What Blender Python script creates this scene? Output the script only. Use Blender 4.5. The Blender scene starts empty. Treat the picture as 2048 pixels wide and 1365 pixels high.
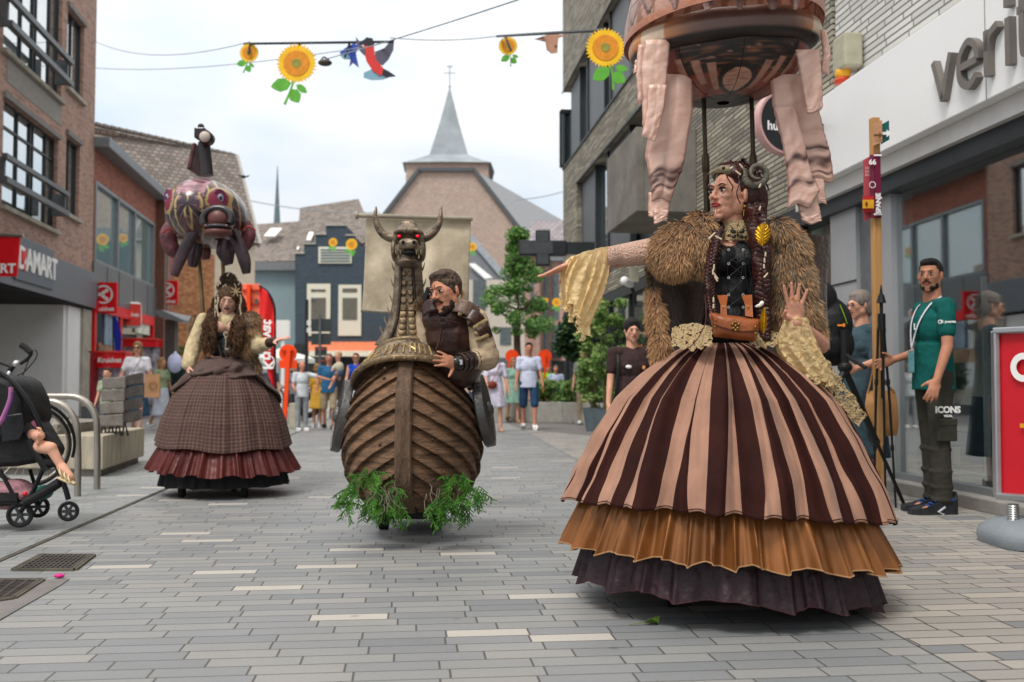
import bpy, bmesh, math, random
from mathutils import Matrix, Vector, noise
from math import sin, cos, pi, radians, atan, sqrt, tan
sc = bpy.context.scene; C = sc.collection
# ---------------------------------------------------------------- camera, world, sun, exposure
F = 1991.0; H = 0.9; PIT = math.atan(87.5/F)
cd = bpy.data.cameras.new('camera'); cam = bpy.data.objects.new('camera', cd); C.objects.link(cam)
cam.location = (0, 0, H); cam.rotation_euler = (pi/2+PIT, 0, 0)
cd.sensor_width = 36; cd.lens = 36*F/2048; cd.clip_start = .05; cd.clip_end = 600
cd.dof.use_dof = True; cd.dof.focus_distance = 4.35; cd.dof.aperture_fstop = 3.0
sc.camera = cam
wd = bpy.data.worlds.new('World'); sc.world = wd; wd.use_nodes = True
def world():
    nt = wd.node_tree; N = nt.nodes; L = nt.links; N.clear()
    out = N.new('ShaderNodeOutputWorld'); bg = N.new('ShaderNodeBackground')
    sky = N.new('ShaderNodeTexSky'); sky.sky_type = 'NISHITA'; sky.sun_disc = False
    sky.sun_elevation = radians(58); sky.sun_rotation = radians(-150)
    tc = N.new('ShaderNodeTexCoord'); sp = N.new('ShaderNodeSeparateXYZ')
    L.new(tc.outputs['Generated'], sp.inputs[0])
    mr = N.new('ShaderNodeMapRange'); mr.inputs[1].default_value = .0; mr.inputs[2].default_value = 1.
    mr.inputs[3].default_value = 6.3; mr.inputs[4].default_value = 15.5
    L.new(sp.outputs[2], mr.inputs[0])
    no = N.new('ShaderNodeTexNoise'); no.inputs['Scale'].default_value = 2.6; no.inputs['Detail'].default_value = 5
    mp = N.new('ShaderNodeMapping'); mp.inputs['Scale'].default_value = (1, 1, 2.4)
    L.new(tc.outputs['Generated'], mp.inputs[0]); L.new(mp.outputs[0], no.inputs['Vector'])
    cr = N.new('ShaderNodeValToRGB'); cr.color_ramp.elements[0].position = .38; cr.color_ramp.elements[1].position = .58
    cr.color_ramp.elements[0].color = (.70, .82, .95, 1); cr.color_ramp.elements[1].color = (.98, .99, 1.0, 1)
    L.new(no.outputs['Fac'], cr.inputs[0])
    mu = N.new('ShaderNodeVectorMath'); mu.operation = 'SCALE'
    L.new(cr.outputs[0], mu.inputs[0]); L.new(mr.outputs[0], mu.inputs['Scale'])
    mx = N.new('ShaderNodeMix'); mx.data_type = 'RGBA'; mx.inputs['Factor'].default_value = .93
    tn = N.new('ShaderNodeMix'); tn.data_type = 'RGBA'; tn.inputs['A'].default_value = (1, 1, 1, 1); tn.inputs['B'].default_value = (1.08, .99, .90, 1)
    mt = N.new('ShaderNodeMapRange'); mt.inputs[1].default_value = .3; mt.inputs[2].default_value = .6; L.new(sp.outputs[2], mt.inputs[0]); L.new(mt.outputs[0], tn.inputs['Factor'])
    vm = N.new('ShaderNodeVectorMath'); vm.operation = 'MULTIPLY'; L.new(mu.outputs[0], vm.inputs[0]); L.new(tn.outputs['Result'], vm.inputs[1])
    L.new(sky.outputs[0], mx.inputs['A']); L.new(vm.outputs[0], mx.inputs['B'])
    L.new(mx.outputs['Result'], bg.inputs[0]); bg.inputs[1].default_value = .1
    L.new(bg.outputs[0], out.inputs[0])
world()
sl = bpy.data.lights.new('sun', 'SUN'); sl.energy = 1.8; sl.angle = radians(16); sl.color = (1, .97, .92)
so = bpy.data.objects.new('sun', sl); C.objects.link(so); so.rotation_euler = (radians(32), 0, radians(-30))
sc.view_settings.view_transform = 'Standard'; sc.view_settings.look = 'None'; sc.view_settings.gamma = 1
sc.view_settings.exposure = 0.38
# ---------------------------------------------------------------- helpers
RND = random.Random(7)
def P(px, py, Y):
    u = (px-1024)/F; v = (682.5-py)/F
    dy = cos(PIT)-sin(PIT)*v; dz = sin(PIT)+cos(PIT)*v
    return Vector((u*Y/dy, Y, H+dz*Y/dy))
def G(px, py):
    u = (px-1024)/F; v = (682.5-py)/F
    dy = cos(PIT)-sin(PIT)*v; dz = sin(PIT)+cos(PIT)*v
    k = -H/dz
    return Vector((u*k, dy*k, 0))
def TS(px, py, th, t):
    d = P(px, py, 1.0)-Vector((0, 0, H))
    k = t/(d.x*cos(th)+d.y*sin(th))
    return k*(-d.x*sin(th)+d.y*cos(th)), H+k*d.z
TH = atan(209/F); THL = atan(279/F)
def RZ(a): return Matrix.Rotation(a, 4, 'Z')
def RX(a): return Matrix.Rotation(a, 4, 'X')
def RY(a): return Matrix.Rotation(a, 4, 'Y')
def T(*a): return Matrix.Translation(Vector(a[0]) if len(a) == 1 else Vector(a))
def SC(x, y, z): return Matrix.Diagonal((x, y, z, 1))
W = {}
def thing(name, label, cat, loc=(0, 0, 0), rz=0, group=None):
    o = bpy.data.objects.new(name, None); C.objects.link(o); o.empty_display_size = .1
    o.location = loc; o.rotation_euler = (0, 0, rz); o['label'] = label; o['category'] = cat
    if group: o['group'] = group
    W[o.name] = T(loc) @ RZ(rz)
    return o
def tag(o, label, cat, group=None):
    o['label'] = label; o['category'] = cat
    if group: o['group'] = group
    return o
def V(*a): return Vector(a)
class MB:
    def __init__(s, M=None): s.v = []; s.f = []; s.m = []; s.M = M or Matrix(); s.c = []
    def add(s, vs, fs, mi=0, cols=None):
        o = len(s.v); M = s.M
        s.v += [tuple(M @ Vector(v)) for v in vs]; s.f += [tuple(i+o for i in f) for f in fs]; s.m += [mi]*len(fs)
        if cols: s.c += list(cols)
        return s
    def box(s, x0, y0, z0, x1, y1, z1, mi=0):
        v = [(x, y, z) for z in (z0, z1) for y in (y0, y1) for x in (x0, x1)]
        return s.add(v, [(0, 2, 3, 1), (4, 5, 7, 6), (0, 1, 5, 4), (2, 6, 7, 3), (0, 4, 6, 2), (1, 3, 7, 5)], mi)
    def boxc(s, c, sz, R=None, mi=0):
        k = s.M; s.M = k @ T(c) @ (R or Matrix()); a, b, d = (q/2 for q in sz)
        s.box(-a, -b, -d, a, b, d, mi); s.M = k; return s
    def beam(s, p0, p1, w, h, mi=0, up=(0, 0, 1)):
        p0 = Vector(p0); p1 = Vector(p1); d = (p1-p0); l = d.length; d = d/l
        u = Vector(up); x = d.cross(u)
        if x.length < 1e-4: x = Vector((1, 0, 0))
        x.normalize(); z = x.cross(d)
        R = Matrix((x, d, z)).transposed().to_4x4()
        return s.boxc((p0+p1)/2, (w, l, h), R, mi)
    def loft(s, rings, c0=True, c1=True, closed=True, mi=0, cols=None):
        n = len(rings[0]); vs = [p for r in rings for p in r]; fs = []; k = n if closed else n-1
        for j in range(len(rings)-1):
            for i in range(k):
                a = j*n+i; b = j*n+(i+1) % n
                fs.append((a, b, b+n, a+n))
        if c0: fs.append(tuple(range(n-1, -1, -1)))
        if c1: fs.append(tuple(range(len(rings)*n-n, len(rings)*n)))
        return s.add(vs, fs, mi, cols)
    def tube(s, pts, r, n=8, mi=0, caps=True, flat=1.0, up=None):
        pts = [Vector(p) for p in pts]; m = len(pts)
        rs = r if isinstance(r, (list, tuple)) else [r]*m
        ts = []
        for i in range(m):
            d = pts[min(i+1, m-1)]-pts[max(i-1, 0)]
            ts.append(d.normalized() if d.length > 1e-9 else Vector((0, 0, 1)))
        a = Vector(up) if up else (Vector((0, 0, 1)) if abs(ts[0].z) < .9 else Vector((1, 0, 0)))
        x = ts[0].cross(a).normalized(); rings = []
        for i in range(m):
            if up: x = ts[i].cross(a)
            else: x = x-ts[i]*x.dot(ts[i])
            x.normalize(); y = ts[i].cross(x)
            rings.append([pts[i]+rs[i]*(x*cos(2*pi*k/n)+y*flat*sin(2*pi*k/n)) for k in range(n)])
        return s.loft(rings, caps, caps, True, mi)
    def cap(s, p0, p1, r0, r1=None, n=12, mi=0, flat=1.0, up=None):
        r1 = r0 if r1 is None else r1; p0 = Vector(p0); p1 = Vector(p1); d = (p1-p0)
        if d.length < 1e-6: d = Vector((0, 0, 1e-5))
        d.normalize(); pts = []; rs = []
        for k in range(5): a = pi/2*(1-k/4)*.97; pts.append(p0-d*r0*sin(a)); rs.append(r0*cos(a))
        for k in range(5): a = pi/2*(k/4)*.97; pts.append(p1+d*r1*sin(a)); rs.append(r1*cos(a))
        return s.tube(pts, rs, n, mi, True, flat, up)
    def ell(s, c, r, R=None, n=14, m=9, mi=0):
        r = (r, r, r) if not isinstance(r, (tuple, list)) else r
        k = s.M; s.M = k @ T(c) @ (R or Matrix()); rings = []
        for j in range(m):
            a = -pi/2+pi*(j+.35)/(m-.3)
            rings.append([(r[0]*cos(a)*cos(2*pi*i/n), r[1]*cos(a)*sin(2*pi*i/n), r[2]*sin(a)) for i in range(n)])
        s.loft(rings, mi=mi); s.M = k; return s
    def lathe(s, prof, n=16, mi=0, c=(0, 0, 0), caps=True):
        return s.loft([[(c[0]+r*cos(2*pi*i/n), c[1]+r*sin(2*pi*i/n), c[2]+z) for i in range(n)] for r, z in prof], caps, caps, True, mi)
    def grid(s, fn, nu, nv, closed=False, mi=0, mfn=None, cfn=None):
        vs = []; cols = [] if cfn else None
        nuu = nu if closed else nu+1
        for j in range(nv+1):
            for i in range(nuu):
                vs.append(fn(i/nu, j/nv))
                if cfn: cols.append(cfn(i/nu, j/nv))
        o = len(s.v); M = s.M
        s.v += [tuple(M @ Vector(v)) for v in vs]
        if cols: s.c += cols
        for j in range(nv):
            for i in range(nu):
                a = j*nuu+i; b = j*nuu+(i+1) % nuu
                s.f.append((o+a, o+b, o+b+nuu, o+a+nuu)); s.m.append(mfn((i+.5)/nu, (j+.5)/nv) if mfn else mi)
        return s
    def prism(s, poly, z0, z1, mi=0):
        n = len(poly)
        if sum(poly[i][0]*poly[(i+1) % n][1]-poly[(i+1) % n][0]*poly[i][1] for i in range(n)) < 0: poly = poly[::-1]
        return s.loft([[(x, y, z) for x, y in poly] for z in (z0, z1)], mi=mi)
    def build(s, name, mats, parent=None, smooth=None, thick=0, bevel=0):
        me = bpy.data.meshes.new(name)
        inv = W[parent.name].inverted() if parent else Matrix()
        me.from_pydata([tuple(inv @ Vector(v)) for v in s.v], [], s.f)
        mats = mats if isinstance(mats, (list, tuple)) else [mats]
        for m in mats: me.materials.append(m)
        me.polygons.foreach_set('material_index', s.m)
        if s.c:
            a = me.color_attributes.new('Col', 'FLOAT_COLOR', 'POINT')
            a.data.foreach_set('color', [q for c in s.c for q in (c[0], c[1], c[2], 1.0)])
        me.update()
        if smooth:
            me.polygons.foreach_set('use_smooth', [True]*len(me.polygons)); me.set_sharp_from_angle(angle=radians(smooth))
        o = bpy.data.objects.new(name, me); C.objects.link(o)
        W[o.name] = W[parent.name].copy() if parent else Matrix()
        if parent: o.parent = parent
        if thick:
            md = o.modifiers.new('s', 'SOLIDIFY'); md.thickness = thick; md.offset = 0
        if bevel:
            md = o.modifiers.new('b', 'BEVEL'); md.width = bevel; md.segments = 2; md.limit_method = 'ANGLE'
        return o
    def rem(s, name, mats, parent=None, vox=.01, it=3, fac=.5, paint=None):
        o = s.build(name, mats, None)
        for p in o.data.polygons: p.material_index = 0
        md = o.modifiers.new('r', 'REMESH'); md.mode = 'VOXEL'; md.voxel_size = vox; md.use_smooth_shade = True
        if it: m2 = o.modifiers.new('s', 'SMOOTH'); m2.factor = fac; m2.iterations = it
        dg = bpy.context.evaluated_depsgraph_get(); dg.update()
        me = bpy.data.meshes.new_from_object(o.evaluated_get(dg)); old = o.data
        o.modifiers.clear(); o.data = me; me.name = name; bpy.data.meshes.remove(old)
        me.materials.clear()
        for m in (mats if isinstance(mats, (list, tuple)) else [mats]): me.materials.append(m)
        if paint:
            a = me.color_attributes.new('Col', 'FLOAT_COLOR', 'POINT')
            a.data.foreach_set('color', [q for v in me.vertices for q in (*paint(v.co), 1.0)])
        if parent:
            me.transform(W[parent.name].inverted()); o.parent = parent; W[o.name] = W[parent.name].copy()
        me.polygons.foreach_set('use_smooth', [True]*len(me.polygons)); me.update()
        return o
def struct(o): o['kind'] = 'structure'; return o
def dup(root, M, label=None, group=None):
    r = root.copy(); C.objects.link(r); r.matrix_world = M
    if label: r['label'] = label
    if group: r['group'] = group
    for ch in list(root.children):
        c = ch.copy(); C.objects.link(c); c.parent = r
        for g in ch.children: d = g.copy(); C.objects.link(d); d.parent = c
    return r
MC = {}
def srgb(h):
    h = h.lstrip('#'); f = lambda c: c/12.92 if c <= .04045 else ((c+.055)/1.055)**2.4
    return tuple(f(int(h[i:i+2], 16)/255) for i in (0, 2, 4))
def nodes(name):
    m = bpy.data.materials.new(name); m.use_nodes = True
    return m, m.node_tree.nodes, m.node_tree.links, m.node_tree.nodes['Principled BSDF']
def mat(name, col=(.5, .5, .5), rough=.6, metal=0, var=.12, vs=6, bump=0, bs=40, emit=0, sheen=0, coat=0, stretch=None, spec=.3, col2=None, sub=0):
    if name in MC: return MC[name]
    if isinstance(col, str): col = srgb(col)
    if isinstance(col2, str): col2 = srgb(col2)
    m, N, L, b = nodes(name); MC[name] = m
    b.inputs['Roughness'].default_value = rough; b.inputs['Metallic'].default_value = metal
    b.inputs['Specular IOR Level'].default_value = spec
    if sheen: b.inputs['Sheen Weight'].default_value = sheen
    if coat: b.inputs['Coat Weight'].default_value = coat; b.inputs['Coat Roughness'].default_value = .15
    if sub: b.inputs['Subsurface Weight'].default_value = sub; b.inputs['Subsurface Radius'].default_value = (.012, .005, .003); b.inputs['Subsurface Scale'].default_value = 1
    tc = N.new('ShaderNodeTexCoord'); vec = tc.outputs['Object']
    if stretch:
        mp = N.new('ShaderNodeMapping'); mp.inputs['Scale'].default_value = stretch; L.new(vec, mp.inputs[0]); vec = mp.outputs[0]
    no = N.new('ShaderNodeTexNoise'); no.inputs['Scale'].default_value = vs; no.inputs['Detail'].default_value = 5
    no.inputs['Roughness'].default_value = .65
    L.new(vec, no.inputs['Vector'])
    mx = N.new('ShaderNodeMix'); mx.data_type = 'RGBA'
    c1 = tuple(max(0, c*(1-var*1.6)) for c in col); c2 = col2 or tuple(c*(1+var*1.6) for c in col)
    mx.inputs['A'].default_value = (*c1, 1); mx.inputs['B'].default_value = (*c2, 1)
    mr = N.new('ShaderNodeMapRange'); mr.inputs[1].default_value = .3; mr.inputs[2].default_value = .7
    L.new(no.outputs['Fac'], mr.inputs[0]); L.new(mr.outputs[0], mx.inputs['Factor'])
    L.new(mx.outputs['Result'], b.inputs['Base Color'])
    if emit:
        L.new(mx.outputs['Result'], b.inputs['Emission Color']); b.inputs['Emission Strength'].default_value = emit
    if bump:
        n2 = N.new('ShaderNodeTexNoise'); n2.inputs['Scale'].default_value = bs; n2.inputs['Detail'].default_value = 3
        L.new(vec, n2.inputs['Vector'])
        bp = N.new('ShaderNodeBump'); bp.inputs['Strength'].default_value = min(1, bump); bp.inputs['Distance'].default_value = .02*max(1, bump)
        L.new(n2.outputs['Fac'], bp.inputs['Height']); L.new(bp.outputs[0], b.inputs['Normal'])
    return m
def vcol(name, rough=.5, metal=0, bump=0, bs=40, coat=0, sheen=0, sub=0):
    if name in MC: return MC[name]
    m, N, L, b = nodes(name); MC[name] = m
    a = N.new('ShaderNodeVertexColor'); a.layer_name = 'Col'; L.new(a.outputs[0], b.inputs['Base Color'])
    b.inputs['Roughness'].default_value = rough; b.inputs['Metallic'].default_value = metal
    if coat: b.inputs['Coat Weight'].default_value = coat; b.inputs['Coat Roughness'].default_value = .2
    if sheen: b.inputs['Sheen Weight'].default_value = sheen
    if sub: b.inputs['Subsurface Weight'].default_value = sub; b.inputs['Subsurface Radius'].default_value = (.012, .005, .003); b.inputs['Subsurface Scale'].default_value = 1
    if bump:
        n2 = N.new('ShaderNodeTexNoise'); n2.inputs['Scale'].default_value = bs; n2.inputs['Detail'].default_value = 3
        tc = N.new('ShaderNodeTexCoord'); L.new(tc.outputs['Object'], n2.inputs['Vector'])
        bp = N.new('ShaderNodeBump'); bp.inputs['Strength'].default_value = min(bump, 1); bp.inputs['Distance'].default_value = .01
        L.new(n2.outputs['Fac'], bp.inputs['Height']); L.new(bp.outputs[0], b.inputs['Normal'])
    return m
def brick(name, w, h, j, cols, mortar, rough=.8, floor=False, bump=.4, pos=None, dirt=.15, offs=None, th=0.0, dim=1.0):
    """masonry with random course offsets; cols = list of hex colours picked per brick"""
    if name in MC: return MC[name]
    m, N, L, b = nodes(name); MC[name] = m
    b.inputs['Roughness'].default_value = rough
    tc = N.new('ShaderNodeTexCoord'); sp = N.new('ShaderNodeSeparateXYZ')
    vec = tc.outputs['Object']
    if th:
        mp = N.new('ShaderNodeMapping'); mp.inputs['Rotation'].default_value = (0, 0, -th); L.new(vec, mp.inputs[0]); vec = mp.outputs[0]
    L.new(vec, sp.inputs[0])
    def M(op, a, c=None, d=None):
        n = N.new('ShaderNodeMath'); n.operation = op
        for i, q in enumerate((a, c, d)):
            if q is None: continue
            if isinstance(q, (int, float)): n.inputs[i].default_value = q
            else: L.new(q, n.inputs[i])
        return n.outputs[0]
    if floor: u = sp.outputs[0]; v = sp.outputs[1]
    else: u = M('ADD', sp.outputs[0], sp.outputs[1]); v = sp.outputs[2]
    vr = M('DIVIDE', v, h); row = M('FLOOR', vr)
    if offs is None:
        wn = N.new('ShaderNodeTexWhiteNoise'); wn.noise_dimensions = '1D'; L.new(row, wn.inputs['W']); off = wn.outputs['Value']
    else: off = M('MULTIPLY', M('MODULO', M('ABSOLUTE', row), 2), offs)
    ur = M('ADD', M('DIVIDE', u, w), off); cell = M('FLOOR', ur)
    cb = N.new('ShaderNodeCombineXYZ'); L.new(cell, cb.inputs[0]); L.new(row, cb.inputs[1])
    w2 = N.new('ShaderNodeTexWhiteNoise'); w2.noise_dimensions = '2D'; L.new(cb.outputs[0], w2.inputs['Vector'])
    cr = N.new('ShaderNodeValToRGB'); cr.color_ramp.interpolation = 'CONSTANT'
    els = cr.color_ramp.elements; n = len(cols)
    pos = pos or [i/n for i in range(n)]
    els[0].position = 0; els[0].color = (*srgb(cols[0]), 1); els[1].position = pos[1]; els[1].color = (*srgb(cols[1]), 1)
    for i in range(2, n): e = els.new(pos[i]); e.color = (*srgb(cols[i]), 1)
    L.new(w2.outputs['Value'], cr.inputs[0])
    fu = M('FRACT', ur); fv = M('FRACT', vr)
    du = M('MULTIPLY', M('MINIMUM', fu, M('SUBTRACT', 1, fu)), w); dv = M('MULTIPLY', M('MINIMUM', fv, M('SUBTRACT', 1, fv)), h)
    d = M('MINIMUM', du, dv)
    fac = N.new('ShaderNodeMapRange'); fac.interpolation_type = 'SMOOTHSTEP'
    fac.inputs[1].default_value = j*.45; fac.inputs[2].default_value = j*.9; L.new(d, fac.inputs[0])
    no = N.new('ShaderNodeTexNoise'); no.inputs['Scale'].default_value = .9; no.inputs['Detail'].default_value = 6; no.inputs['Roughness'].default_value = .7
    L.new(tc.outputs['Object'], no.inputs['Vector'])
    n3 = N.new('ShaderNodeTexNoise'); n3.inputs['Scale'].default_value = 70; n3.inputs['Detail'].default_value = 3; L.new(tc.outputs['Object'], n3.inputs['Vector'])
    sm = M('ADD', M('MULTIPLY', no.outputs['Fac'], dirt*2), M('MULTIPLY', n3.outputs['Fac'], dirt))
    k = M('MULTIPLY', M('ADD', sm, 1-dirt*1.5), dim)
    vm = N.new('ShaderNodeVectorMath'); vm.operation = 'SCALE'; L.new(cr.outputs[0], vm.inputs[0]); L.new(k, vm.inputs['Scale'])
    mx = N.new('ShaderNodeMix'); mx.data_type = 'RGBA'; mx.inputs['A'].default_value = (*srgb(mortar), 1)
    L.new(vm.outputs[0], mx.inputs['B']); L.new(fac.outputs[0], mx.inputs['Factor']); L.new(mx.outputs['Result'], b.inputs['Base Color'])
    if floor:
        vo = N.new('ShaderNodeTexVoronoi'); vo.inputs['Scale'].default_value = 3.2; L.new(tc.outputs['Object'], vo.inputs['Vector'])
        sp_ = N.new('ShaderNodeMapRange'); sp_.inputs[1].default_value = .045; sp_.inputs[2].default_value = .075; sp_.inputs[3].default_value = .72; L.new(vo.outputs['Distance'], sp_.inputs[0])
        n5 = N.new('ShaderNodeTexNoise'); n5.inputs['Scale'].default_value = .35; n5.inputs['Detail'].default_value = 3; L.new(tc.outputs['Object'], n5.inputs['Vector'])
        k2 = M('MULTIPLY', sp_.outputs[0], M('ADD', .82, M('MULTIPLY', n5.outputs['Fac'], .36)))
        v3 = N.new('ShaderNodeVectorMath'); v3.operation = 'SCALE'; L.new(mx.outputs['Result'], v3.inputs[0]); L.new(k2, v3.inputs['Scale']); L.new(v3.outputs[0], b.inputs['Base Color'])
        rr = M('ADD', M('MULTIPLY', w2.outputs['Value'], .15), rough-.1); L.new(rr, b.inputs['Roughness'])
    hh = M('ADD', fac.outputs[0], M('MULTIPLY', n3.outputs['Fac'], .25))
    hh = M('ADD', hh, M('MULTIPLY', w2.outputs['Value'], .3))
    bp = N.new('ShaderNodeBump'); bp.inputs['Strength'].default_value = bump; bp.inputs['Distance'].default_value = .008
    L.new(hh, bp.inputs['Height']); L.new(bp.outputs[0], b.inputs['Normal'])
    return m
def glass(name, tint=(.6, .7, .7), refl=.5, rough=.02, dark=None):
    """window glass: a share of mirror, the rest see-through (or a dark room colour)"""
    if name in MC: return MC[name]
    m, N, L, b = nodes(name); MC[name] = m; out = N['Material Output']
    g = N.new('ShaderNodeBsdfGlossy'); g.inputs['Roughness'].default_value = rough; g.inputs['Color'].default_value = (.92, .95, .95, 1)
    if dark is None: t = N.new('ShaderNodeBsdfTransparent'); t.inputs[0].default_value = (*tint, 1)
    else: t = N.new('ShaderNodeBsdfDiffuse'); t.inputs[0].default_value = (*dark, 1)
    mx = N.new('ShaderNodeMixShader'); mx.inputs[0].default_value = refl
    L.new(t.outputs[0], mx.inputs[1]); L.new(g.outputs[0], mx.inputs[2]); L.new(mx.outputs[0], out.inputs[0])
    return m
def textmesh(s, size, ext=.004, bold=0.0, align='CENTER', sx=1.0):
    cu = bpy.data.curves.new('t', 'FONT'); cu.body = s; cu.size = size; cu.extrude = ext; cu.offset = bold*size
    cu.align_x = align; cu.align_y = 'CENTER'; cu.resolution_u = 3
    o = bpy.data.objects.new('t', cu); C.objects.link(o)
    dg = bpy.context.evaluated_depsgraph_get(); me = bpy.data.meshes.new_from_object(o.evaluated_get(dg))
    vs = [(v.co.x*sx, v.co.y, v.co.z) for v in me.vertices]; fs = [tuple(p.vertices) for p in me.polygons]
    bpy.data.objects.remove(o); bpy.data.curves.remove(cu); bpy.data.meshes.remove(me)
    return vs, fs
def text(name, s, size, M, m, parent, ext=.004, bold=0.0, align='CENTER', sx=1.0):
    """M maps text plane (x right, y up, z out) to world"""
    mb = MB(M); mb.add(*textmesh(s, size, ext, bold, align, sx)); return mb.build(name, m, parent)
def face(loc, yaw=0, roll=0):
    """matrix for a plane at loc that faces -Y turned by yaw (x right, y up, z towards viewer)"""
    return T(loc) @ RZ(yaw) @ RX(pi/2) @ RZ(roll)
def smooth_path(pts, k=6):
    pts = [Vector(p) for p in pts]; out = []
    for i in range(len(pts)-1):
        a = pts[max(i-1, 0)]; b = pts[i]; c = pts[i+1]; d = pts[min(i+2, len(pts)-1)]
        for j in range(k):
            t = j/k
            out.append(.5*((2*b)+(c-a)*t+(2*a-5*b+4*c-d)*t*t+(3*b-a-3*c+d)*t**3))
    out.append(pts[-1]); return out
def lerp(a, b, t): return a+(b-a)*t
def interp(tab, x):
    if x <= tab[0][0]: return tab[0][1]
    for (a, u), (b, v) in zip(tab, tab[1:]):
        if x <= b: return u+(v-u)*(x-a)/(b-a)
    return tab[-1][1]
# ---------------------------------------------------------------- materials of the place
paver = brick('paver', .30, .1, .0048, ['#868889', '#8e8f8e', '#828486', '#929290', '#88898b', '#959390', '#7c7f81', '#8d8e8d', '#b9b3aa'],
              '#4a4845', rough=.62, floor=True, bump=.45, pos=[0, .14, .28, .4, .54, .68, .8, .88, .97], dirt=.22, th=TH, dim=.82)
paver2 = brick('paver_light', .30, .1, .006, ['#9a9690', '#a19c95', '#93918d', '#a59f97', '#7d7f81', '#97938c', '#aaa399'],
              '#45413c', rough=.62, floor=True, bump=.4, pos=[0, .2, .36, .5, .7, .8, .9], dirt=.12, th=TH, dim=.84)
paver3 = brick('paver_blue', .30, .1, .005, ['#878b8c', '#919392', '#8c8f90', '#98999a', '#bdb7ad'], '#56544f', rough=.62, floor=True, bump=.3,
              pos=[0, .3, .55, .75, .96], dirt=.12, th=TH, dim=.84)
concrete = mat('concrete', '#a39d90', .85, var=.14, vs=3, bump=.3, bs=30)
concrete_d = mat('concrete_dark', '#77736b', .85, var=.2, vs=2, bump=.3, bs=30)
asph = mat('gutter_stone', '#6f6b69', .8, var=.12, vs=5, bump=.3, bs=60)
brickA = brick('brick_pink', .21, .065, .011, ['#9e7564', '#916858', '#aa806d', '#835d50', '#a37b6a', '#976e60'], '#9c948a', bump=.5, offs=.5, dim=1.08, dirt=.3)
brickB = brick('brick_red', .2, .055, .01, ['#8a4a37', '#7b4030', '#96543f', '#854636', '#9b5a40'], '#6e4a3e', bump=.4, dim=1.06, dirt=.3)
brickC = brick('brick_grey_long', .48, .06, .014, ['#8b8574', '#999382', '#7c776a', '#a39c8b', '#8a8272', '#736e62'], '#3e3b35', bump=.6, dim=1.12, dirt=.3)
brickW = brick('brick_white', .48, .062, .012, ['#c9c8c2', '#d0cfc9', '#c2c1bb'], '#6d6c68', bump=.6)
brickY = brick('brick_yellow', .24, .09, .012, ['#a2673f', '#b0754a', '#95603c', '#a87146', '#b98455'], '#6b5140', bump=.4, offs=.5)
brickP = brick('brick_church', .22, .07, .01, ['#ad9486', '#a28a7d', '#b59e91', '#9c877c', '#aa9080'], '#a99c92', bump=.2, dirt=.3)
brickN = brick('brick_navy', .24, .075, .012, ['#36444f', '#3a4853', '#323f4a'], '#2b3640', bump=.4, offs=.5)
tile = brick('roof_tile', .26, .2, .03, ['#7d736c', '#857a72', '#6f6660', '#8a7f77'], '#4a4440', bump=.9, offs=.5)
tileP = brick('roof_tile_grey', .3, .3, .03, ['#8a8285', '#938a8d', '#7d7679'], '#5d575a', bump=.6, offs=.5)
slate = mat('slate', '#8b8d90', .7, var=.08, vs=3)
zinc = mat('zinc', '#7d8286', .5, metal=.4, var=.08)
frame_d = mat('frame_dark', '#272b2e', .45, var=.1)
frame_g = mat('frame_grey', '#83878a', .45, metal=.3, var=.06)
panel_g = mat('panel_grey', '#5f6265', .5, metal=.3, var=.06, vs=2)
panel_d = mat('panel_dark', '#3a3e42', .5, metal=.2, var=.08, vs=2)
white_p = mat('white_plaster', '#e2e2e0', .7, var=.04, vs=2)
white_g = mat('white_panel', '#e8e8e7', .4, var=.015, vs=1)
cream = mat('cream_wall', '#c2b5a2', .8, var=.06, vs=2)
gl_sky = glass('window_glass', refl=.8, dark=(.10, .13, .13))
gl_shop = glass('shop_glass', (.85, .88, .88), refl=.4)
gl_dark = glass('dark_glass', refl=.35, dark=(.03, .035, .035))
gl_teal = glass('teal_glass', refl=.45, dark=(.16, .24, .25))
gl_far = mat('far_window', '#5a6468', .25, var=.2)
red = mat('sign_red', '#d9141d', .4, var=.05)
redl = mat('sign_red_soft', '#e0473f', .4, var=.05)
white = mat('sign_white', '#ecebe8', .5, var=.03)
orange = mat('sign_orange', '#f0470c', .5, var=.06)
orange_p = mat('sign_back_orange', '#ec7255', .5, var=.08)
steel = mat('brushed_steel', '#a09a90', .32, metal=.85, var=.1, vs=3)
black = mat('black_plastic', '#141415', .5, var=.2)
rubber = mat('rubber', '#1a1a1b', .75, var=.2)
grate_m = mat('cast_iron', '#4b4642', .6, metal=.6, var=.2, bump=.3)
# ---------------------------------------------------------------- ground
RS = RZ(TH)
g = MB(); g.box(-250, -40, -.3, 250, 400, -.004); struct(g.build('ground', asph))
def sheet(name, m, poly, z):
    mb = MB(RS); n = len(poly); mb.add([(x, y, z) for x, y in poly], [tuple(range(n))]); return struct(mb.build(name, m))
def tsG(px, py): q = RZ(-TH) @ G(px, py); return q.x, q.y
a = tsG(0, 1125)[0]
sheet('street_paving', paver, [(a, -6), (2.3, -6), (2.3, 75), (a, 75)], 0)
sheet('pavement', paver3, [(-12, -6), (a-.03, -6), (a-.03, 75), (-12, 75)], 0)
sheet('shop_pavement', paver2, [(1.45, -6), (4.3, -6), (4.3, 14), (2.3, 20), (1.9, 8)], .004)
sheet('plaza', mat('plaza_paving', '#9b9a97', .7, var=.06, vs=1), [(-12, 30), (14, 30), (14, 130), (-60, 130), (-60, 60)], .005)
gut = sheet('gutter_strip', asph, [tsG(-60, 1276), tsG(120, 1173), tsG(140, 1159), tsG(80, 1161), tsG(-60, 1235)], .004)
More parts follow.
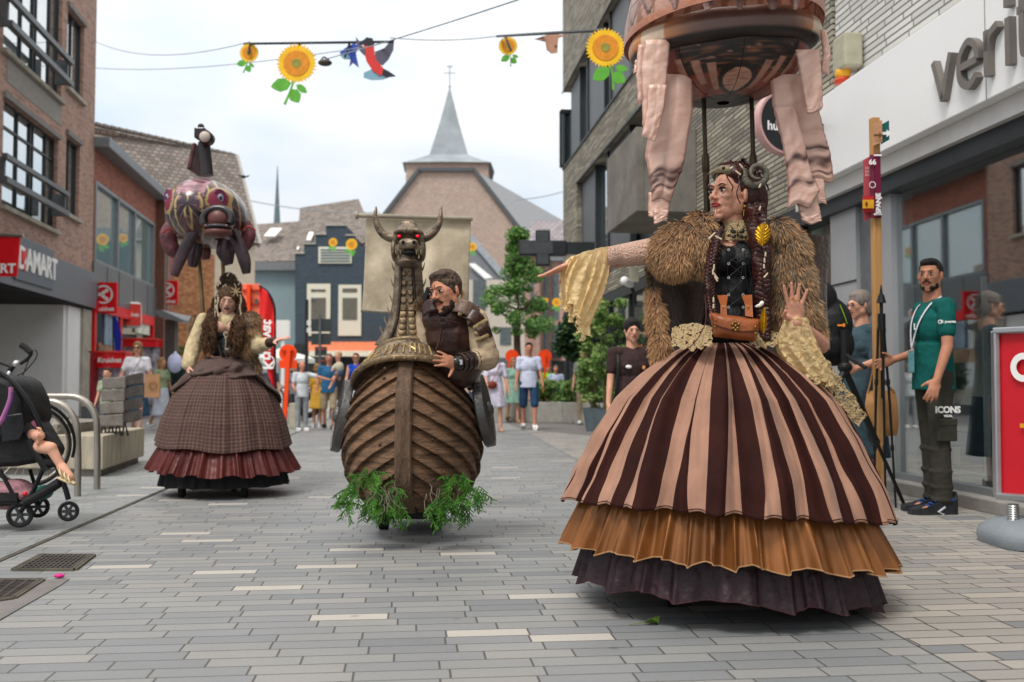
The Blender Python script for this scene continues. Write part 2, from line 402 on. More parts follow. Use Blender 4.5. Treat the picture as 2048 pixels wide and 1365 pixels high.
def grate(pts, nx, ny):
    c = [G(*p) for p in pts]; cen = sum(c, Vector())/4
    t = thing('drain_grate', 'rusty iron drain grate of %s bars set in the paving by the gutter' % ('crossed' if ny > 4 else 'straight'), 'drain grate', cen, 0, 'drain grates')
    mb = MB()
    L = lambda u, v: (c[0]*(1-u)+c[1]*u)*(1-v)+(c[3]*(1-u)+c[2]*u)*v
    z = Vector((0, 0, .008))
    for i in range(nx+1): mb.beam(L(i/nx, 0)+z, L(i/nx, 1)+z, .012, .01)
    for i in range(ny+1): mb.beam(L(0, i/ny)+z, L(1, i/ny)+z, .012, .009)
    mb.build('bars', grate_m, t)
    m2 = MB(); m2.add([q+Vector((0, 0, .0055)) for q in c], [(0, 1, 2, 3)]); m2.build('pit', mat('pit', '#2a2724', .9), t)
    m3 = MB()
    for i in range(4): m3.beam(c[i]+Vector((0, 0, .006)), c[(i+1) % 4]+Vector((0, 0, .006)), .03, .012)
    m3.build('frame', mat('rust_frame', '#5a5648', .8, var=.3), t)
grate([(28, 1142), (148, 1142), (186, 1113), (82, 1113)], 12, 8)
grate([(-80, 1216), (26, 1200), (84, 1163), (-16, 1163)], 4, 14)
# joint line of the channel
mb = MB(RS); mb.box(a-.035, -5, -.002, a+.0, 40, .005); struct(mb.build('channel', mat('channel', '#4b473f', .9, var=.3)))
# ---------------------------------------------------------------- building shells
def cells(mb, t0, t1, s0, s1, z0, z1, holes, mi=0):
    ss = sorted({s0, s1, *[h[0] for h in holes], *[h[1] for h in holes]}); zs = sorted({z0, z1, *[h[2] for h in holes], *[h[3] for h in holes]})
    ss = [s for s in ss if s0 <= s <= s1]; zs = [z for z in zs if z0 <= z <= z1]
    for a, b in zip(ss, ss[1:]):
        run = None
        for c, d in list(zip(zs, zs[1:]))+[(None, None)]:
            hit = c is None or any(h[0] < (a+b)/2 < h[1] and h[2] < (c+d)/2 < h[3] for h in holes)
            if hit:
                if run: mb.box(t0, a, run[0], t1, b, run[1], mi); run = None
            else: run = (run[0] if run else c, d)
def root(name, label, cat, th, t, s, group=None):
    return thing(name, label, cat, RZ(th) @ Vector((t, s, 0)), th, group)
# --- right: long grey brick building
R1 = root('brick_building', 'grey long-brick apartment building with grey panels and concrete balcony above the shops', 'building', TH, 4.2, 18)
t0 = 4.2
holes = [(14.6, 24.45, 3.25, 5.96), (9.9, 26.65, 6.77, 8.9), (9.9, 24, 10.3, 11.7), (9.3, 26.65, -.1, 2.85)]
mb = MB(RS); cells(mb, t0, t0+.45, 9.4, 26.65, 0, 11.8, holes); mb.build('wall', brickC, R1)
mb = MB(RS); mb.box(t0+.3, 9.9, 6.6, t0+.34, 26.4, 9); mb.box(t0+.3, 14.6, 3, t0+.34, 24.4, 6.1); mb.box(t0+.3, 9.9, 10.2, t0+.34, 24, 11.75); mb.box(t0+.32, 9.4, 0, 14, 9.5, 11.7); mb.box(t0+4, 9.4, 0, 14, 26.6, 11.7)
mb.build('inner_wall', panel_d, R1)
def pan(pxs, z0, z1, m, nm, tt, seam=False):
    for xa, xb in pxs:
        sb = TS(xa, 500, TH, tt)[0]; sa = TS(xb, 500, TH, tt)[0]
        mb = MB(RS); mb.box(tt, sa, z0, tt+.06, sb, z1)
        if seam:
            s = sa+.12
            while s < sb: mb.box(tt-.006, s, z0+.01, tt, s+.012, z1-.01); s += .15
        mb.build(nm, m, R1)
pan([(1143, 1161), (1177, 1210), (1223, 1262)], 6.78, 8.89, panel_g, 'panel', t0+.12)
pan([(1162, 1176), (1211, 1222), (1262, 1300)], 6.78, 8.89, gl_sky, 'window', t0+.2)
pan([(1160, 1192), (1218, 1262)], 3.26, 5.95, panel_g, 'panel', t0+.12)
pan([(1193, 1217), (1330, 1380)], 3.26, 5.95, gl_sky, 'window', t0+.2)
pan([(1175, 1215), (1235, 1290), (1292, 1330)], 10.31, 11.69, panel_g, 'panel', t0+.12)
pan([(1216, 1234)], 10.31, 11.69, gl_sky, 'window', t0+.2)
mb = MB(RS); mb.box(t0-.03, 9.5, 8.87, t0, 26.68, 8.9); mb.box(t0-.03, 9.9, 6.75, t0+.3, 26.68, 6.79); mb.box(t0-.03, 14.6, 5.93, t0+.002, 24.45, 5.96)
for px in (1192, 1217, 1262): s = TS(px, 500, TH, t0+.1)[0]; mb.box(t0+.08, s-.05, 3.26, t0+.2, s+.05, 5.95)
for px in (1161, 1176, 1210, 1222): s = TS(px, 300, TH, t0+.1)[0]; mb.box(t0+.08, s-.05, 6.78, t0+.2, s+.05, 8.89)
mb.build('trim', frame_d, R1)
# projecting glass bay on the far corner
mb = MB(RS); mb.box(t0-.02, 26.75, 6.9, t0+.6, 26.8, 8.35, 0); mb.box(t0-.05, 26.7, 6.85, t0+.6, 26.85, 6.9, 1); mb.box(t0-.05, 26.7, 8.35, t0+.6, 26.85, 8.45, 1); mb.box(t0-.08, 26.7, 6.85, t0-.02, 26.8, 8.4, 1)
mb.build('corner_window', [gl_sky, frame_d], R1)
# balcony
mb = MB(RS); mb.box(3.3, 14.1, 3.42, 3.42, 16.2, 4.66); mb.box(3.42, 14.1, 3.42, t0-.003, 14.25, 4.66); mb.box(3.42, 16.05, 3.42, t0-.003, 16.2, 4.66); mb.box(3.42, 14.25, 3.42, t0-.003, 16.05, 3.55)
mb.build('balcony', concrete_d, R1, bevel=.01)
# lower storey of it
mb = MB(RS)
mb.box(t0-.02, 9.95, 2.62, t0+.3, 26.6, 2.82)
for s in (10.4, 12.2, 14.0, 15.6, 17.3, 18.7, 20.6, 22.6, 24.6, 26.4): mb.box(t0+.02, s, 0, t0+.14, s+.09, 2.62)
mb.box(t0+.02, 10.4, .0, t0+.14, 26.4, .18); mb.box(t0+.02, 17.3, 1.9, t0+.12, 26.4, 1.97)
mb.build('shopfront_frame', frame_d, R1)
mb = MB(RS); mb.box(t0+.07, 12.2, .18, t0+.09, 26.4, 2.62); mb.build('shop_window', gl_dark, R1)
mb = MB(RS); mb.box(t0-.01, 15.4, 0, t0+.3, 16.35, 2.85); mb.build('pier', brickC, R1)
# entrance recess with pale column and warm lamps
mb = MB(RS); mb.box(t0+2.6, 9.6, 0, t0+2.7, 14, 2.8); mb.box(t0, 9.6, 2.8, t0+2.7, 14, 2.84); mb.build('recess', mat('recess_wall', '#8b8577', .8), R1)
mb = MB(RS); mb.lathe([(.13, 0), (.13, 2.8)], 20, c=(4.75, 10.95, 0)); mb.build('column', mat('mint_column', '#aec2b5', .5), R1, smooth=40)
lampm = mat('warm_lamp', '#ffb765', .5, emit=2.2, var=0)
for i, (x, y) in enumerate([(1640, 461), (1632, 498), (1640, 524)]):
    s, z = TS(x, y, TH, t0+2.4); mb = MB(RS); mb.box(t0+2.35, s-.22, z-.03, t0+2.5, s+.22, z+.02); mb.build('lamp', lampm, R1)
mb = MB(RS); s, z = TS(1643, 610, TH, t0+1.2); mb.box(t0+1.2, s-.12, z-.17, t0+1.23, s+.12, z+.17); mb.build('notice', mat('yellow', '#e2b321', .5), R1)
# --- right: veritas shop
R2 = root('shop_building', 'white-brick shop with broad white sign fascia and large glass front reflecting the street', 'building', TH, 4.2, 6)
mb = MB(RS); mb.box(t0+.02, -6, 3.6, t0+.4, 9.37, 9); mb.build('wall', brickW, R2)
tf = 3.9
mb = MB(RS); mb.box(tf, -6, 2.83, t0+.1, 9.75, 3.63); mb.box(tf+.02, 5.98, 2.82, tf+.3, 6.0, 3.63)
mb.build('fascia', white_g, R2, bevel=.008)
mb = MB(RS); mb.box(4.0, -6, 2.69, 4.35, 9.9, 2.828); mb.build('fascia_base', mat('white_base', '#c9c8c6', .5, var=.04), R2)
mb = MB(RS); mb.box(tf-.004, 6.3, 2.83, tf, 6.306, 3.63); mb.build('seam', mat('seam', '#8f8f8f', .6), R2)
mb = MB(RS); mb.box(4.06, -6, 2.55, 4.3, 9.9, 2.69); mb.build('soffit', panel_d, R2)
# step, threshold, glass, interior
mb = MB(RS); mb.box(4.03, -6, 0, 7.5, 9.9, .1); mb.build('step', mat('step_stone', '#8d8984', .7, var=.1, bump=.2), R2, bevel=.01)
mb = MB(RS)
mb.box(4.16, -6, .1, 4.26, 9.1, .155, 0)
mb.build('glass_rail', frame_g, R2)
mb = MB(RS); mb.box(4.2, -6, .155, 4.212, 9.02, 2.55); mb.build('shop_window', gl_shop, R2)
s9a = TS(1665, 500, TH, 4.15)[0]; s9b = TS(1720, 500, TH, 4.15)[0]; s9c = TS(1745, 500, TH, 4.15)[0]
mb = MB(RS); mb.box(4.13, s9b+.04, .1, 4.5, s9a, 2.68, 0); mb.box(4.17, s9c, .1, 4.5, s9b+.04, 2.68, 1); mb.box(4.15, s9c-.35, .1, 4.35, s9c, 2.68, 0)
mb.box(4.12, s9b+.04, 1.86, 4.131, s9a-.01, 1.875, 2)
mb.build('metal_panel', [mat('steel_panel', '#a9abad', .4, metal=.35, var=.04, vs=1.5), mat('panel_mid', '#6d7073', .5, metal=.3), frame_d], R2)
mb = MB(RS); mb.box(7.5, -6, 0, 7.6, 9.9, 2.7, 0); mb.box(4.3, 9.75, 0, 7.5, 9.85, 2.7, 0); mb.box(4.3, -6, 2.62, 7.5, 9.8, 2.66, 0)
mb.build('interior', mat('shop_interior', '#6e6055', .9, var=.3, vs=1.5), R2)
mb = MB(RS)
for s, w, m_ in ((8.3, .5, 0), (7.5, .7, 1), (4.9, .9, 0), (3.6, .5, 1), (6.9, .4, 2)):
    mb.box(6.1, s, .1, 6.9, s+w, 1.2+.5*w, m_)
mb.build('display', [mat('disp_a', '#6e4b36', .8, var=.3), mat('disp_b', '#9a9088', .8, var=.3), mat('disp_c', '#a03a34', .7, var=.3)], R2)
# letters on the fascia: plane faces -t
def onR(tt, s, z): return RS @ T(tt, s, z) @ RZ(-pi/2) @ RX(pi/2)
letm = mat('sign_letter', '#77716b', .4, metal=.35, var=.05)
sv, zv = TS(1893, 135, TH, tf-.03); se, ze = TS(2030, 60, TH, tf-.03)
def stroke_letters(spec, sbase, zbase, hx, w, pitch):
    out = []; x = 0
    for ch in spec:
        mb = MB(onR(tf, sbase, zbase)); P2 = lambda pts: [(x+a*hx, b*hx, .03) for a, b in pts]
        def st(pts):
            pts = P2(pts)
            for p, q in zip(pts, pts[1:]): mb.beam(p, q, .05, w, up=(0, 0, 1)); 
        def st2(pts, k=8):
            pp = smooth_path(P2(pts), k); rings = []
            for i, p in enumerate(pp):
                d = (pp[min(i+1, len(pp)-1)]-pp[max(i-1, 0)]).normalized(); n = Vector((-d.y, d.x, 0))*w/2
                rings.append([p+n+V(0, 0, .022), p-n+V(0, 0, .022), p-n-V(0, 0, .03), p+n-V(0, 0, .03)])
            mb.loft(rings)
        if ch == 'v': st2([(0, 1), (.2, .5), (.38, 0)], 2); st2([(.38, 0), (.56, .5), (.76, 1)], 2); adv = .76
        elif ch == 'e': st2([(.08, .5), (.72, .5)], 2); st2([(.72, .5), (.68, .8), (.38, 1.0), (.08, .8), (.0, .5), (.08, .18), (.38, 0), (.68, .16)]); adv = .74
        elif ch == 'r': st2([(0, 0), (0, 1)], 2); st2([(0, .55), (.1, .85), (.42, 1)]); adv = .44
        elif ch == 'i': st2([(0, 0), (0, 1)], 2); mb.boxc(P2([(0, 1.32)])[0], (w*1.1, w*1.1, .05)); adv = 0
        elif ch == 't': st2([(.15, 1.35), (.15, .25), (.25, .05), (.5, 0)]); st2([(0, 1), (.45, 1)], 2); adv = .5
        elif ch == 'a': st2([(.7, 0), (.7, 1)], 2); st2([(.7, .3), (.4, 0), (.05, .3), (.05, .7), (.4, 1), (.7, .7)]); adv = .72
        elif ch == 's': st2([(.55, .85), (.3, 1), (.05, .75), (.3, .5), (.55, .25), (.3, 0), (0, .15)]); adv = .55
        mb.build('letter', letm, R2, smooth=30); x += adv*hx+pitch
# local x of the lettering runs towards the camera (decreasing s)
sv0, zt = TS(1873, 94, TH, tf); _, zb = TS(1890, 204, TH, tf); hv = .31
stroke_letters('veritas', sv0-.03, TS(1892, 203, TH, tf)[1], hv, .05, .105)
# alarm box on the white wall
ab = root('alarm_box', 'beige alarm box with yellow and red lamp on the white brick wall above the fascia', 'alarm box', TH, 4.2, 9)
s, z = TS(1693, 120, TH, 4.1); mb = MB(RS); mb.box(4.02, s-.14, z-.1, 4.2, s+.14, z+.22); mb.build('housing', mat('beige_box', '#a8a48e', .6), ab, bevel=.02)
mb = MB(RS); mb.ell((4.08, s+.04, z-.12), (.07, .09, .08)); mb.build('lamp', mat('lamp_yellow', '#e8a62a', .3), ab, smooth=60)
mb = MB(RS); mb.ell((4.08, s+.05, z-.19), (.08, .1, .04)); mb.build('lamp_base', mat('lamp_red', '#c8452b', .3), ab, smooth=60)
# round blade sign
bs = P(1567, 247, 9.2); t = thing('round_sign', 'round black shop sign with pink rim and white letters hung out from the facade', 'sign', bs)
mb = MB(face(bs, radians(20))); mb.lathe([(.30, -.05), (.30, .05)], 40); mb.build('rim', mat('pink_rim', '#c59a98', .4), t, smooth=40)
mb = MB(face(bs, radians(20))); mb.lathe([(.275, .05), (.275, .058)], 40); mb.build('disc', mat('sign_black', '#1b1d22', .4), t, smooth=40)
text('lettering', 'g', .27, face(bs, radians(20)) @ T(-.06, .09, .06), white, t, bold=.03)
text('lettering', 'hun', .12, face(bs, radians(20)) @ T(-.22, -.055, .06), white, t, bold=.02, align='LEFT')
mb = MB(); mb.beam(bs, bs+V(.75, .25, 0), .05, .05); mb.build('bracket', frame_d, t)
# pharmacy cross, unlit
cp = P(1085, 497, 21.0); t = thing('pharmacy_cross', 'unlit black pharmacy cross sticking out from the brick corner', 'sign', cp)
u = 21/F; mb = MB(face(cp, 0))
mb.box(-48*u, -15*u, -.1, 48*u, 15*u, .1); mb.box(-14*u, 15*u, -.1, 15*u, 36*u, .1); mb.box(-14*u, -36*u, -.1, 15*u, -15*u, .1)
mb.build('cross_box', mat('cross_black', '#26282a', .5), t, bevel=.02)
mb = MB(face(cp, 0)); mb.box(-45*u, -12*u, .1, 20*u, 12*u, .11); mb.box(-11*u, 12.5*u, .1, 12*u, 33*u, .11); mb.box(-11*u, -33*u, .1, 12*u, -12.5*u, .11)
mb.build('cross_face', mat('cross_face', '#45484a', .35), t)
mb = MB(face(cp, 0)); mb.box(48*u, -12*u, -.06, 1.1, 12*u, .06); mb.build('bracket', frame_d, t)
# wall camera
q = P(1257, 560, 16.0); t = thing('security_camera', 'white wall camera with beige junction box on the brick pier', 'camera', q)
mb = MB(); mb.boxc(P(1268, 550, 16.05), (.14, .1, .24)); mb.build('junction_box', mat('beige_box'), t)
mb = MB(); mb.cap(P(1262, 570, 15.9), P(1249, 562, 15.7), .05, .07); mb.build('body', white, t, smooth=50)
mb = MB(); mb.tube([P(1262, 575, 16), P(1270, 590, 15.9), P(1270, 610, 15.9)], .03); mb.build('cable', black, t)

# ---------------------------------------------------------------- left buildings
RL = RZ(THL); tl = -7.29
def sl_(px): return TS(px, 700, THL, tl)[0]
s18 = sl_(181); sm5 = TS(-330, 700, THL, tl)[0]
L1 = root('brick_building', 'pink-brown brick building with dark framed windows and grey shop fascia, at the left edge', 'building', THL, tl, 24)
def rect(x0, x1, ya, yb, tt=tl):
    """opening: left px, right px, and top / bottom y measured at the left px"""
    sa, za = TS(x0, ya, THL, tt); _, zb = TS(x0, yb, THL, tt); sb = TS(x1, 500, THL, tt)[0]
    return [sa, sb, zb, za]
wins = [rect(8, 112, 196, 412), rect(14, 116, -240, 104), rect(133, 156, 270, 427), rect(136, 160, 14, 176)]
zf0 = TS(180, 617, THL, tl)[1]; zf1 = TS(180, 546, THL, tl)[1]
far = [rect(-330, -40, 20, 210), ]
mb = MB(RL); cells(mb, tl-.4, tl, sm5, s18, zf1, 12.5, wins); mb.build('wall', brickA, L1)
mb = MB(RL); mb.box(tl-9, s18-.3, 0, tl-.4, s18, 12.5); mb.box(tl-9, sm5, zf0, tl-8.6, s18-.3, 12.5); mb.build('side_wall', brickA, L1)
def window(w, cols, rows, par, depth=.14, bar=.05, gm=gl_sky, sill=True, fm=frame_d, t=tl):
    s0, s1, z0, z1 = w
    fr = MB(RL); T0 = t-depth
    for k in range(len(cols)): c = s0+(s1-s0)*cols[k]; fr.box(T0-.05, c-bar/2, z0, T0+.04, c+bar/2, z1)
    for k in rows: c = z0+(z1-z0)*k; fr.box(T0-.045, s0, c-bar/2, T0+.035, s1, c+bar/2)
    fr.box(T0-.05, s0, z0, T0+.05, s0+bar, z1); fr.box(T0-.05, s1-bar, z0, T0+.05, s1, z1); fr.box(T0-.05, s0, z0, T0+.05, s1, z0+bar); fr.box(T0-.05, s0, z1-bar, T0+.05, s1, z1)
    f = fr.build('window', fm, par)
    g = MB(RL); g.box(T0-.02, s0+.01, z0+.01, T0, s1-.01, z1-.01); g.build('pane', gm, f)
    if sill:
        sb = MB(RL); sb.box(t-.1, s0-.1, z0-.09, t+.1, s1+.08, z0-.002); sb.build('sill', concrete, f)
window(wins[0], [.03, .32, .55, .6, .85], [.77], L1); window(wins[1], [.03, .35, .55, .6, .85], [.2], L1)
window(wins[2], [.5], [], L1); window(wins[3], [.5], [], L1)
# lintels and concrete panel between the storeys
mb = MB(RL)
a = rect(14, 120, 104, 180); mb.box(tl-.05, a[0], TS(14, 176, THL, tl)[1]+.12, tl+.012, a[1]-.15, wins[1][2]-.1)
mb.build('spandrel', mat('spandrel', '#8d8883', .8, var=.06), L1)
for w in wins: mb = MB(RL); mb.box(tl-.2, w[0]-.06, w[3]+.002, tl+.07, w[1]+.05, w[3]+.12); mb.build('lintel', mat('lintel', '#7b7672', .7), L1)
mb = MB(RL); tr = tl+.35
for ya, yb, xa, xb in ((306, 316, 9, 134), (352, 364, 9, 134), (-12, 0, 20, 137), (40, 52, 20, 137)):
    sa, za = TS(xa, ya, THL, tr); sb, _ = TS(xb, 500, THL, tr); _, zb = TS(xa, yb, THL, tr)
    mb = MB(RL); mb.box(tr-.05, sa, zb, tr+.05, sb, za); mb.build('balcony_rail', mat('rail_grey', '#5c5f61', .4, metal=.5), L1)
for xa in (12, 134):
    sa = TS(xa, 500, THL, tr)[0]
    for zz in ((TS(9, 364, THL, tr)[1], TS(9, 306, THL, tr)[1]), (TS(20, 52, THL, tr)[1], TS(20, -12, THL, tr)[1])): mb = MB(RL); mb.box(tl+.02, sa-.04, zz[0], tr-.05, sa+.04, zz[1]-.04); mb.build('rail_bracket', MC['rail_grey'], L1)
# fascia, canopy underside, recess
fas = mat('fascia_grey', '#6b7178', .35, metal=.3, var=.03, vs=1)
mb = MB(RL); mb.box(tl-.4, sm5, zf0, tl+.12, s18+.02, zf1-.004); mb.build('fascia', fas, L1, bevel=.01)
mb = MB(RL); mb.box(tl-8.5, sm5, zf0-.05, tl+.05, s18-.01, zf0-.003); mb.build('soffit', mat('soffit_black', '#1d1c1c', .8), L1)
mb = MB(RL); mb.box(tl-2.6, sm5, 0, tl-2.4, s18-2.1, zf0-.06, 0); mb.box(tl-2.55, s18-2.0, 0, tl-.1, s18-1.8, zf0-.06, 0); mb.build('recess_wall', white_p, L1)
mb = MB(RL); mb.box(tl-.5, s18-.75, 0, tl+.02, s18-.02, zf0-.055, 0); mb.box(tl-.55, s18-1.8, 0, tl-.05, s18-.75, zf0-.06, 1); mb.build('pillar', [concrete, white_p], L1)
mb = MB(RL); mb.box(tl-2.6, sm5, 0, tl+.1, s18, .12); mb.build('plinth', concrete_d, L1)
zs = (zf0+zf1)/2; sp0 = TS(36, 500, THL, tl+.2)[0]; sp1 = TS(112, 500, THL, tl+.2)[0]
mb = MB(RL); mb.box(tl+.12, sp0, zf0+.14, tl+.17, sp1, zf1+.12); mb.build('sign_panel', mat('sign_panel', '#59646e', .35, var=.03), L1, bevel=.01)
def onL(tt, s, z): return RL @ T(tt, s, z) @ RZ(pi/2) @ RX(pi/2)
text('sign_letters', 'DAMART', .66, onL(tl+.175, (sp0+sp1)/2+.12, zs+.12), white, L1, ext=.02, bold=.02, sx=.92)
mb = MB(onL(tl+.18, sp0+.42, zs+.2)); mb.ell((0, 0, 0), (.14, .2, .02), RZ(-.5)); mb.ell((.02, -.22, 0), (.1, .1, .02)); mb.build('emblem', red, L1, smooth=60)
s, z = TS(118, 726, THL, tl-2.4); mb = MB(RL); mb.box(tl-2.4, s-.45, z-.2, tl-2.2, s+.4, z+.25); mb.box(tl-2.39, s-.48, z+.25, tl-2.16, s+.43, z+.3); mb.build('mailbox', mat('mail_grey', '#6f7072', .5), L1, bevel=.02)
s, z = TS(32, 627, THL, tl-2.4); mb = MB(RL); mb.box(tl-2.41, s-.25, z-.18, tl-2.36, s+.25, z+.2, 0); mb.box(tl-2.36, s-.15, z-.1, tl-2.35, s+.15, z+.1, 1); mb.build('plaque', [mat('plaque', '#3b2d22', .5), mat('plaque2', '#a07d45', .5)], L1)
mb = MB(RL); s, z = TS(103, 620, THL, tl-2.4)
for k in (0, .3): mb.box(tl-2.4, s-.1, z-k, tl-2.3, s+.1, z-k+.17)
mb.build('wall_lamp', black, L1)
# red banner at the left edge
sa, za = TS(6, 470, THL, tl+.25); q = P(6, 510, 22.5)
t = thing('hanging_banner', 'red blade banner with white letters ART at the left edge of the brick building', 'sign', q)
Y = 19.0; mb = MB(); A = [P(-150, 466, Y), P(40, 472, Y), P(33, 553, Y), P(-150, 553, Y)]
mb.add(A+[p+V(0, .04, 0) for p in A], [(0, 3, 2, 1), (4, 5, 6, 7), (0, 1, 5, 4), (1, 2, 6, 5), (2, 3, 7, 6), (3, 0, 4, 7)]); mb.build('cloth', red, t)
text('lettering', 'DAMART', .25, face(P(-22, 538, Y-.02)), white, t, bold=.03)
mb = MB(); mb.tube([P(-160, 464, Y), P(47, 472, Y)], .04); mb.build('rod', steel, t)

# --- left 2: red brick shop building
s34 = TS(345, 700, THL, tl)[0]; zg = TS(182, 238, THL, tl+.4)[1]
L2 = root('brick_building', 'red-orange brick building with grey gutter and tall teal windows above the red-framed shop', 'building', THL, tl, 32)
big = rect(186, 304, 357, 522); nar = rect(316, 332, 460, 560)
z2 = TS(186, 602, THL, tl)[1]
win2 = [[s18+.15, sl_(305), big[2], big[3]], [sl_(313), sl_(334), big[2]-.6, big[3]-.5]]
mb = MB(RL); cells(mb, tl-.35, tl, s18+.003, s34, big[2]-.75, zg-.05, win2); mb.build('wall', brickB, L2)
mb = MB(RL); mb.box(tl-8, s34-.35, 0, tl-.35, s34, zg-.05); mb.box(tl-8, s18+.003, zg-.4, tl-.36, s34-.36, zg-.1); mb.build('side_wall', brickB, L2)
mb = MB(RL)
s0, s1, z0, z1 = win2[0]
for px in (186, 232, 266, 304): s = sl_(px); mb.box(tl-.12, s-.06, z0, tl+.02, s+.06, z1)
mb.box(tl-.12, s0, z1-.09, tl+.02, s1, z1); mb.box(tl-.12, s0, z0, tl+.02, s1, z0+.08)
f = mb.build('window', frame_g, L2)
mb = MB(RL); mb.box(tl-.1, s0, z0, tl-.08, s1, z1); mb.build('pane', gl_teal, f)
s0, s1, z0, z1 = win2[1]
mb = MB(RL); mb.box(tl-.12, s0, z1-.1, tl+.02, s1, z1); mb.box(tl-.12, s0, z0, tl+.02, s0+.1, z1); mb.box(tl-.12, s1-.1, z0, tl+.02, s1, z1)
for k in range(9): mb.box(tl-.07, s0, z0+1.7+k*.14, tl-.02, s1, z0+1.78+k*.14)
f = mb.build('window', frame_g, L2); mb = MB(RL); mb.box(tl-.1, s0, z0, tl-.08, s1, z1); mb.build('pane', gl_teal, f)
mb = MB(RL); mb.box(tl-.4, s18-.05, zg-.28, tl+.4, s34+.2, zg); mb.build('gutter', zinc, L2, bevel=.02)
mb = MB(RL); zq = big[2]-.75
mb.box(tl-.3, s18+.01, 3.15, tl+.05, sl_(318), big[2]-.003, 0)
for px in (208, 232, 262, 290): s = sl_(px); mb.box(tl+.05, s-.01, 3.16, tl+.06, s+.01, big[2]-.01, 1)
mb.build('cladding', [mat('clad_grey', '#6e7276', .35, metal=.4, var=.04, vs=.6), frame_d], L2)
sA, sB = sl_(186), sl_(303)
mb = MB(RL)
mb.box(tl-.1, sA, 2.85, tl+.08, sB, 3.14)
for px in (186, 238, 303): s = sl_(px); mb.box(tl-.1, s-.1, 0, tl+.06, s+.1, 2.85)
mb.build('shopfront_frame', red, L2)
mb = MB(RL); mb.box(tl-.06, sA+.1, .3, tl-.04, sB, 2.84); mb.build('shop_window', gl_dark, L2)
mb = MB(RL); mb.box(tl-.05, sA+.1, 0, tl+.02, sB, .3); mb.box(tl-.06, sB+.2, 0, tl+.02, s34, 3.1, 0); mb.build('shopfront_base', mat('base_grey', '#5d6163', .6), L2)
mb = MB(RL); s = sl_(311); mb.box(tl+.0, s-.22, 0, tl+.3, s+.12, zg-.3); mb.build('pillar', mat('brown_post', '#6b4a3c', .6, var=.15), L2)
# posters in the shop window
for x0, x1, y0, y1, c in ((212, 236, 610, 690, '#7e94a8'), (272, 300, 630, 665, '#c9cbbb'), (240, 262, 668, 715, '#23252b'), (200, 236, 690, 720, '#93795e')):
    sa, za = TS(x0, y0, THL, tl+.02); sb, _ = TS(x1, y1, THL, tl+.02); zb = TS(x0, y1, THL, tl+.02)[1]
    mb = MB(RL); mb.box(tl-.03, sa, zb, tl+.01, sb, za); mb.build('poster', mat('poster'+c, c, .6, var=.25, vs=2), L2)
# blade signs with ring and dots
def blade(cx, cy, w, hgt, Y, lab):
    q = P(cx, cy, Y); u = Y/F; M = face(q); t = thing('blade_sign', lab, 'sign', q, 0, 'red square blade signs')
    mb = MB(M); mb.box(-w*u/2, -hgt*u/2, -.06, w*u/2, hgt*u/2, .06); mb.build('box', red, t, bevel=.02)
    r = w*u*.36; mb = MB(M @ T(0, hgt*u*.1, .065)); n = 40
    mb.grid(lambda a, b: ((r*(.82+.18*b))*cos(2*pi*a), (r*(.82+.18*b))*sin(2*pi*a), .006), n, 1, True)
    for dx, dy in ((.32, .42), (0, .2), (-.38, 0), (0, -.22), (.32, -.46)): mb.lathe([(r*.2, 0), (r*.2, .008)], 14, c=(dx*r, dy*r, 0))
    mb.build('emblem', white, t)
    text('lettering', 'Kruidvat', w*u*.235, M @ T(0, -hgt*u*.37, .063), white, t, ext=.003, bold=.03)
    mb = MB(M); mb.box(-w*u/2-.5, hgt*u*.2, -.03, -w*u/2, hgt*u*.26, .03); mb.build('bracket', steel, t)
blade(209, 596, 52, 62, 26.5, 'large red square shop sign with white ring, on the corner by the grey fascia')
blade(335, 586, 42, 48, 34.5, 'smaller red square shop sign with white ring, farther along beside the fish balloon')
q = P(255, 630, 30.0); M = face(q, radians(38)) ; t = thing('light_box', 'rounded red and white shop light box above the shop door', 'sign', q)
mb = MB(M); mb.box(-.42, -.4, -.12, .42, .4, .12); mb.build('box', white, t, bevel=.12)
mb = MB(M); mb.box(-.36, -.33, .12, .36, .33, .128); mb.build('panel', redl, t)
text('lettering', 'Kruidvat', .17, M @ T(0, 0, .135), white, t, bold=.03)
# porch roof on posts
q = G(345, 836); t = thing('porch_roof', 'grey curved porch roof on a steel post before the brown brick wall', 'canopy', q)
Y = q.y; mb = MB(); A = [P(307, 622, Y), P(322, 620, Y), P(366, 640, Y), P(364, 646, Y), P(318, 634, Y)]
mb.loft([[p for p in A], [p+V(0, 4, 0) for p in A]]); mb.build('roof', zinc, t)
mb = MB(); mb.beam(P(343, 640, Y+.5), P(343, 840, Y+.5), .28, .28); mb.beam(P(334, 640, Y+2), P(334, 838, Y+2), .1, .1); mb.build('post', mat('post_grey', '#54504c', .6), t)

